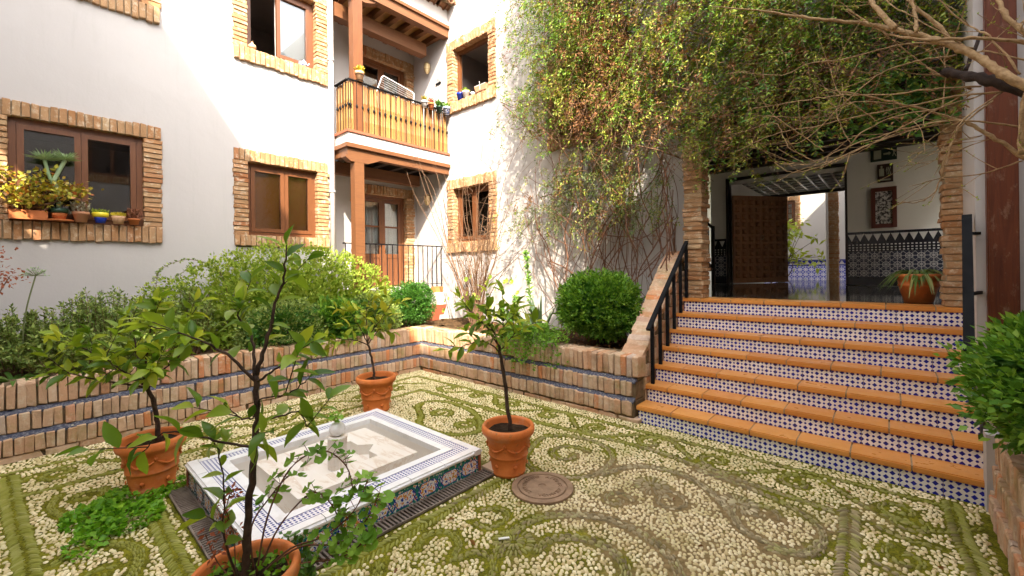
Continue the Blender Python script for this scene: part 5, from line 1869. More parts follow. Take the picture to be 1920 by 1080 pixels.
potted('potted_citrus_tree', LEFTP, 'bushy citrus tree in the terracotta pot left of the fountain', 'potted tree', [
    ([(.03, 0, .30), (.045, 0, .40), (.03, 0, .57), (-.03, 0, .75), (-.06, 0, .80)], .019, .012),
    ([(-.04, 0, .77), (-.2, -.05, .88), (-.37, -.08, 1.03), (-.48, -.1, 1.10)], .009, .003),
    ([(-.05, 0, .79), (-.14, .05, .95), (-.22, .1, 1.15), (-.25, .1, 1.30)], .009, .003),
    ([(-.05, 0, .79), (-.03, .0, .98), (-.02, .03, 1.2), (.02, .04, 1.36)], .009, .003),
    ([(-.04, 0, .78), (.08, .05, .95), (.18, .08, 1.15), (.22, .1, 1.26)], .009, .003),
    ([(-.03, 0, .76), (.12, -.04, .88), (.28, -.08, 1.0), (.40, -.1, 1.12)], .008, .003),
    ([(-.04, 0, .75), (-.22, -.1, .82), (-.38, -.14, .87), (-.50, -.15, .92)], .008, .003),
    ([(-.04, 0, .78), (-.06, -.15, .9), (-.10, -.25, 1.02)], .008, .003),
    ([(-.02, 0, .77), (.10, -.14, .86), (.20, -.22, .92)], .008, .003),
    ([(-.04, 0, .78), (0, .15, .95), (.05, .25, 1.08)], .008, .003),
], 'citrus_leaf', .115, 40, .02, 1.0, 5, .2)
MIDP = (-4.38, 2.58)
potted('potted_citrus_tree', MIDP, 'small yellow green citrus tree in the pot behind the fountain', 'potted tree', [
    ([(-.01, 0, .30), (-.02, 0, .36), (-.03, 0, .50), (-.07, 0, .70), (-.09, 0, .76)], .016, .010),
    ([(-.09, 0, .75), (-.2, -.03, .80), (-.34, -.05, .82), (-.42, -.06, .76)], .007, .003),
    ([(-.09, 0, .76), (-.16, .02, .9), (-.26, .04, 1.05), (-.30, .04, 1.13)], .007, .003),
    ([(-.09, 0, .76), (-.10, .0, .95), (-.10, .0, 1.12), (-.07, .0, 1.27)], .007, .003),
    ([(-.09, 0, .75), (.0, .03, .88), (.08, .05, 1.0), (.16, .05, 1.10)], .007, .003),
    ([(-.09, 0, .76), (-.02, -.08, .9), (.10, -.12, 1.05), (.2, -.12, 1.2)], .007, .003),
], 'citrus_yellow', .135, 28, .02, 1.04, 4, .25)
RIGHTP = (-2.26, 2.47)
potted('potted_citrus_tree', RIGHTP, 'slender citrus tree in the terracotta pot beside the manhole cover', 'potted tree', [
    ([(.01, 0, .30), (.008, 0, .42), (-.03, 0, .77), (-.058, 0, .93), (-.06, 0, .98)], .017, .012),
    ([(-.05, 0, .93), (-.12, -.02, 1.0), (-.22, -.04, 1.03), (-.36, -.05, .99)], .007, .003),
    ([(-.06, 0, .97), (-.12, .02, 1.08), (-.22, .04, 1.2), (-.33, .05, 1.30)], .007, .003),
    ([(-.06, 0, .97), (-.10, -.03, 1.1), (-.16, -.05, 1.22), (-.14, -.05, 1.30)], .006, .003),
    ([(-.06, 0, .97), (-.03, .02, 1.1), (-.02, .04, 1.2), (.03, .05, 1.28)], .006, .003),
    ([(-.05, 0, .96), (.0, -.06, 1.02), (.06, -.1, 1.10)], .005, .003),
], 'citrus_leaf', .11, 32, .02, .98, 4, .3, soil=1)

# low growth in the nearest pot and creepers spilling from it
def patch_leaves(name, cx, cy, cz, rx, ry, n, L, mat, parent, h=.04, W=.98):
    a = NR.uniform(0, 2 * np.pi, n)
    r = np.sqrt(NR.random(n))
    P = np.stack([cx + np.cos(a) * r * rx, cy + np.sin(a) * r * ry, cz + NR.random(n) * h * (1.2 - r)], 1)
    D = np.stack([np.cos(a), np.sin(a), NR.uniform(.0, .6, n)], 1)
    return leaves(name, P, D, L, W, mat, parent, .1)
cv = thing('creeper', (NEARP[0], NEARP[1], .33), 'small creeping clover in the nearest terracotta pot', 'plant')
patch_leaves('foliage', NEARP[0], NEARP[1], .335, .17, .17, 190, .024, 'clover', cv, .03, 1.1)
sp = NEARP + (0,)
P, D = [], []
for i in range(60):
    a = R.uniform(-.9, 1.5)
    x, y = NEARP[0] + RV.x * math.cos(a) * .2 + FV.x * math.sin(a) * .2, NEARP[1] + RV.y * math.cos(a) * .2 + FV.y * math.sin(a) * .2
    for k_ in range(9):
        P.append((x + (x - NEARP[0]) * .2 + R.gauss(0, .012), y + (y - NEARP[1]) * .2 + R.gauss(0, .012), .38 - k_ * .035 - R.random() * .03))
        D.append((x - NEARP[0] + R.gauss(0, .1), y - NEARP[1] + R.gauss(0, .1), -.1))
leaves('hanging_foliage', P, D, .028, .95, 'ivy_leaf', cv, .1)

# scalloped geranium leaves leaning over the fountain
def disc_leaf_cloud(name, P, N_, S, mat, parent, lob=5):
    V, F = [], []
    for p, n, s in zip(P, N_, S):
        n = Vector(n).normalized()
        a = n.cross(Vector((.3, .2, 1)))
        if a.length < .1: a = n.cross(Vector((1, 0, 0)))
        a.normalize()
        b = n.cross(a)
        base = len(V)
        V.append(tuple(Vector(p)))
        K = 15
        gap = .35
        for j in range(K):
            t = gap + (2 * math.pi - 2 * gap) * j / (K - 1)
            r_ = s * (.82 + .18 * abs(math.cos(t * lob / 2)))
            V.append(tuple(Vector(p) + (a * math.cos(t) + b * math.sin(t)) * r_ + n * s * .22 * (1 + .3 * math.cos(3 * t))))
        for j in range(K - 1):
            F.append((base, base + 1 + j, base + 2 + j))
    return MB().add(V, F).build(name, mat, parent)
ge = thing('geranium', (-2.35, .75, .3), 'leggy green geranium leaning over the fountain rim from the nearest pot', 'plant')
gs = MB()
P, N_, S = [], [], []
stems = [[(.03, .03, .33), (.06, .06, .55), (.14, .10, .74), (.26, .14, .80), (.36, .16, .72), (.40, .14, .60)],
         [(.03, .05, .33), (.10, .08, .50), (.22, .12, .62), (.30, .14, .56), (.36, .14, .42)],
         [(.05, .04, .33), (.16, .06, .42), (.30, .08, .46), (.42, .10, .56), (.47, .12, .68)],
         [(.05, .06, .33), (.18, .1, .40), (.34, .12, .40), (.46, .12, .50), (.52, .12, .62)],
         [(.0, .06, .33), (-.02, .08, .5), (.05, .12, .62), (.12, .13, .70)],
         [(.1, .06, .33), (.24, .06, .36), (.38, .06, .38), (.50, .08, .46)]]
for st in stems:
    Q = curve_pts([loc3(NEARP, *q) for q in st], 5)
    gs.tube(Q, [.0045 - .002 * i / len(Q) for i in range(len(Q))], 5)
    for i in range(int(len(Q) * .45), len(Q)):
        for k_ in range(2):
            d = Vector((R.gauss(0, 1), R.gauss(0, 1), R.gauss(.3, .6))).normalized()
            e = Q[i] + d * R.uniform(.025, .06)
            gs.tube([Q[i], e], .0014, 4, False)
            P.append(e)
            N_.append((d.x * .6 - .1, d.y * .6 - .35, .8))
            S.append(R.uniform(.017, .034))
gs.build('stem', 'stem_red', ge, smooth=True)
disc_leaf_cloud('leaves', P, N_, S, 'geranium', ge)
dr = thing('dry_stalk', (-2.1, .5, .33), 'thin reddish dried stalk with withered leaves left of the nearest trunk', 'plant')
ds = MB()
P, D = [], []
for st in ([(-.05, .02, .33), (-.09, .02, .45), (-.10, .03, .56), (-.08, .03, .66), (-.06, .03, .68)], [(-.04, .0, .33), (-.05, .01, .5), (-.09, .01, .64)], [(-.05, .0, .33), (-.12, .01, .40), (-.16, .0, .52)]):
    Q = curve_pts([loc3(NEARP, *q) for q in st], 5)
    ds.tube(Q, .0025, 4)
    for q in Q[5:]:
        for k_ in range(4):
            P.append(tuple(q + Vector((R.gauss(0, .015), R.gauss(0, .015), R.gauss(0, .015)))))
            D.append((R.gauss(0, 1), R.gauss(0, 1), -.5))
ds.build('stem', 'stem_red', dr)
leaves('leaves', P, D, .024, .6, 'dry_red', dr)

# ground cover beside the left pot
gc = thing('ground_cover', (-3.85, .42, 0), 'bright green clover patch on the pebbles below the left pot', 'ground cover')
for (x, y, rx, ry, n) in ((-3.98, .45, .24, .20, 700), (-3.72, .40, .22, .17, 600), (-3.90, .24, .20, .13, 420), (-3.66, .27, .18, .10, 260), (-3.98, .80, .06, .26, 260), (-3.5, .18, .12, .08, 90)):
    patch_leaves('foliage', x, y, .012, rx, ry, int(n * .75), .034, 'clover', gc, .06)

# clipped and loose bushes
def shell_bush(name, c, rad3, n, L, mat, label, cat, W=.6, lump=.10, seed=1, stem=True, core='box_leaf_dark', group=None, flat=0.0, zmin=None):
    t = thing(name, (c[0], c[1], zmin if zmin is not None else c[2] - rad3[2]), label, cat, group)
    rg = np.random.default_rng(seed)
    d = rg.normal(0, 1, (n, 3))
    d /= np.linalg.norm(d, axis=1, keepdims=True)
    # lumpy radius from a few random bumps
    bump = np.zeros(n)
    for k_ in range(26):
        b = rg.normal(0, 1, 3); b /= np.linalg.norm(b)
        bump += rg.uniform(-1, 1) * np.exp(-((d - b) ** 2).sum(1) / .12)
    rr = (1 + lump * bump) * np.clip(1 - np.abs(rg.normal(0, .11, n)), .55, 1.05)
    sqd = np.sign(d) * np.abs(d) ** (1 - flat)
    sqd /= np.maximum(np.linalg.norm(sqd, axis=1, keepdims=True), 1e-6) ** (1 - flat * .6)
    # leaves gathered in tufts, so the surface breaks into light and dark clumps
    nt = max(40, n // 14)
    P0 = np.array(c) + sqd * rr[:, None] * np.array(rad3)
    P = P0[:nt][rg.integers(0, nt, n)]
    k0 = ((P - np.array(c)) / np.array(rad3))
    k0 /= np.linalg.norm(k0, axis=1, keepdims=True) + 1e-9
    off = rg.normal(0, L * .62, (n, 3))
    P = P + off + k0 * rg.uniform(0, L * .8, (n, 1))
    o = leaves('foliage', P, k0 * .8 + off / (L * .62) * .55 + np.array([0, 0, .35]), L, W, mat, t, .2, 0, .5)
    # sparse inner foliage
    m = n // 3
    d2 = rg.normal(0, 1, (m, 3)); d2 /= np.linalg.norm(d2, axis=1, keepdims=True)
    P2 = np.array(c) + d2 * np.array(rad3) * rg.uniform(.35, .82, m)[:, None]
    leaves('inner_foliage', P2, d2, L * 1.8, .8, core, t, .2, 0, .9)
    if stem:
        mb = MB()
        for k_ in range(7):
            a = rg.uniform(0, 6.28)
            e = np.array(c) + np.array([math.cos(a) * rad3[0] * .6, math.sin(a) * rad3[1] * .6, rg.uniform(-.1, .4) * rad3[2]])
            b = (c[0] + math.cos(a) * .05, c[1] + math.sin(a) * .05, (zmin if zmin is not None else c[2] - rad3[2]) - .02)
            mb.tube(curve_pts([b, ((b[0] * .6 + e[0] * .4), (b[1] * .6 + e[1] * .4), (b[2] * .4 + e[2] * .6)), tuple(e)], 4), [.012] * 4 + [.007] * 4 + [.004], 5)
        mb.build('stems', 'bark', t)
    return t
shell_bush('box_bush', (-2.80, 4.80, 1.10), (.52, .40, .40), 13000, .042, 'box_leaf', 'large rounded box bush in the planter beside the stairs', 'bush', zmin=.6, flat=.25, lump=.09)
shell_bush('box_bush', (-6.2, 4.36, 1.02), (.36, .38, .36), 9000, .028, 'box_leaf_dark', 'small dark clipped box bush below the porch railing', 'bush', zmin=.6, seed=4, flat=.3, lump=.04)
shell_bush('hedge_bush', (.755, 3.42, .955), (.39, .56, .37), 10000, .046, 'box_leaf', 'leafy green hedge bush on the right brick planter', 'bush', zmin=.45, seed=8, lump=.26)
shell_bush('plumbago_mound', (-6.70, 2.62, .70), (.56, 1.85, 1.28), 26000, .045, 'mound_leaf', 'sprawling light green mound of shrub under the blind window', 'shrub', zmin=.6, seed=9, lump=.10, core='mound_leaf')
shell_bush('leafy_shrub', (-6.0, 2.2, .82), (.34, .62, .36), 6000, .034, 'rosemary', 'low grey green shrub in front of the sprawling mound', 'shrub', zmin=.6, seed=12, lump=.22, core='box_leaf_dark')
shell_bush('leafy_shrub', (-6.05, 3.45, .85), (.30, .50, .34), 5000, .034, 'rosemary', 'grey green shrub between the mound and the small box bush', 'shrub', zmin=.6, seed=13, lump=.22, core='box_leaf_dark')
shell_bush('leafy_shrub', (-5.95, 2.9, .82), (.24, .34, .30), 1700, .075, 'box_leaf', 'broad leaved green shrub behind the yellow green citrus', 'shrub', zmin=.6, seed=15, lump=.25)

def sprig_bush(name, c, rx, ry, h, ns, nl, L, mat, label, group):
    t = thing(name, (c[0], c[1], .6), label, 'shrub', group)
    st = MB()
    P, D = [], []
    for i in range(ns):
        a, r_ = R.uniform(0, 6.28), math.sqrt(R.random())
        b = Vector((c[0] + math.cos(a) * r_ * rx * .6, c[1] + math.sin(a) * r_ * ry * .6, .58))
        hh = h * R.uniform(.55, 1.08) * (1 - .25 * r_ * r_)
        e = Vector((c[0] + math.cos(a) * r_ * rx * 1.1 + R.gauss(0, .03), c[1] + math.sin(a) * r_ * ry * 1.1 + R.gauss(0, .03), .6 + hh))
        m_ = b.lerp(e, .5) + Vector((R.gauss(0, .03), R.gauss(0, .03), .04))
        Q = curve_pts([b, m_, e], 4)
        st.tube(Q, [.005, .005, .004, .004, .003, .003, .002, .002, .0015], 4)
        for k_ in range(nl):
            f = R.uniform(.25, 1) * (len(Q) - 1.001)
            ii = int(f)
            q = Q[ii].lerp(Q[ii + 1], f - ii)
            P.append((q.x + R.gauss(0, .012), q.y + R.gauss(0, .012), q.z + R.gauss(0, .01)))
            D.append((R.gauss(0, 1), R.gauss(0, 1), .9))
    st.build('stems', 'stem_brown', t)
    leaves('foliage', P, D, L, .42, mat, t, .15)
for i, (x, y, rx, ry, h, lab) in enumerate(((-6.45, -.85, .34, .40, .62, 'rosemary shrub at the left edge of the planter, below the window plants'),
                                            (-6.35, -.02, .32, .38, .66, 'rosemary shrub below the terracotta sill pots'),
                                            (-6.40, .55, .32, .38, .82, 'tallest grey green rosemary shrub under the big window'),
                                            (-6.40, 1.15, .32, .36, .80, 'rosemary shrub next to the sprawling light green mound'),
                                            (-5.98, .35, .16, .50, .42, 'low dark rosemary along the planter edge behind the left citrus'))):
    sprig_bush('rosemary_shrub', (x, y), rx, ry, h, 130, 70, .042, 'rosemary', lab, 'rosemary shrubs along the left wall')

def blades(name, c, n, L, w, mat, label, cat, parent=None, up=1.0, arch=.5, part='blades', zc=None, stiff=False):
    t = parent or thing(name, c, label, cat)
    V, F = [], []
    for i in range(n):
        a = R.uniform(0, 6.28)
        el = up * R.uniform(.5, 1.3)
        d = Vector((math.cos(a), math.sin(a), el)).normalized()
        l = L * R.uniform(.6, 1.1)
        s = Vector((-math.sin(a), math.cos(a), 0))
        p = Vector(c) + Vector((math.cos(a), math.sin(a), 0)) * .01
        segs = 6
        b = len(V)
        for k_ in range(segs + 1):
            f = k_ / segs
            ww = w * ((1 - f) ** .7 if stiff else math.sin(math.pi * min(1, .12 + .88 * f)) ** .6) / 2 + .0006
            q = p + d * l * f - Vector((0, 0, 1)) * arch * l * f * f
            V += [tuple(q - s * ww + Vector((0, 0, ww * .5))), tuple(q), tuple(q + s * ww + Vector((0, 0, ww * .5)))]
        for k_ in range(segs):
            o_ = b + k_ * 3
            F += [(o_, o_ + 3, o_ + 4, o_ + 1), (o_ + 1, o_ + 4, o_ + 5, o_ + 2)]
    MB().add(V, F).build(part, mat, t)
    return t
blades('strap_plant', (-5.92, -.12, .60), 34, .34, .035, 'green_blade', 'strap leaved green plant at the left planter edge', 'plant', up=.9)
blades('strap_plant', (-5.90, .12, .60), 26, .28, .032, 'green_blade', 'second strap leaved plant just right of the one at the picture edge', 'plant', up=.8)
blades('agave', (-3.62, 4.62, .60), 18, .72, .07, 'agave', 'pale green agave beside the large rounded box bush', 'plant', up=2.2, arch=.05, stiff=True)
# tall fern spike and small shrub left of the agave
fs = thing('spiky_euphorbia', (-3.95, 4.9, .6), 'dark upright spiky stem plant left of the agave', 'plant')
P, D = [], []
ms_ = MB()
for st in ([(-3.90, 4.85, .6), (-3.97, 4.88, .95), (-4.05, 4.92, 1.40), (-4.12, 4.95, 1.82)], [(-4.05, 4.8, .6), (-4.2, 4.82, .9), (-4.25, 4.85, 1.15)], [(-4.0, 4.7, .6), (-4.25, 4.7, .78), (-4.42, 4.7, .98)]):
    Q = curve_pts(st, 8)
    ms_.tube(Q, [.018 - .012 * i / len(Q) for i in range(len(Q))], 6)
    for q in Q[3:]:
        for k_ in range(16):
            P.append(tuple(q)); D.append((R.gauss(0, 1), R.gauss(0, 1), R.gauss(.3, .5)))
ms_.build('stem', 'stem_green', fs, smooth=True)
leaves('leaves', P, D, .075, .28, 'box_leaf', fs)
# leafy plant hanging over the planter wall
hg = thing('trailing_plant', (-3.45, 4.12, .66), 'bright green trailing plant hanging over the planter wall behind the slender citrus', 'plant')
P, D = [], []
ms_ = MB()
for i in range(46):
    x = R.uniform(-3.85, -2.98)
    b = (x, R.uniform(4.18, 4.45), .62)
    out = R.uniform(.05, .28)
    drop = R.uniform(-.02, .45)
    e = (x + R.gauss(0, .12), b[1] - out - .1, .78 - drop)
    Q = curve_pts([b, ((b[0] + e[0]) / 2, (b[1] + e[1]) / 2, .80 + R.uniform(-.05, .1)), e], 5)
    ms_.tube(Q, .0025, 4)
    for q in Q[2:]:
        for k_ in range(5):
            P.append((q.x + R.gauss(0, .02), q.y + R.gauss(0, .02), q.z + R.gauss(0, .02))); D.append((R.gauss(0, 1), R.gauss(-.4, 1), R.gauss(.1, .5)))
ms_.build('stems', 'stem_green', hg)
leaves('leaves', P, D, .042, .75, 'geranium', hg)

# arching sprigs at the left end of the mound
ar = thing('arching_sprigs', (-6.6, 1.3, .6), 'arching leafy sprigs rising against the white wall left of the mound', 'plant')
ms_ = MB(); P, D = [], []
for st in ([(-6.7, 1.75, 1.3), (-6.75, 1.65, 1.62), (-6.75, 1.35, 1.76), (-6.75, 1.08, 1.66), (-6.72, .98, 1.5)], [(-6.7, 1.85, 1.3), (-6.75, 1.72, 1.55), (-6.75, 1.45, 1.68), (-6.75, 1.2, 1.55)],
           [(-6.8, 1.5, 1.2), (-6.85, 1.75, 1.6), (-6.85, 2.05, 1.9), (-6.85, 2.4, 1.98)], [(-6.8, 1.6, 1.2), (-6.85, 1.9, 1.55), (-6.8, 2.2, 1.75)], [(-6.6, 1.0, .9), (-6.65, .98, 1.3), (-6.65, 1.02, 1.62)]):
    Q = curve_pts(st, 9)
    ms_.tube(Q, [.005 - .003 * i / len(Q) for i in range(len(Q))], 4)
    for q in Q[4:]:
        for k_ in range(4):
            P.append(tuple(q)); D.append((R.gauss(0, .6), R.gauss(0, 1), R.gauss(.2, .6)))
ms_.build('stems', 'stem_brown', ar)
leaves('leaves', P, D, .035, .5, 'rosemary', ar)

# dry umbel and rusty flower stalk at the left edge
um = thing('umbel_plant', (-6.2, -.1, .6), 'green umbel on a long bare stalk against the white wall', 'plant')
ms_ = MB()
top = Vector((-6.2, .02, 1.58))
ms_.tube(curve_pts([(-6.2, -.08, .7), (-6.2, -.05, 1.2), tuple(top)], 6), .006, 5)
P, D = [], []
for i in range(46):
    d = Vector((R.gauss(0, 1), R.gauss(0, 1), abs(R.gauss(.6, .5)))).normalized()
    e = top + d * R.uniform(.05, .09)
    ms_.tube([top, e], .0012, 3, False)
    for k_ in range(3):
        P.append(tuple(e)); D.append(tuple(d))
ms_.build('stalk', 'stem_green', um)
tag(leaves('florets', P, D, .022, .5, 'palm_leaf', um), kind='stuff')
ru = thing('rusty_stalk', (-6.0, -.32, .6), 'rust red flower stalk at the left edge of the picture', 'plant')
ms_ = MB(); P, D = [], []
for st in ([(-6.0, -.45, .7), (-6.05, -.38, 1.3), (-6.1, -.22, 1.75)], [(-6.0, -.40, .8), (-6.1, -.42, 1.4), (-6.15, -.40, 1.95)], [(-6.0, -.38, .8), (-6.1, -.25, 1.3), (-6.1, -.14, 1.58)]):
    Q = curve_pts(st, 6)
    ms_.tube(Q, [.008 - .004 * i / len(Q) for i in range(len(Q))], 5)
    for k_ in range(60):
        P.append(tuple(Q[-1] + Vector((R.gauss(0, .05), R.gauss(0, .05), R.gauss(0, .05))))); D.append((R.gauss(0, 1), R.gauss(0, 1), R.gauss(0, 1)))
ms_.build('stalk', 'stem_red', ru)
tag(leaves('florets', P, D, .035, .6, 'dry_red', ru), kind='stuff')

# bare shrub with reddish stems before the back wall
bs = thing('bare_shrub', (-5.45, 5.15, .6), 'tall bare shrub with many thin reddish stems before the back windows', 'shrub')
ms_ = MB()
base = Vector((-5.42, 5.12, .58))
P, D = [], []
for i in range(62):
    a = R.uniform(0, 6.28)
    b = base + Vector((math.cos(a) * .10, math.sin(a) * .07, 0))
    h = R.uniform(1.6, 3.9) if i > 30 else R.uniform(1.0, 2.3)
    lean = R.gauss(0, .38)
    e = b + Vector((lean * h * .75 + R.gauss(0, .1), R.uniform(-.28, .12) * h * .4, h))
    m1 = b.lerp(e, .35) + Vector((R.gauss(0, .05) - lean * .15, R.gauss(0, .04), 0))
    m2 = b.lerp(e, .7) + Vector((R.gauss(0, .10), R.gauss(0, .05), R.gauss(0, .05)))
    if R.random() < .3: e = e + Vector((R.gauss(0, .45), 0, -R.uniform(.1, .5)))
    Q = curve_pts([b, m1, m2, e], 6)
    r0 = R.uniform(.005, .012)
    ms_.tube(Q, [r0 * (1 - .8 * j / (len(Q) - 1)) for j in range(len(Q))], 5)
    for k_ in range(R.randint(1, 4)):
        j = R.randint(5, len(Q) - 1)
        ms_.tube(curve_pts([Q[j], Q[j] + Vector((R.gauss(0, .12), R.gauss(0, .06), R.uniform(.0, .2))), Q[j] + Vector((R.gauss(0, .28), R.gauss(0, .1), R.uniform(-.05, .4)))], 3), [.004, .0035, .003, .003, .002, .002, .0015], 4)
ms_.build('stems', 'stem_brown', bs, smooth=True)
Pl, Dl = [], []
for i in range(34):
    Pl.append((-5.3 + R.gauss(0, .45), 5.0 + R.gauss(0, .12), R.uniform(.75, 1.5))); Dl.append((R.gauss(0, .5), -1, .3))
disc_leaf_cloud('leaves', Pl, Dl, [R.uniform(.03, .05) for _ in Pl], 'mound_leaf', bs, 3)

# ------------------------------------------------------------------ climbing plants on the back wall
def bottom_z(x):
    pts = [(-4.9, 4.2), (-4.4, 3.75), (-4.1, 3.4), (-3.3, 3.25), (-2.4, 3.05), (-1.7, 2.72), (-1.2, 2.80), (-.4, 2.95), (.3, 3.05), (.8, 3.3)]
    for (a, za), (b, zb) in zip(pts[:-1], pts[1:]):
        if x <= b: return za + (zb - za) * (x - a) / (b - a)
    return 3.3
def dens(x, z):
    d = .62 + .55 * (math.sin(x * 3.1 + 1.3 * math.sin(z * 2.3)) * math.sin(z * 2.7 + .8 * math.sin(x * 4.1)) + .35 * math.sin(x * 7.3 + z * 5.1))
    d = min(1.0, max(.12, d))
    if x < -4.05: d *= max(0, 1 - (-4.05 - x) / .75)
    if x > -.9 and z > 4.1: d *= .55
    if x > .1: d *= .4
    return d
def strands(n, region, nl, L, hang, out, name, parent, mat_split, stem_mat):
    st = MB()
    groups = {m: ([], []) for m in mat_split}
    keys = list(mat_split)
    made = 0
    while made < n:
        x, z = region()
        if x is None: continue
        made += 1
        y0 = 5.66 - R.random() ** 1.6 * out
        ln = hang * R.uniform(.4, 1.2)
        a = R.gauss(0, .5)
        p0 = Vector((x, y0, z))
        p1 = p0 + Vector((math.sin(a) * ln * .35, -R.uniform(.02, .16), ln * R.uniform(-.15, .18)))
        p2 = p0 + Vector((math.sin(a) * ln * .7 + R.gauss(0, .06), -R.uniform(.03, .26), -ln * R.uniform(.3, .6)))
        p3 = p2 + Vector((R.gauss(0, .10), R.gauss(-.02, .05), -ln * R.uniform(.1, .45)))
        Q = curve_pts([p0, p1, p2, p3], 5)
        st.tube(Q, [.0035 - .0022 * i / (len(Q) - 1) for i in range(len(Q))], 3, False)
        wts = [mat_split[k_] * ((2.6 if x < -3.4 else .7) if k_ == 'vine_green' else (2.0 if -3.3 < x < -2.0 else .6) if k_ == 'vine_dead' else 1.0) for k_ in keys]
        mt = R.choices(keys, wts)[0]
        P, D = groups[mt]
        for k_ in range(nl):
            f = R.uniform(.1, 1) * (len(Q) - 1.001)
            i = int(f)
            q = Q[i].lerp(Q[i + 1], f - i)
            d = (Q[i + 1] - Q[i]).normalized()
            s = d.cross(Vector((0, -1, .2))) * R.choice((-1, 1))
            P.append((q.x + R.gauss(0, .02), min(q.y + R.gauss(0, .02), 5.66), q.z + R.gauss(0, .02)))
            D.append((s.x + d.x * .5, s.y + d.y * .5 - .25, s.z + d.z * .5))
    st.build('stems', stem_mat, parent)
    for mt in keys:
        if groups[mt][0]:
            leaves('foliage', groups[mt][0], groups[mt][1], L, .38, mt, parent, .18, .1, .5)
vine = thing('climbing_vine', (-2.0, 5.6, 3.0), 'thick green climbing vine hanging over the back wall and entrance', 'climbing plant')
def reg_up():
    x = R.uniform(-4.75, .75)
    z = bottom_z(x) + .30 + R.random() ** .8 * 3.9
    if R.random() > dens(x, z): return None, None
    return x, z
strands(2300, reg_up, 44, .043, .70, .70, 'vine', vine, {'vine_leaf': .44, 'vine_green': .34, 'vine_dead': .22}, 'stem_brown')
def reg_win():
    return R.gauss(-3.3, .42), R.uniform(3.75, 5.2)
strands(330, reg_win, 46, .043, .6, .55, 'vine', vine, {'vine_leaf': .55, 'vine_dead': .45}, 'stem_brown')
def reg_right():
    x = R.uniform(-1.7, .6)
    return x, bottom_z(x) + .2 + R.random() * 1.7
strands(620, reg_right, 40, .043, .6, .5, 'vine', vine, {'vine_leaf': .6, 'ivy_leaf': .3, 'vine_dead': .1}, 'stem_brown')
# leaves lying close to the wall behind the hanging strands
P, D = [], []
while len(P) < 11000:
    x, z = reg_up()
    if x is None: continue
    P.append((x, R.uniform(5.42, 5.655), z - R.uniform(0, .25))); D.append((R.gauss(0, 1), -.4, R.gauss(-.4, 1)))
leaves('wall_foliage', P, D, .045, .5, 'vine_green', vine)
# thicker woody stems
ws = MB()
for i in range(150):
    x = R.uniform(-4.2, .4)
    z = bottom_z(x) + R.uniform(.2, 2.5)
    p = Vector((x, R.uniform(5.3, 5.6), z))
    pts = [p]
    a = R.uniform(-.5, .5) + (math.pi if R.random() < .5 else 0)
    for k_ in range(4):
        a += R.gauss(0, .5)
        p = p + Vector((math.cos(a) * .35, R.gauss(0, .06), math.sin(a) * .3))
        p.y = min(p.y, 5.64)
        p.z = max(p.z, bottom_z(p.x) + .12)
        pts.append(p)
    ws.tube(curve_pts(pts, 4), R.choice((.003, .004, .004, .008, .011)), 5)
# long bare shoots hanging free of the mass
for i in range(150):
    x = R.uniform(-4.2, .2)
    z = bottom_z(x) + R.uniform(.1, .9)
    l = R.uniform(.25, .75) if x < -2 else R.uniform(.15, .4)
    y = R.uniform(4.9, 5.45)
    q = Vector((x, y, z))
    ws.tube(curve_pts([q, q + Vector((R.gauss(0, .12), -R.uniform(0, .15), -l * .3)), q + Vector((R.gauss(0, .3), -R.uniform(0, .25), -l))], 5), .0022, 4)
ws.build('woody_stems', 'stem_brown', vine, smooth=True)
# dark ivy under the lintel at the right
iv = thing('ivy', (.1, 5.4, 3.0), 'patch of dark green ivy leaves hanging over the right of the entrance', 'climbing plant')
P, N_, S = [], [], []
for i in range(420):
    x = R.gauss(.02, .26)
    P.append((x, 5.38 + R.gauss(0, .06), 3.12 + R.gauss(0, .16) - abs(x) * .1)); N_.append((R.gauss(0, .4), -1, R.gauss(.3, .4))); S.append(R.uniform(.018, .036))
disc_leaf_cloud('leaves', P, N_, S, 'ivy_leaf', iv, 5)

jas = thing('jasmine', (-3.4, 5.5, .6), 'loose feathery jasmine with tangled brown stems on the wall above the box bush', 'climbing plant')
def reg_low():
    x = -3.5 + R.gauss(0, .78)
    if x < -5.0 or x > -2.15: return None, None
    if R.random() > .45 + .55 * math.sin(x * 6.1 + 2) * math.sin(5.0 * x): return None, None
    top = 3.25 - abs(x + 3.3) * .35
    z = 2.05 + (top - 2.05) * R.random() ** .8
    if x < -4.2 and R.random() < .35: return None, None
    return x, z + .12
strands(230, reg_low, 36, .040, .48, .46, 'jasmine', jas, {'jasmine_leaf': .66, 'vine_leaf': .24, 'vine_dead': .10}, 'stem_brown')
ws = MB()
for i in range(115):
    x = R.uniform(-3.9, -2.15)
    p = Vector((x, R.uniform(5.35, 5.62), .6 if R.random() < .5 else R.uniform(1.0, 2.3)))
    pts = [p]
    a = math.pi / 2 + R.gauss(0, .45)
    for k_ in range(6):
        a += R.gauss(0, .38) + (math.pi / 2 - a) * .12
        p = p + Vector((math.cos(a) * .34, R.gauss(0, .07), math.sin(a) * .36))
        p.y = min(max(p.y, 5.1), 5.64)
        p.x = min(p.x, -2.16 + R.uniform(0, .08))
        pts.append(p)
    r0 = R.choice((.003, .004, .005, .009))
    ws.tube(curve_pts(pts, 4), r0, 4)
ws.build('woody_stems', 'stem_red', jas, smooth=True)
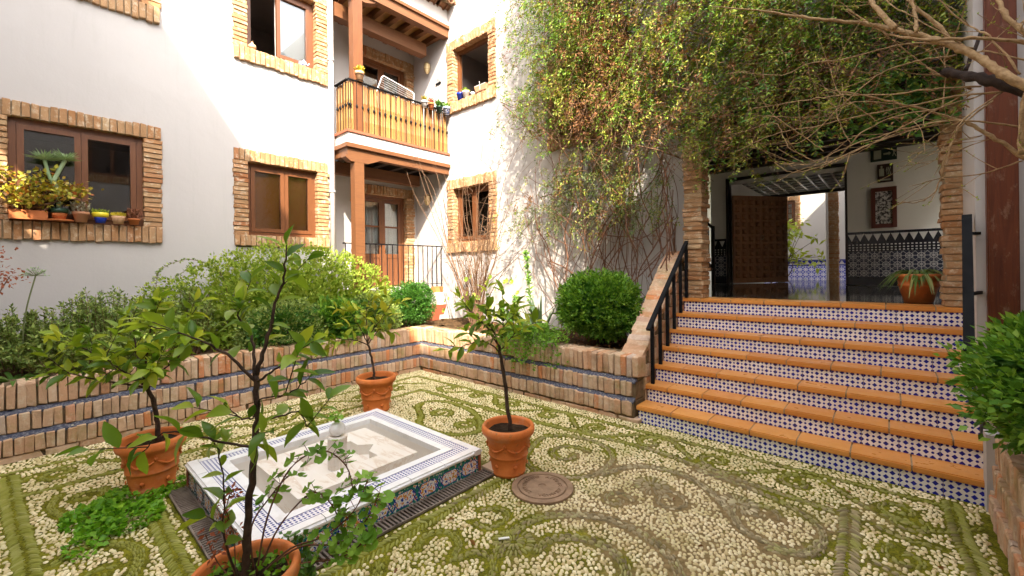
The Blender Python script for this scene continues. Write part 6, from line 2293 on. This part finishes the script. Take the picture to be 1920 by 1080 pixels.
# faint runners creeping up the white wall between shrub and vine
wr = thing('wall_runner', (-4.8, 5.64, 2.2), 'thin leafy runners on the white wall left of the vine', 'climbing plant')
st = MB(); P, D = [], []
for i in range(34):
    p = Vector((R.uniform(-5.0, -4.35), R.uniform(5.56, 5.65), R.uniform(2.0, 5.6)))
    pts = [p]
    for k_ in range(3):
        p = p + Vector((R.gauss(-.08, .10), 0, R.gauss(-.02, .16))); pts.append(p)
    Q = curve_pts(pts, 4)
    st.tube(Q, .0018, 3, False)
    for k_ in range(12):
        q = R.choice(Q)
        P.append((q.x + R.gauss(0, .02), q.y, q.z + R.gauss(0, .02))); D.append((R.gauss(-.3, 1), -.3, R.gauss(0, .7)))
st.build('stems', 'stem_brown', wr)
leaves('leaves', P, D, .032, .4, 'rosemary', wr)

# ------------------------------------------------------------------ bare tree reaching in from the right
BRANCH=[(0.028,0.004,[(0.59,3.61,2.53),(0.49,3.64,2.64),(0.41,3.71,2.78),(0.3,3.74,2.91),(0.17,3.77,3.03),(0.03,3.78,3.13),(-0.08,3.81,3.22),(-0.3,3.75,3.31),(-0.5,3.7,3.4),(-0.74,3.63,3.51),(-1.02,3.51,3.6)]),
(0.018,0.012,[(0.03,3.71,3.11),(-0.03,3.77,3.25),(-0.08,3.84,3.38),(-0.11,3.92,3.52)]),
(0.026,0.034,[(0.26,3.91,2.83),(0.35,3.84,2.75),(0.44,3.76,2.67),(0.62,3.76,2.53)]),
(0.012,0.008,[(0.13,3.73,3.06),(0.13,3.79,3.19),(0.11,3.84,3.36)]),
(0.014,0.008,[(0.3,3.82,2.93),(0.25,3.88,3.1),(0.13,3.89,3.29),(0.08,3.95,3.43)]),
(0.012,0.004,[(0.62,3.76,2.82),(0.4,3.73,2.92),(0.19,3.71,2.98),(0.06,3.74,3.06),(-0.03,3.83,3.16),(-0.22,3.82,3.39)]),
(0.014,0.003,[(0.6,3.88,2.19),(0.48,3.88,2.34),(0.37,3.9,2.46),(0.25,3.9,2.55),(0.1,3.88,2.64),(-0.15,3.77,2.75),(-0.34,3.71,2.83)]),
(0.008,0.003,[(0.61,3.89,2.38),(0.36,3.8,2.46),(0.2,3.79,2.48),(0.02,3.77,2.46),(-0.22,3.69,2.39),(-0.41,3.65,2.31),(-0.55,3.66,2.32)]),
(0.009,0.003,[(0.5,3.8,2.6),(0.31,3.83,2.63),(0.1,3.84,2.63),(-0.14,3.82,2.62),(-0.41,3.79,2.6),(-0.66,3.76,2.59),(-0.92,3.73,2.5)]),
(0.007,0.003,[(0.49,3.78,2.59),(0.33,3.69,2.45),(0.28,3.69,2.32),(0.23,3.69,2.12)]),
(0.008,0.003,[(0.42,3.86,2.67),(0.2,3.84,2.71),(-0.01,3.83,2.73),(-0.27,3.77,2.78),(-0.46,3.78,2.8),(-0.7,3.75,2.81),(-0.85,3.8,2.83)]),
(0.008,0.003,[(0.32,3.9,2.91),(0.16,3.87,2.92),(0.02,3.86,2.91),(-0.1,3.86,2.86),(-0.28,3.81,2.69),(-0.45,3.77,2.52),(-0.62,3.73,2.48)]),
(0.008,0.004,[(0.44,4.01,2.79),(0.25,3.9,2.8),(0.16,3.89,2.91),(0.03,3.84,3.07),(-0.07,3.82,3.23)]),
(0.008,0.003,[(0.4,3.97,2.95),(0.18,3.91,3.04),(0.02,3.9,3.07),(-0.22,3.82,3.04),(-0.44,3.75,3.05),(-0.6,3.75,3.02),(-0.89,3.63,3.09)]),
(0.016,0.012,[(0.62,3.76,2.84),(0.52,3.81,3.03),(0.49,3.91,3.23)]),
(0.011,0.012,[(0.44,4.0,3.06),(0.4,3.97,2.93),(0.36,3.93,2.81)]),
(0.006,0.004,[(0.25,3.84,2.57),(0.27,3.92,2.78),(0.27,3.98,3.01)]),
(0.008,0.005,[(0.55,3.7,2.65),(0.44,3.74,2.92),(0.35,3.79,3.05),(0.21,3.8,3.29)]),
(0.007,0.004,[(0.62,3.76,2.71),(0.44,3.74,2.83),(0.38,3.82,2.89),(0.18,3.77,3.1),(0.03,3.77,3.28),(-0.03,3.86,3.42)]),
(0.008,0.01,[(0.58,3.73,2.96),(0.55,3.7,2.91),(0.62,3.76,2.8)]),
(0.016,0.016,[(0.55,3.7,2.2),(0.56,3.71,2.45),(0.62,3.76,2.73)]),
(0.006,0.003,[(0.42,3.86,2.62),(0.21,3.8,2.57),(0.02,3.77,2.56),(-0.17,3.73,2.47),(-0.24,3.81,2.45),(-0.37,3.82,2.35)]),
(0.006,0.003,[(0.38,3.82,2.65),(0.24,3.83,2.58),(-0.01,3.74,2.44),(-0.14,3.76,2.37),(-0.35,3.71,2.28)]),
(0.004,0.002,[(0.1,3.84,2.63),(-0.14,3.76,2.7),(-0.34,3.71,2.68),(-0.43,3.77,2.67),(-0.66,3.7,2.71)]),
(0.004,0.003,[(-0.06,3.83,2.56),(-0.21,3.79,2.73),(-0.28,3.81,2.84),(-0.32,3.87,3.02)]),
(0.004,0.003,[(-0.35,3.71,2.39),(-0.47,3.69,2.52),(-0.65,3.61,2.69),(-0.75,3.62,2.65)]),
(0.004,0.003,[(-0.2,3.7,2.42),(-0.26,3.72,2.57),(-0.28,3.77,2.69)]),
(0.004,0.003,[(-0.4,3.66,2.32),(-0.55,3.66,2.45),(-0.63,3.72,2.65),(-0.75,3.75,2.68)]),
(0.004,0.008,[(0.03,3.7,1.99),(0.14,3.77,1.99),(0.22,3.8,2.07),(0.26,3.79,2.26),(0.33,3.81,2.44),(0.47,3.9,2.58)]),
(0.003,0.006,[(0.09,3.83,2.1),(0.23,3.82,2.13),(0.42,3.86,2.14),(0.58,3.87,2.19)]),
(0.003,0.004,[(0.09,3.82,2.3),(0.24,3.83,2.34),(0.42,3.86,2.37)]),
(0.003,0.004,[(0.12,3.86,2.21),(0.27,3.86,2.28),(0.47,3.9,2.36)]),
(0.003,0.003,[(0.16,3.89,2.41),(0.23,3.96,2.36),(0.3,4.02,2.34)]),
(0.003,0.005,[(-0.63,3.59,2.34),(-0.53,3.55,2.25),(-0.38,3.54,2.25),(-0.1,3.66,2.38),(0.25,3.83,2.49)]),
(0.003,0.005,[(-0.62,3.6,2.2),(-0.48,3.59,2.26),(-0.25,3.66,2.32),(0.04,3.78,2.45),(0.29,3.88,2.48)]),
(0.003,0.003,[(-0.81,3.56,2.52),(-0.6,3.69,2.38),(-0.45,3.75,2.32)])]

bt = thing('bare_tree', (1.0, 3.7, .45), 'bare tree stretching pale twigs across the upper right of the entrance', 'tree')
tk = MB()
tk.tube(curve_pts([(1.02, 3.75, .40), (.98, 3.72, 1.2), (.90, 3.70, 1.9), (.72, 3.66, 2.40), (.59, 3.63, 2.53)], 6), [.075 - .045 * i / 24 for i in range(25)], 10)
tk.tube(curve_pts([(.90, 3.70, 1.9), (.86, 3.74, 2.35), (.66, 3.76, 2.55)], 6), [.045 - .012 * i / 12 for i in range(13)], 8)
tk.build('trunk', 'bark_pale', bt, smooth=True)
black = MB()
bud = []
for i, (r0, r1, pts) in enumerate(BRANCH):
    Q = curve_pts(pts, 6)
    Q = [Q[0]] + [q + Vector((R.gauss(0, .0022), R.gauss(0, .0022), R.gauss(0, .0022))) for q in Q[1:-1]] + [Q[-1]]
    n = len(Q)
    thin = .72 if max(r0, r1) < .012 else .9
    rs = [(r0 + (r1 - r0) * j / (n - 1)) * thin * (1 + R.gauss(0, .05) + (.22 if j % 5 == 2 else 0)) for j in range(n)]
    mb = MB()
    mb.tube(Q, rs, 8 if max(r0, r1) > .01 else 5)
    # side twigs
    if i not in (2, 15):
        for k_ in range(4 if max(r0, r1) < .012 else 3):
            j = R.randint(n // 4, n - 1)
            d = (Q[min(j + 1, n - 1)] - Q[max(0, j - 1)]).normalized() * (1 if r0 > r1 else -1)
            sd = (d + Vector((R.gauss(0, .5), R.gauss(0, .5), R.gauss(0, .55)))).normalized()
            ln = R.uniform(.12, .38)
            e = Q[j] + sd * ln
            tw = curve_pts([Q[j], Q[j] + sd * ln * .5 + Vector((R.gauss(0, .02), R.gauss(0, .02), R.gauss(0, .02))), e], 4)
            mb.tube(tw, [.0028, .0028, .0026, .0024, .0022, .002, .002, .0018, .0016], 4)
            for q in tw[4:]:
                if R.random() < .5: bud.append(q)
            bud.append(e)
    mb.build('branch', 'bark_black' if i in (2, 15) else 'bark_pale', bt, smooth=True)
P, D = [], []
for q in bud:
    for k_ in range(2):
        P.append(tuple(q)); D.append((R.gauss(0, 1), R.gauss(0, 1), R.gauss(.3, .7)))
leaves('buds', P, D, .014, .6, 'mound_leaf', bt)

# ------------------------------------------------------------------ pots and plants on sills and balcony
def small_pot(parent, c, r, h, mat, rim=True, name='pot'):
    pr = [(.001, 0), (r * .68, 0), (r * .90, h * .72)] + ([(r * 1.0, h * .74), (r * 1.02, h * .97), (r * .9, h), (r * .84, h * .88)] if rim else [(r, h), (r * .9, h), (r * .86, h * .85)]) + [(.001, h * .85)]
    return MB().lathe(pr, 20, c).build(name, mat, parent, smooth=True)
SZ_ = 2.203
XS_ = XL + .055
jp = thing('jade_plant', (XS_ + .03, .02, SZ_), 'yellow and orange jade plant in a terracotta box on the big window sill', 'potted plant')
MB().box(XS_ - .07, XS_ + .09, -.165, .12, SZ_, SZ_ + .10).build('pot', 'orange_clay', jp)
st = MB(); P, D = [], []
for i in range(22):
    b = Vector((XS_ + R.uniform(-.03, .05), R.uniform(-.12, .09), SZ_ + .08))
    e = b + Vector((R.uniform(-.0, .20), R.gauss(0, .13), R.uniform(.12, .44)))
    Q = curve_pts([b, b.lerp(e, .5) + Vector((R.gauss(0, .04), R.gauss(0, .04), .02)), e], 4)
    st.tube(Q, [.011, .010, .009, .008, .007, .006, .006, .005, .004], 5)
    for k_ in range(46):
        q = e + Vector((R.gauss(0, .045), R.gauss(0, .06), R.gauss(0, .04)))
        P.append(tuple(q)); D.append((R.gauss(.2, 1), R.gauss(0, 1), R.gauss(.5, .7)))
st.build('stems', 'stem_brown', jp, smooth=True)
leaves('leaves', P, D, .048, .75, 'jade_leaf', jp, .1)
pp = thing('palm_succulent', (XS_ + .02, .21, SZ_), 'two headed palm like succulent in a green rimmed pot on the sill', 'potted plant')
MB().lathe([(.001, 0), (.115, 0), (.12, .016), (.11, .018), (.001, .018)], 20, (XS_ + .03, .21, SZ_)).build('saucer', 'orange_clay', pp)
small_pot(pp, (XS_ + .03, .21, SZ_ + .018), .070, .075, 'orange_clay', False)
MB().lathe([(.001, 0), (.072, 0), (.080, .02), (.080, .05), (.07, .055), (.001, .045)], 20, (XS_ + .03, .21, SZ_ + .088)).build('rim', 'green_glaze', pp, smooth=True)
st = MB()
q0 = Vector((XS_ + .03, .21, SZ_ + .13))
h1, h2 = Vector((XS_ + .06, .10, SZ_ + .68)), Vector((XS_ + .05, .26, SZ_ + .70))
st.tube(curve_pts([q0, q0 + Vector((0, -.02, .28)), (XS_ + .05, .17, SZ_ + .45), h2], 5), .020, 8)
st.tube(curve_pts([(XS_ + .04, .175, SZ_ + .38), (XS_ + .05, .13, SZ_ + .52), h1], 5), .017, 8)
st.build('stem', 'palm_leaf', pp, smooth=True)
for h in (h1, h2):
    blades('x', tuple(h), 90, .14, .020, 'palm_leaf', '', '', parent=pp, up=1.1, arch=.04, part='head', stiff=True)
    blades('x', tuple(h), 50, .15, .020, 'palm_leaf', '', '', parent=pp, up=.2, arch=.04, part='head', stiff=True)
for (y, r, h, mat, lab, plant) in ((.385, .075, .12, 'pink_pot', 'pale succulent in a pinkish clay pot, third on the big window sill', 'succulent'),
                                   (.55, .072, .12, 'yellow_glaze', 'small cactus in a yellow and blue pot on the big window sill', 'cactus'),
                                   (.71, .068, .095, 'cream_pot', 'yellow flowering plant in a cream pot on the big window sill', 'flower'),
                                   (.855, .060, .075, 'orange_clay', 'reddish heather in the small pot at the right end of the sill', 'heather')):
    t = thing('sill_plant', (XS_ + .03, y, SZ_), lab, 'potted plant', 'small potted plants on the big window sill')
    c = (XS_ + .03, y, SZ_)
    if plant == 'cactus':
        small_pot(t, c, r * .85, h * .6, 'blue_glaze', False)
        MB().lathe([(.001, 0), (r * .85, 0), (r * 1.05, .02), (r * 1.05, .055), (r * .9, .06), (.001, .05)], 20, (c[0], c[1], c[2] + h * .55)).build('rim', 'yellow_glaze', t, smooth=True)
    else:
        small_pot(t, c, r, h, mat, plant != 'flower')
    P, D = [], []
    mt, n, L = {'succulent': ('succulent', 90, .055), 'cactus': ('mound_leaf', 150, .03), 'flower': ('flower_yellow', 220, .028), 'heather': ('heather', 260, .045)}[plant]
    for i in range(n):
        a, rr = R.uniform(0, 6.28), math.sqrt(R.random()) * r * .95
        P.append((c[0] + math.cos(a) * rr, c[1] + math.sin(a) * rr, c[2] + h * .95 + R.random() * (.10 if plant in ('succulent', 'heather') else .035)))
        D.append((math.cos(a) * .6, math.sin(a) * .6, .8))
    leaves('leaves', P, D, L, .4, mt, t)
# upper casement window: gourd and little teapot
g_ = thing('gourd', (XL + .0, 2.24, 4.955), 'small round cream gourd on the sill of the open upper window', 'gourd')
MB().lathe([(.001, 0), (.04, .004), (.055, .03), (.05, .06), (.02, .08), (.012, .11), (.001, .112)], 18, (XL + .0, 2.24, 4.957)).build('body', 'cream_pot', g_, smooth=True)
MB().tube([(XL, 2.24, 5.06), (XL + .01, 2.25, 5.09)], .006, 5).build('stalk', 'stem_brown', g_)
tp = thing('teapot', (XL, 3.0, 4.955), 'tiny blue and white teapot on the sill of the open upper window', 'teapot')
MB().lathe([(.001, 0), (.03, 0), (.05, .03), (.05, .055), (.03, .08), (.012, .09), (.012, .105), (.001, .106)], 18, (XL, 3.0, 4.957)).build('body', 'blue_print_pot', tp, smooth=True)
MB().tube([(XL, 3.045, 4.99), (XL, 3.075, 5.01), (XL, 3.085, 5.035)], [.012, .009, .007], 6).build('spout', 'blue_print_pot', tp)
MB().tube([(XL, 2.955, 5.02), (XL, 2.925, 5.015), (XL, 2.925, 4.985), (XL, 2.952, 4.98)], .006, 6).build('handle', 'blue_print_pot', tp)
# back upper window sill
zs = 4.935
for (x, r, h, mat, lab, pm_) in ((-6.36, .075, .14, 'blue_glaze', 'bright blue pot on the sill of the upper right window', None), (-6.19, .07, .13, 'white_pot', 'white pot with yellow green succulent on the upper right window sill', 'mound_leaf'),
                                 (-6.0, .045, .05, 'white_pot', 'small pale bowl on the upper right window sill', None)):
    t = thing('sill_pot', (x, YB, zs), lab, 'pot')
    c = (x, YB - .01, zs)
    small_pot(t, c, r, h, mat, x < -6.1)
    if pm_:
        P = [(x + R.gauss(0, .03), YB - .01 + R.gauss(0, .03), zs + h) for i in range(70)]
        leaves('leaves', P, [(R.gauss(0, .6), R.gauss(0, .6), 1) for _ in P], .06, .35, pm_, t)
t = thing('sill_trough', (-5.72, YB, zs), 'brown trough with wire handle on the upper right window sill', 'pot')
mb = MB()
mb.add([(-5.86, YB - .06, zs), (-5.60, YB - .06, zs), (-5.60, YB + .05, zs), (-5.86, YB + .05, zs), (-5.89, YB - .08, zs + .10), (-5.58, YB - .08, zs + .10), (-5.58, YB + .07, zs + .10), (-5.89, YB + .07, zs + .10)],
       [(0, 3, 2, 1), (0, 1, 5, 4), (1, 2, 6, 5), (2, 3, 7, 6), (3, 0, 4, 7)])
mb.build('trough', 'pink_pot', t)
MB().tube([(-5.88, YB - .075, zs + .105), (-5.59, YB - .075, zs + .105)], .006, 5).build('wire', 'rack_white', t)
MB().tube([(-5.74, YB - .07, zs + .02), (-5.73, YB - .09, zs + .16)], .005, 5).build('wire', 'rack_white', t)

# balcony pots on ring hooks
for (y, r, h, mat, leafm, L, nl, lab) in ((3.72, .075, .16, 'cream_pot', 'flower_yellow', .06, 60, 'cream pot with yellow flowers at the balcony corner post'),
                                          (5.02, .060, .12, 'white_pot', 'jade_leaf', .05, 90, 'white pot with orange plant hooked on the balcony rail'),
                                          (5.18, .060, .12, 'orange_clay', 'dry_red', .05, 70, 'terracotta pot with dry reddish plant hooked on the balcony rail'),
                                          (5.38, .065, .11, 'green_glaze', 'ivy_leaf', .07, 160, 'dark pot with green leafy plant hooked on the balcony rail'),
                                          (5.57, .075, .15, 'blue_print_pot', 'geranium', .06, 60, 'blue and white pot at the right end of the balcony rail')):
    z0 = 4.80 if y < 4 else 4.70
    x = XF + (.0 if y < 4 else .06)
    t = thing('balcony_pot', (x, y, z0), lab, 'pot', 'pots hung on the balcony rail')
    small_pot(t, (x, y, z0), r, h, mat)
    mb = MB()
    for zz in (z0 + h * .62, z0 + .0):
        mb.tube([(x + (r * .95) * math.cos(a), y + (r * .95) * math.sin(a), zz) for a in np.linspace(0, 6.28, 13)], .005, 4)
    mb.build('hook_ring', 'black_metal', t)
    P = [(x + R.gauss(0, r * .4), y + R.gauss(0, r * .4), z0 + h + R.random() * .06) for _ in range(nl)]
    leaves('leaves', P, [(R.gauss(0, .8), R.gauss(0, .8), R.gauss(.7, .4)) for _ in P], L, .45, leafm, t)
# folding clothes airer on the balcony
ra = thing('clothes_airer', (-6.95, 4.7, 3.95), 'white wire clothes airer leaning on the balcony rail', 'clothes airer')
mb = MB()
A, B_, C_, D_ = Vector((-6.80, 4.10, 4.80)), Vector((-6.98, 4.32, 5.18)), Vector((-6.98, 5.02, 5.06)), Vector((-6.80, 4.85, 4.70))
mb.tube([A, A.lerp(B_, .88), B_ + Vector((0, .03, .0)), B_.lerp(C_, .1), B_.lerp(C_, .92), C_ + Vector((0, .0, -.03)), C_.lerp(D_, .15), D_], .008, 6)
mb.build('frame', 'rack_white', ra, smooth=True)
for i in range(1, 7):
    f = i / 7
    MB().tube([A.lerp(B_, f), D_.lerp(C_, f)], .0022, 5).build('wire', 'rack_white', ra)
MB().tube([A, A + Vector((-.1, 0, -.84))], .008, 5).build('leg', 'rack_white', ra)
MB().tube([D_, D_ + Vector((-.1, 0, -.74))], .008, 5).build('leg', 'rack_white', ra)

# wall lanterns
for (x, z, lab) in ((-7.33, 5.85, 'amber glass wall lantern beside the balcony'), (-7.38, 3.06, 'amber glass wall lantern beside the ground floor door')):
    t = thing('wall_lantern', (x, YB, z), lab, 'lantern', 'wall lanterns')
    y = YB - .075
    MB().lathe([(.001, .10), (.05, .10), (.062, .085), (.062, -.02), (.055, -.05), (.03, -.10), (.001, -.11)], 12, (x, y, z)).build('glass', 'amber_glass', t)
    mb = MB()
    for k_ in range(6):
        a = k_ * math.pi / 3
        mb.tube([(x + .064 * math.cos(a), y + .064 * math.sin(a), z + .09), (x + .064 * math.cos(a), y + .064 * math.sin(a), z - .02), (x + .032 * math.cos(a), y + .032 * math.sin(a), z - .10)], .004, 4)
    for zz in (.09, -.02):
        mb.tube([(x + .064 * math.cos(a), y + .064 * math.sin(a), z + zz) for a in np.linspace(0, 6.28, 13)], .005, 4)
    mb.lathe([(.066, .10), (.05, .12), (.001, .14)], 12, (x, y, z))
    mb.box(x - .02, x + .02, y + .06, YB - .001, z + .0, z + .10)
    mb.build('cage', 'brass', t)
hn = thing('wall_ornament', (-7.03, YB, 5.5), 'small wrought ornament and dark nameplate on the wall right of the lantern', 'ornament')
mb = MB()
mb.bar((-7.12, YB - .012, 5.47), (-6.96, YB - .012, 5.47), .02, .035)
mb.build('plate', 'black_metal', hn)
mb = MB()
for k_ in range(5):
    c = (-7.08 + k_ * .022, 5.55 + .03 * math.sin(k_ * 1.3))
    mb.tube([(c[0] + .02 * math.cos(a), YB - .012, c[1] + .02 * math.sin(a)) for a in np.linspace(0, 6.28, 9)], .0035, 4)
mb.build('scroll', 'grey_metal', hn)

# clay pots on the porch corner
pc = thing('clay_trough', (-6.75, 5.2, .62), 'dark red clay trough in the planter corner below the porch', 'pot')
mb = MB()
mb.add([(-6.84, 4.98, .6), (-6.62, 4.98, .6), (-6.62, 5.36, .6), (-6.84, 5.36, .6), (-6.88, 4.93, .90), (-6.56, 4.93, .90), (-6.56, 5.42, .90), (-6.88, 5.42, .90)],
       [(0, 3, 2, 1), (4, 5, 6, 7), (0, 1, 5, 4), (1, 2, 6, 5), (2, 3, 7, 6), (3, 0, 4, 7)])
mb.build('body', 'red_clay', pc)
pk = thing('clay_box', (-6.87, 5.45, 1.222), 'small orange clay box at the foot of the porch railing', 'pot')
MB().box(-6.945, -6.82, 5.34, 5.56, 1.13, 1.24).build('body', 'orange_clay', pk)
MB().box(-6.948, -6.60, 5.28, 5.676, .6, 1.128).build('plinth', 'plaster', pk)

# spider plant in the hall
sp = thing('spider_plant', (.20, 5.98, FLOOR), 'striped spider plant in a big terracotta pot beside the right brick pillar', 'potted plant')
MB().lathe([(.001, 0), (.11, 0), (.15, .16), (.158, .165), (.158, .18), (.152, .185), (.165, .25), (.18, .255), (.182, .285), (.165, .29), (.15, .26), (.001, .255)], 28, (.20, 5.98, FLOOR)).build('pot', 'pot', sp, smooth=True)
blades('x', (.20, 5.98, FLOOR + .26), 110, .40, .022, 'spider_leaf', '', '', parent=sp, up=1.1, arch=.95, part='leaves')
# plants of the second patio
pt = thing('patio_tree', (-2.35, 14.6, .94), 'sunlit broad leaved shrub in the second patio', 'shrub')
st = MB(); P, D = [], []
for i in range(26):
    e = Vector((-2.20 + R.gauss(0, .33), 14.3 + R.gauss(0, .25), 2.15 + R.gauss(0, .36)))
    Q = curve_pts([(-2.5, 14.6, .94), (-2.4 + R.gauss(0, .1), 14.5, 1.6), e], 4)
    st.tube(Q, [.02, .018, .015, .012, .010, .008, .006, .005, .004], 5)
    for k_ in range(12):
        P.append(tuple(e + Vector((R.gauss(0, .09), R.gauss(0, .09), R.gauss(0, .09))))); D.append((R.gauss(0, 1), R.gauss(0, 1), R.gauss(-.3, .5)))
st.build('stems', 'bark', pt, smooth=True)
leaves('crown', P, D, .20, .38, 'citrus_yellow', pt)
blades('aloe', (-1.55, 13.75, .94), 22, .45, .05, 'agave', 'spiky aloe plant seen through the passage beside the patio pillar', 'plant', up=.9, arch=.1, stiff=True)
blades('aloe', (-2.25, 13.75, .94), 18, .34, .03, 'green_blade', 'thin leaved plant seen through the passage beside the carved door', 'plant', up=.8, arch=.5)
# ball of leaves on the fountain finial
ft = thing('finial_plant', (cxs, cys, .40), 'tuft of green leaves on top of the fountain finial', 'plant')
P = [(cxs + R.gauss(0, .02), cys + R.gauss(0, .02), SZ + .275 + R.random() * .03) for _ in range(26)]
disc_leaf_cloud('leaves', [(p[0] + R.gauss(0, .025), p[1] + R.gauss(0, .025), p[2] + R.uniform(0, .03)) for p in P], [(R.gauss(0, .5), R.gauss(-.4, .5), 1) for _ in P], [R.uniform(.014, .026) for _ in P], 'geranium', ft)
# fallen leaves in the planter and on the paving
fl_ = thing('fallen_leaves', (-3.2, 4.5, .61), 'scattered dry fallen leaves on the planter soil and paving', 'leaves')
P = [(R.uniform(-5.3, -2.3), R.uniform(4.36, 5.4), .625 + R.random() * .02) for _ in range(420)] + [(R.uniform(-6.5, -5.85), R.uniform(-.5, 4.5), .625 + R.random() * .02) for _ in range(260)] + [(R.uniform(-4.8, .2), R.uniform(.8, 4.0), .012) for _ in range(40)]
P = [q for q in P if not (FX0 < q[0] < FX1 and FY0 < q[1] < FY1)]
tag(leaves('leaves', P, [(R.gauss(0, 1), R.gauss(0, 1), .1) for _ in P], .045, .5, 'vine_dead', fl_), kind='stuff')
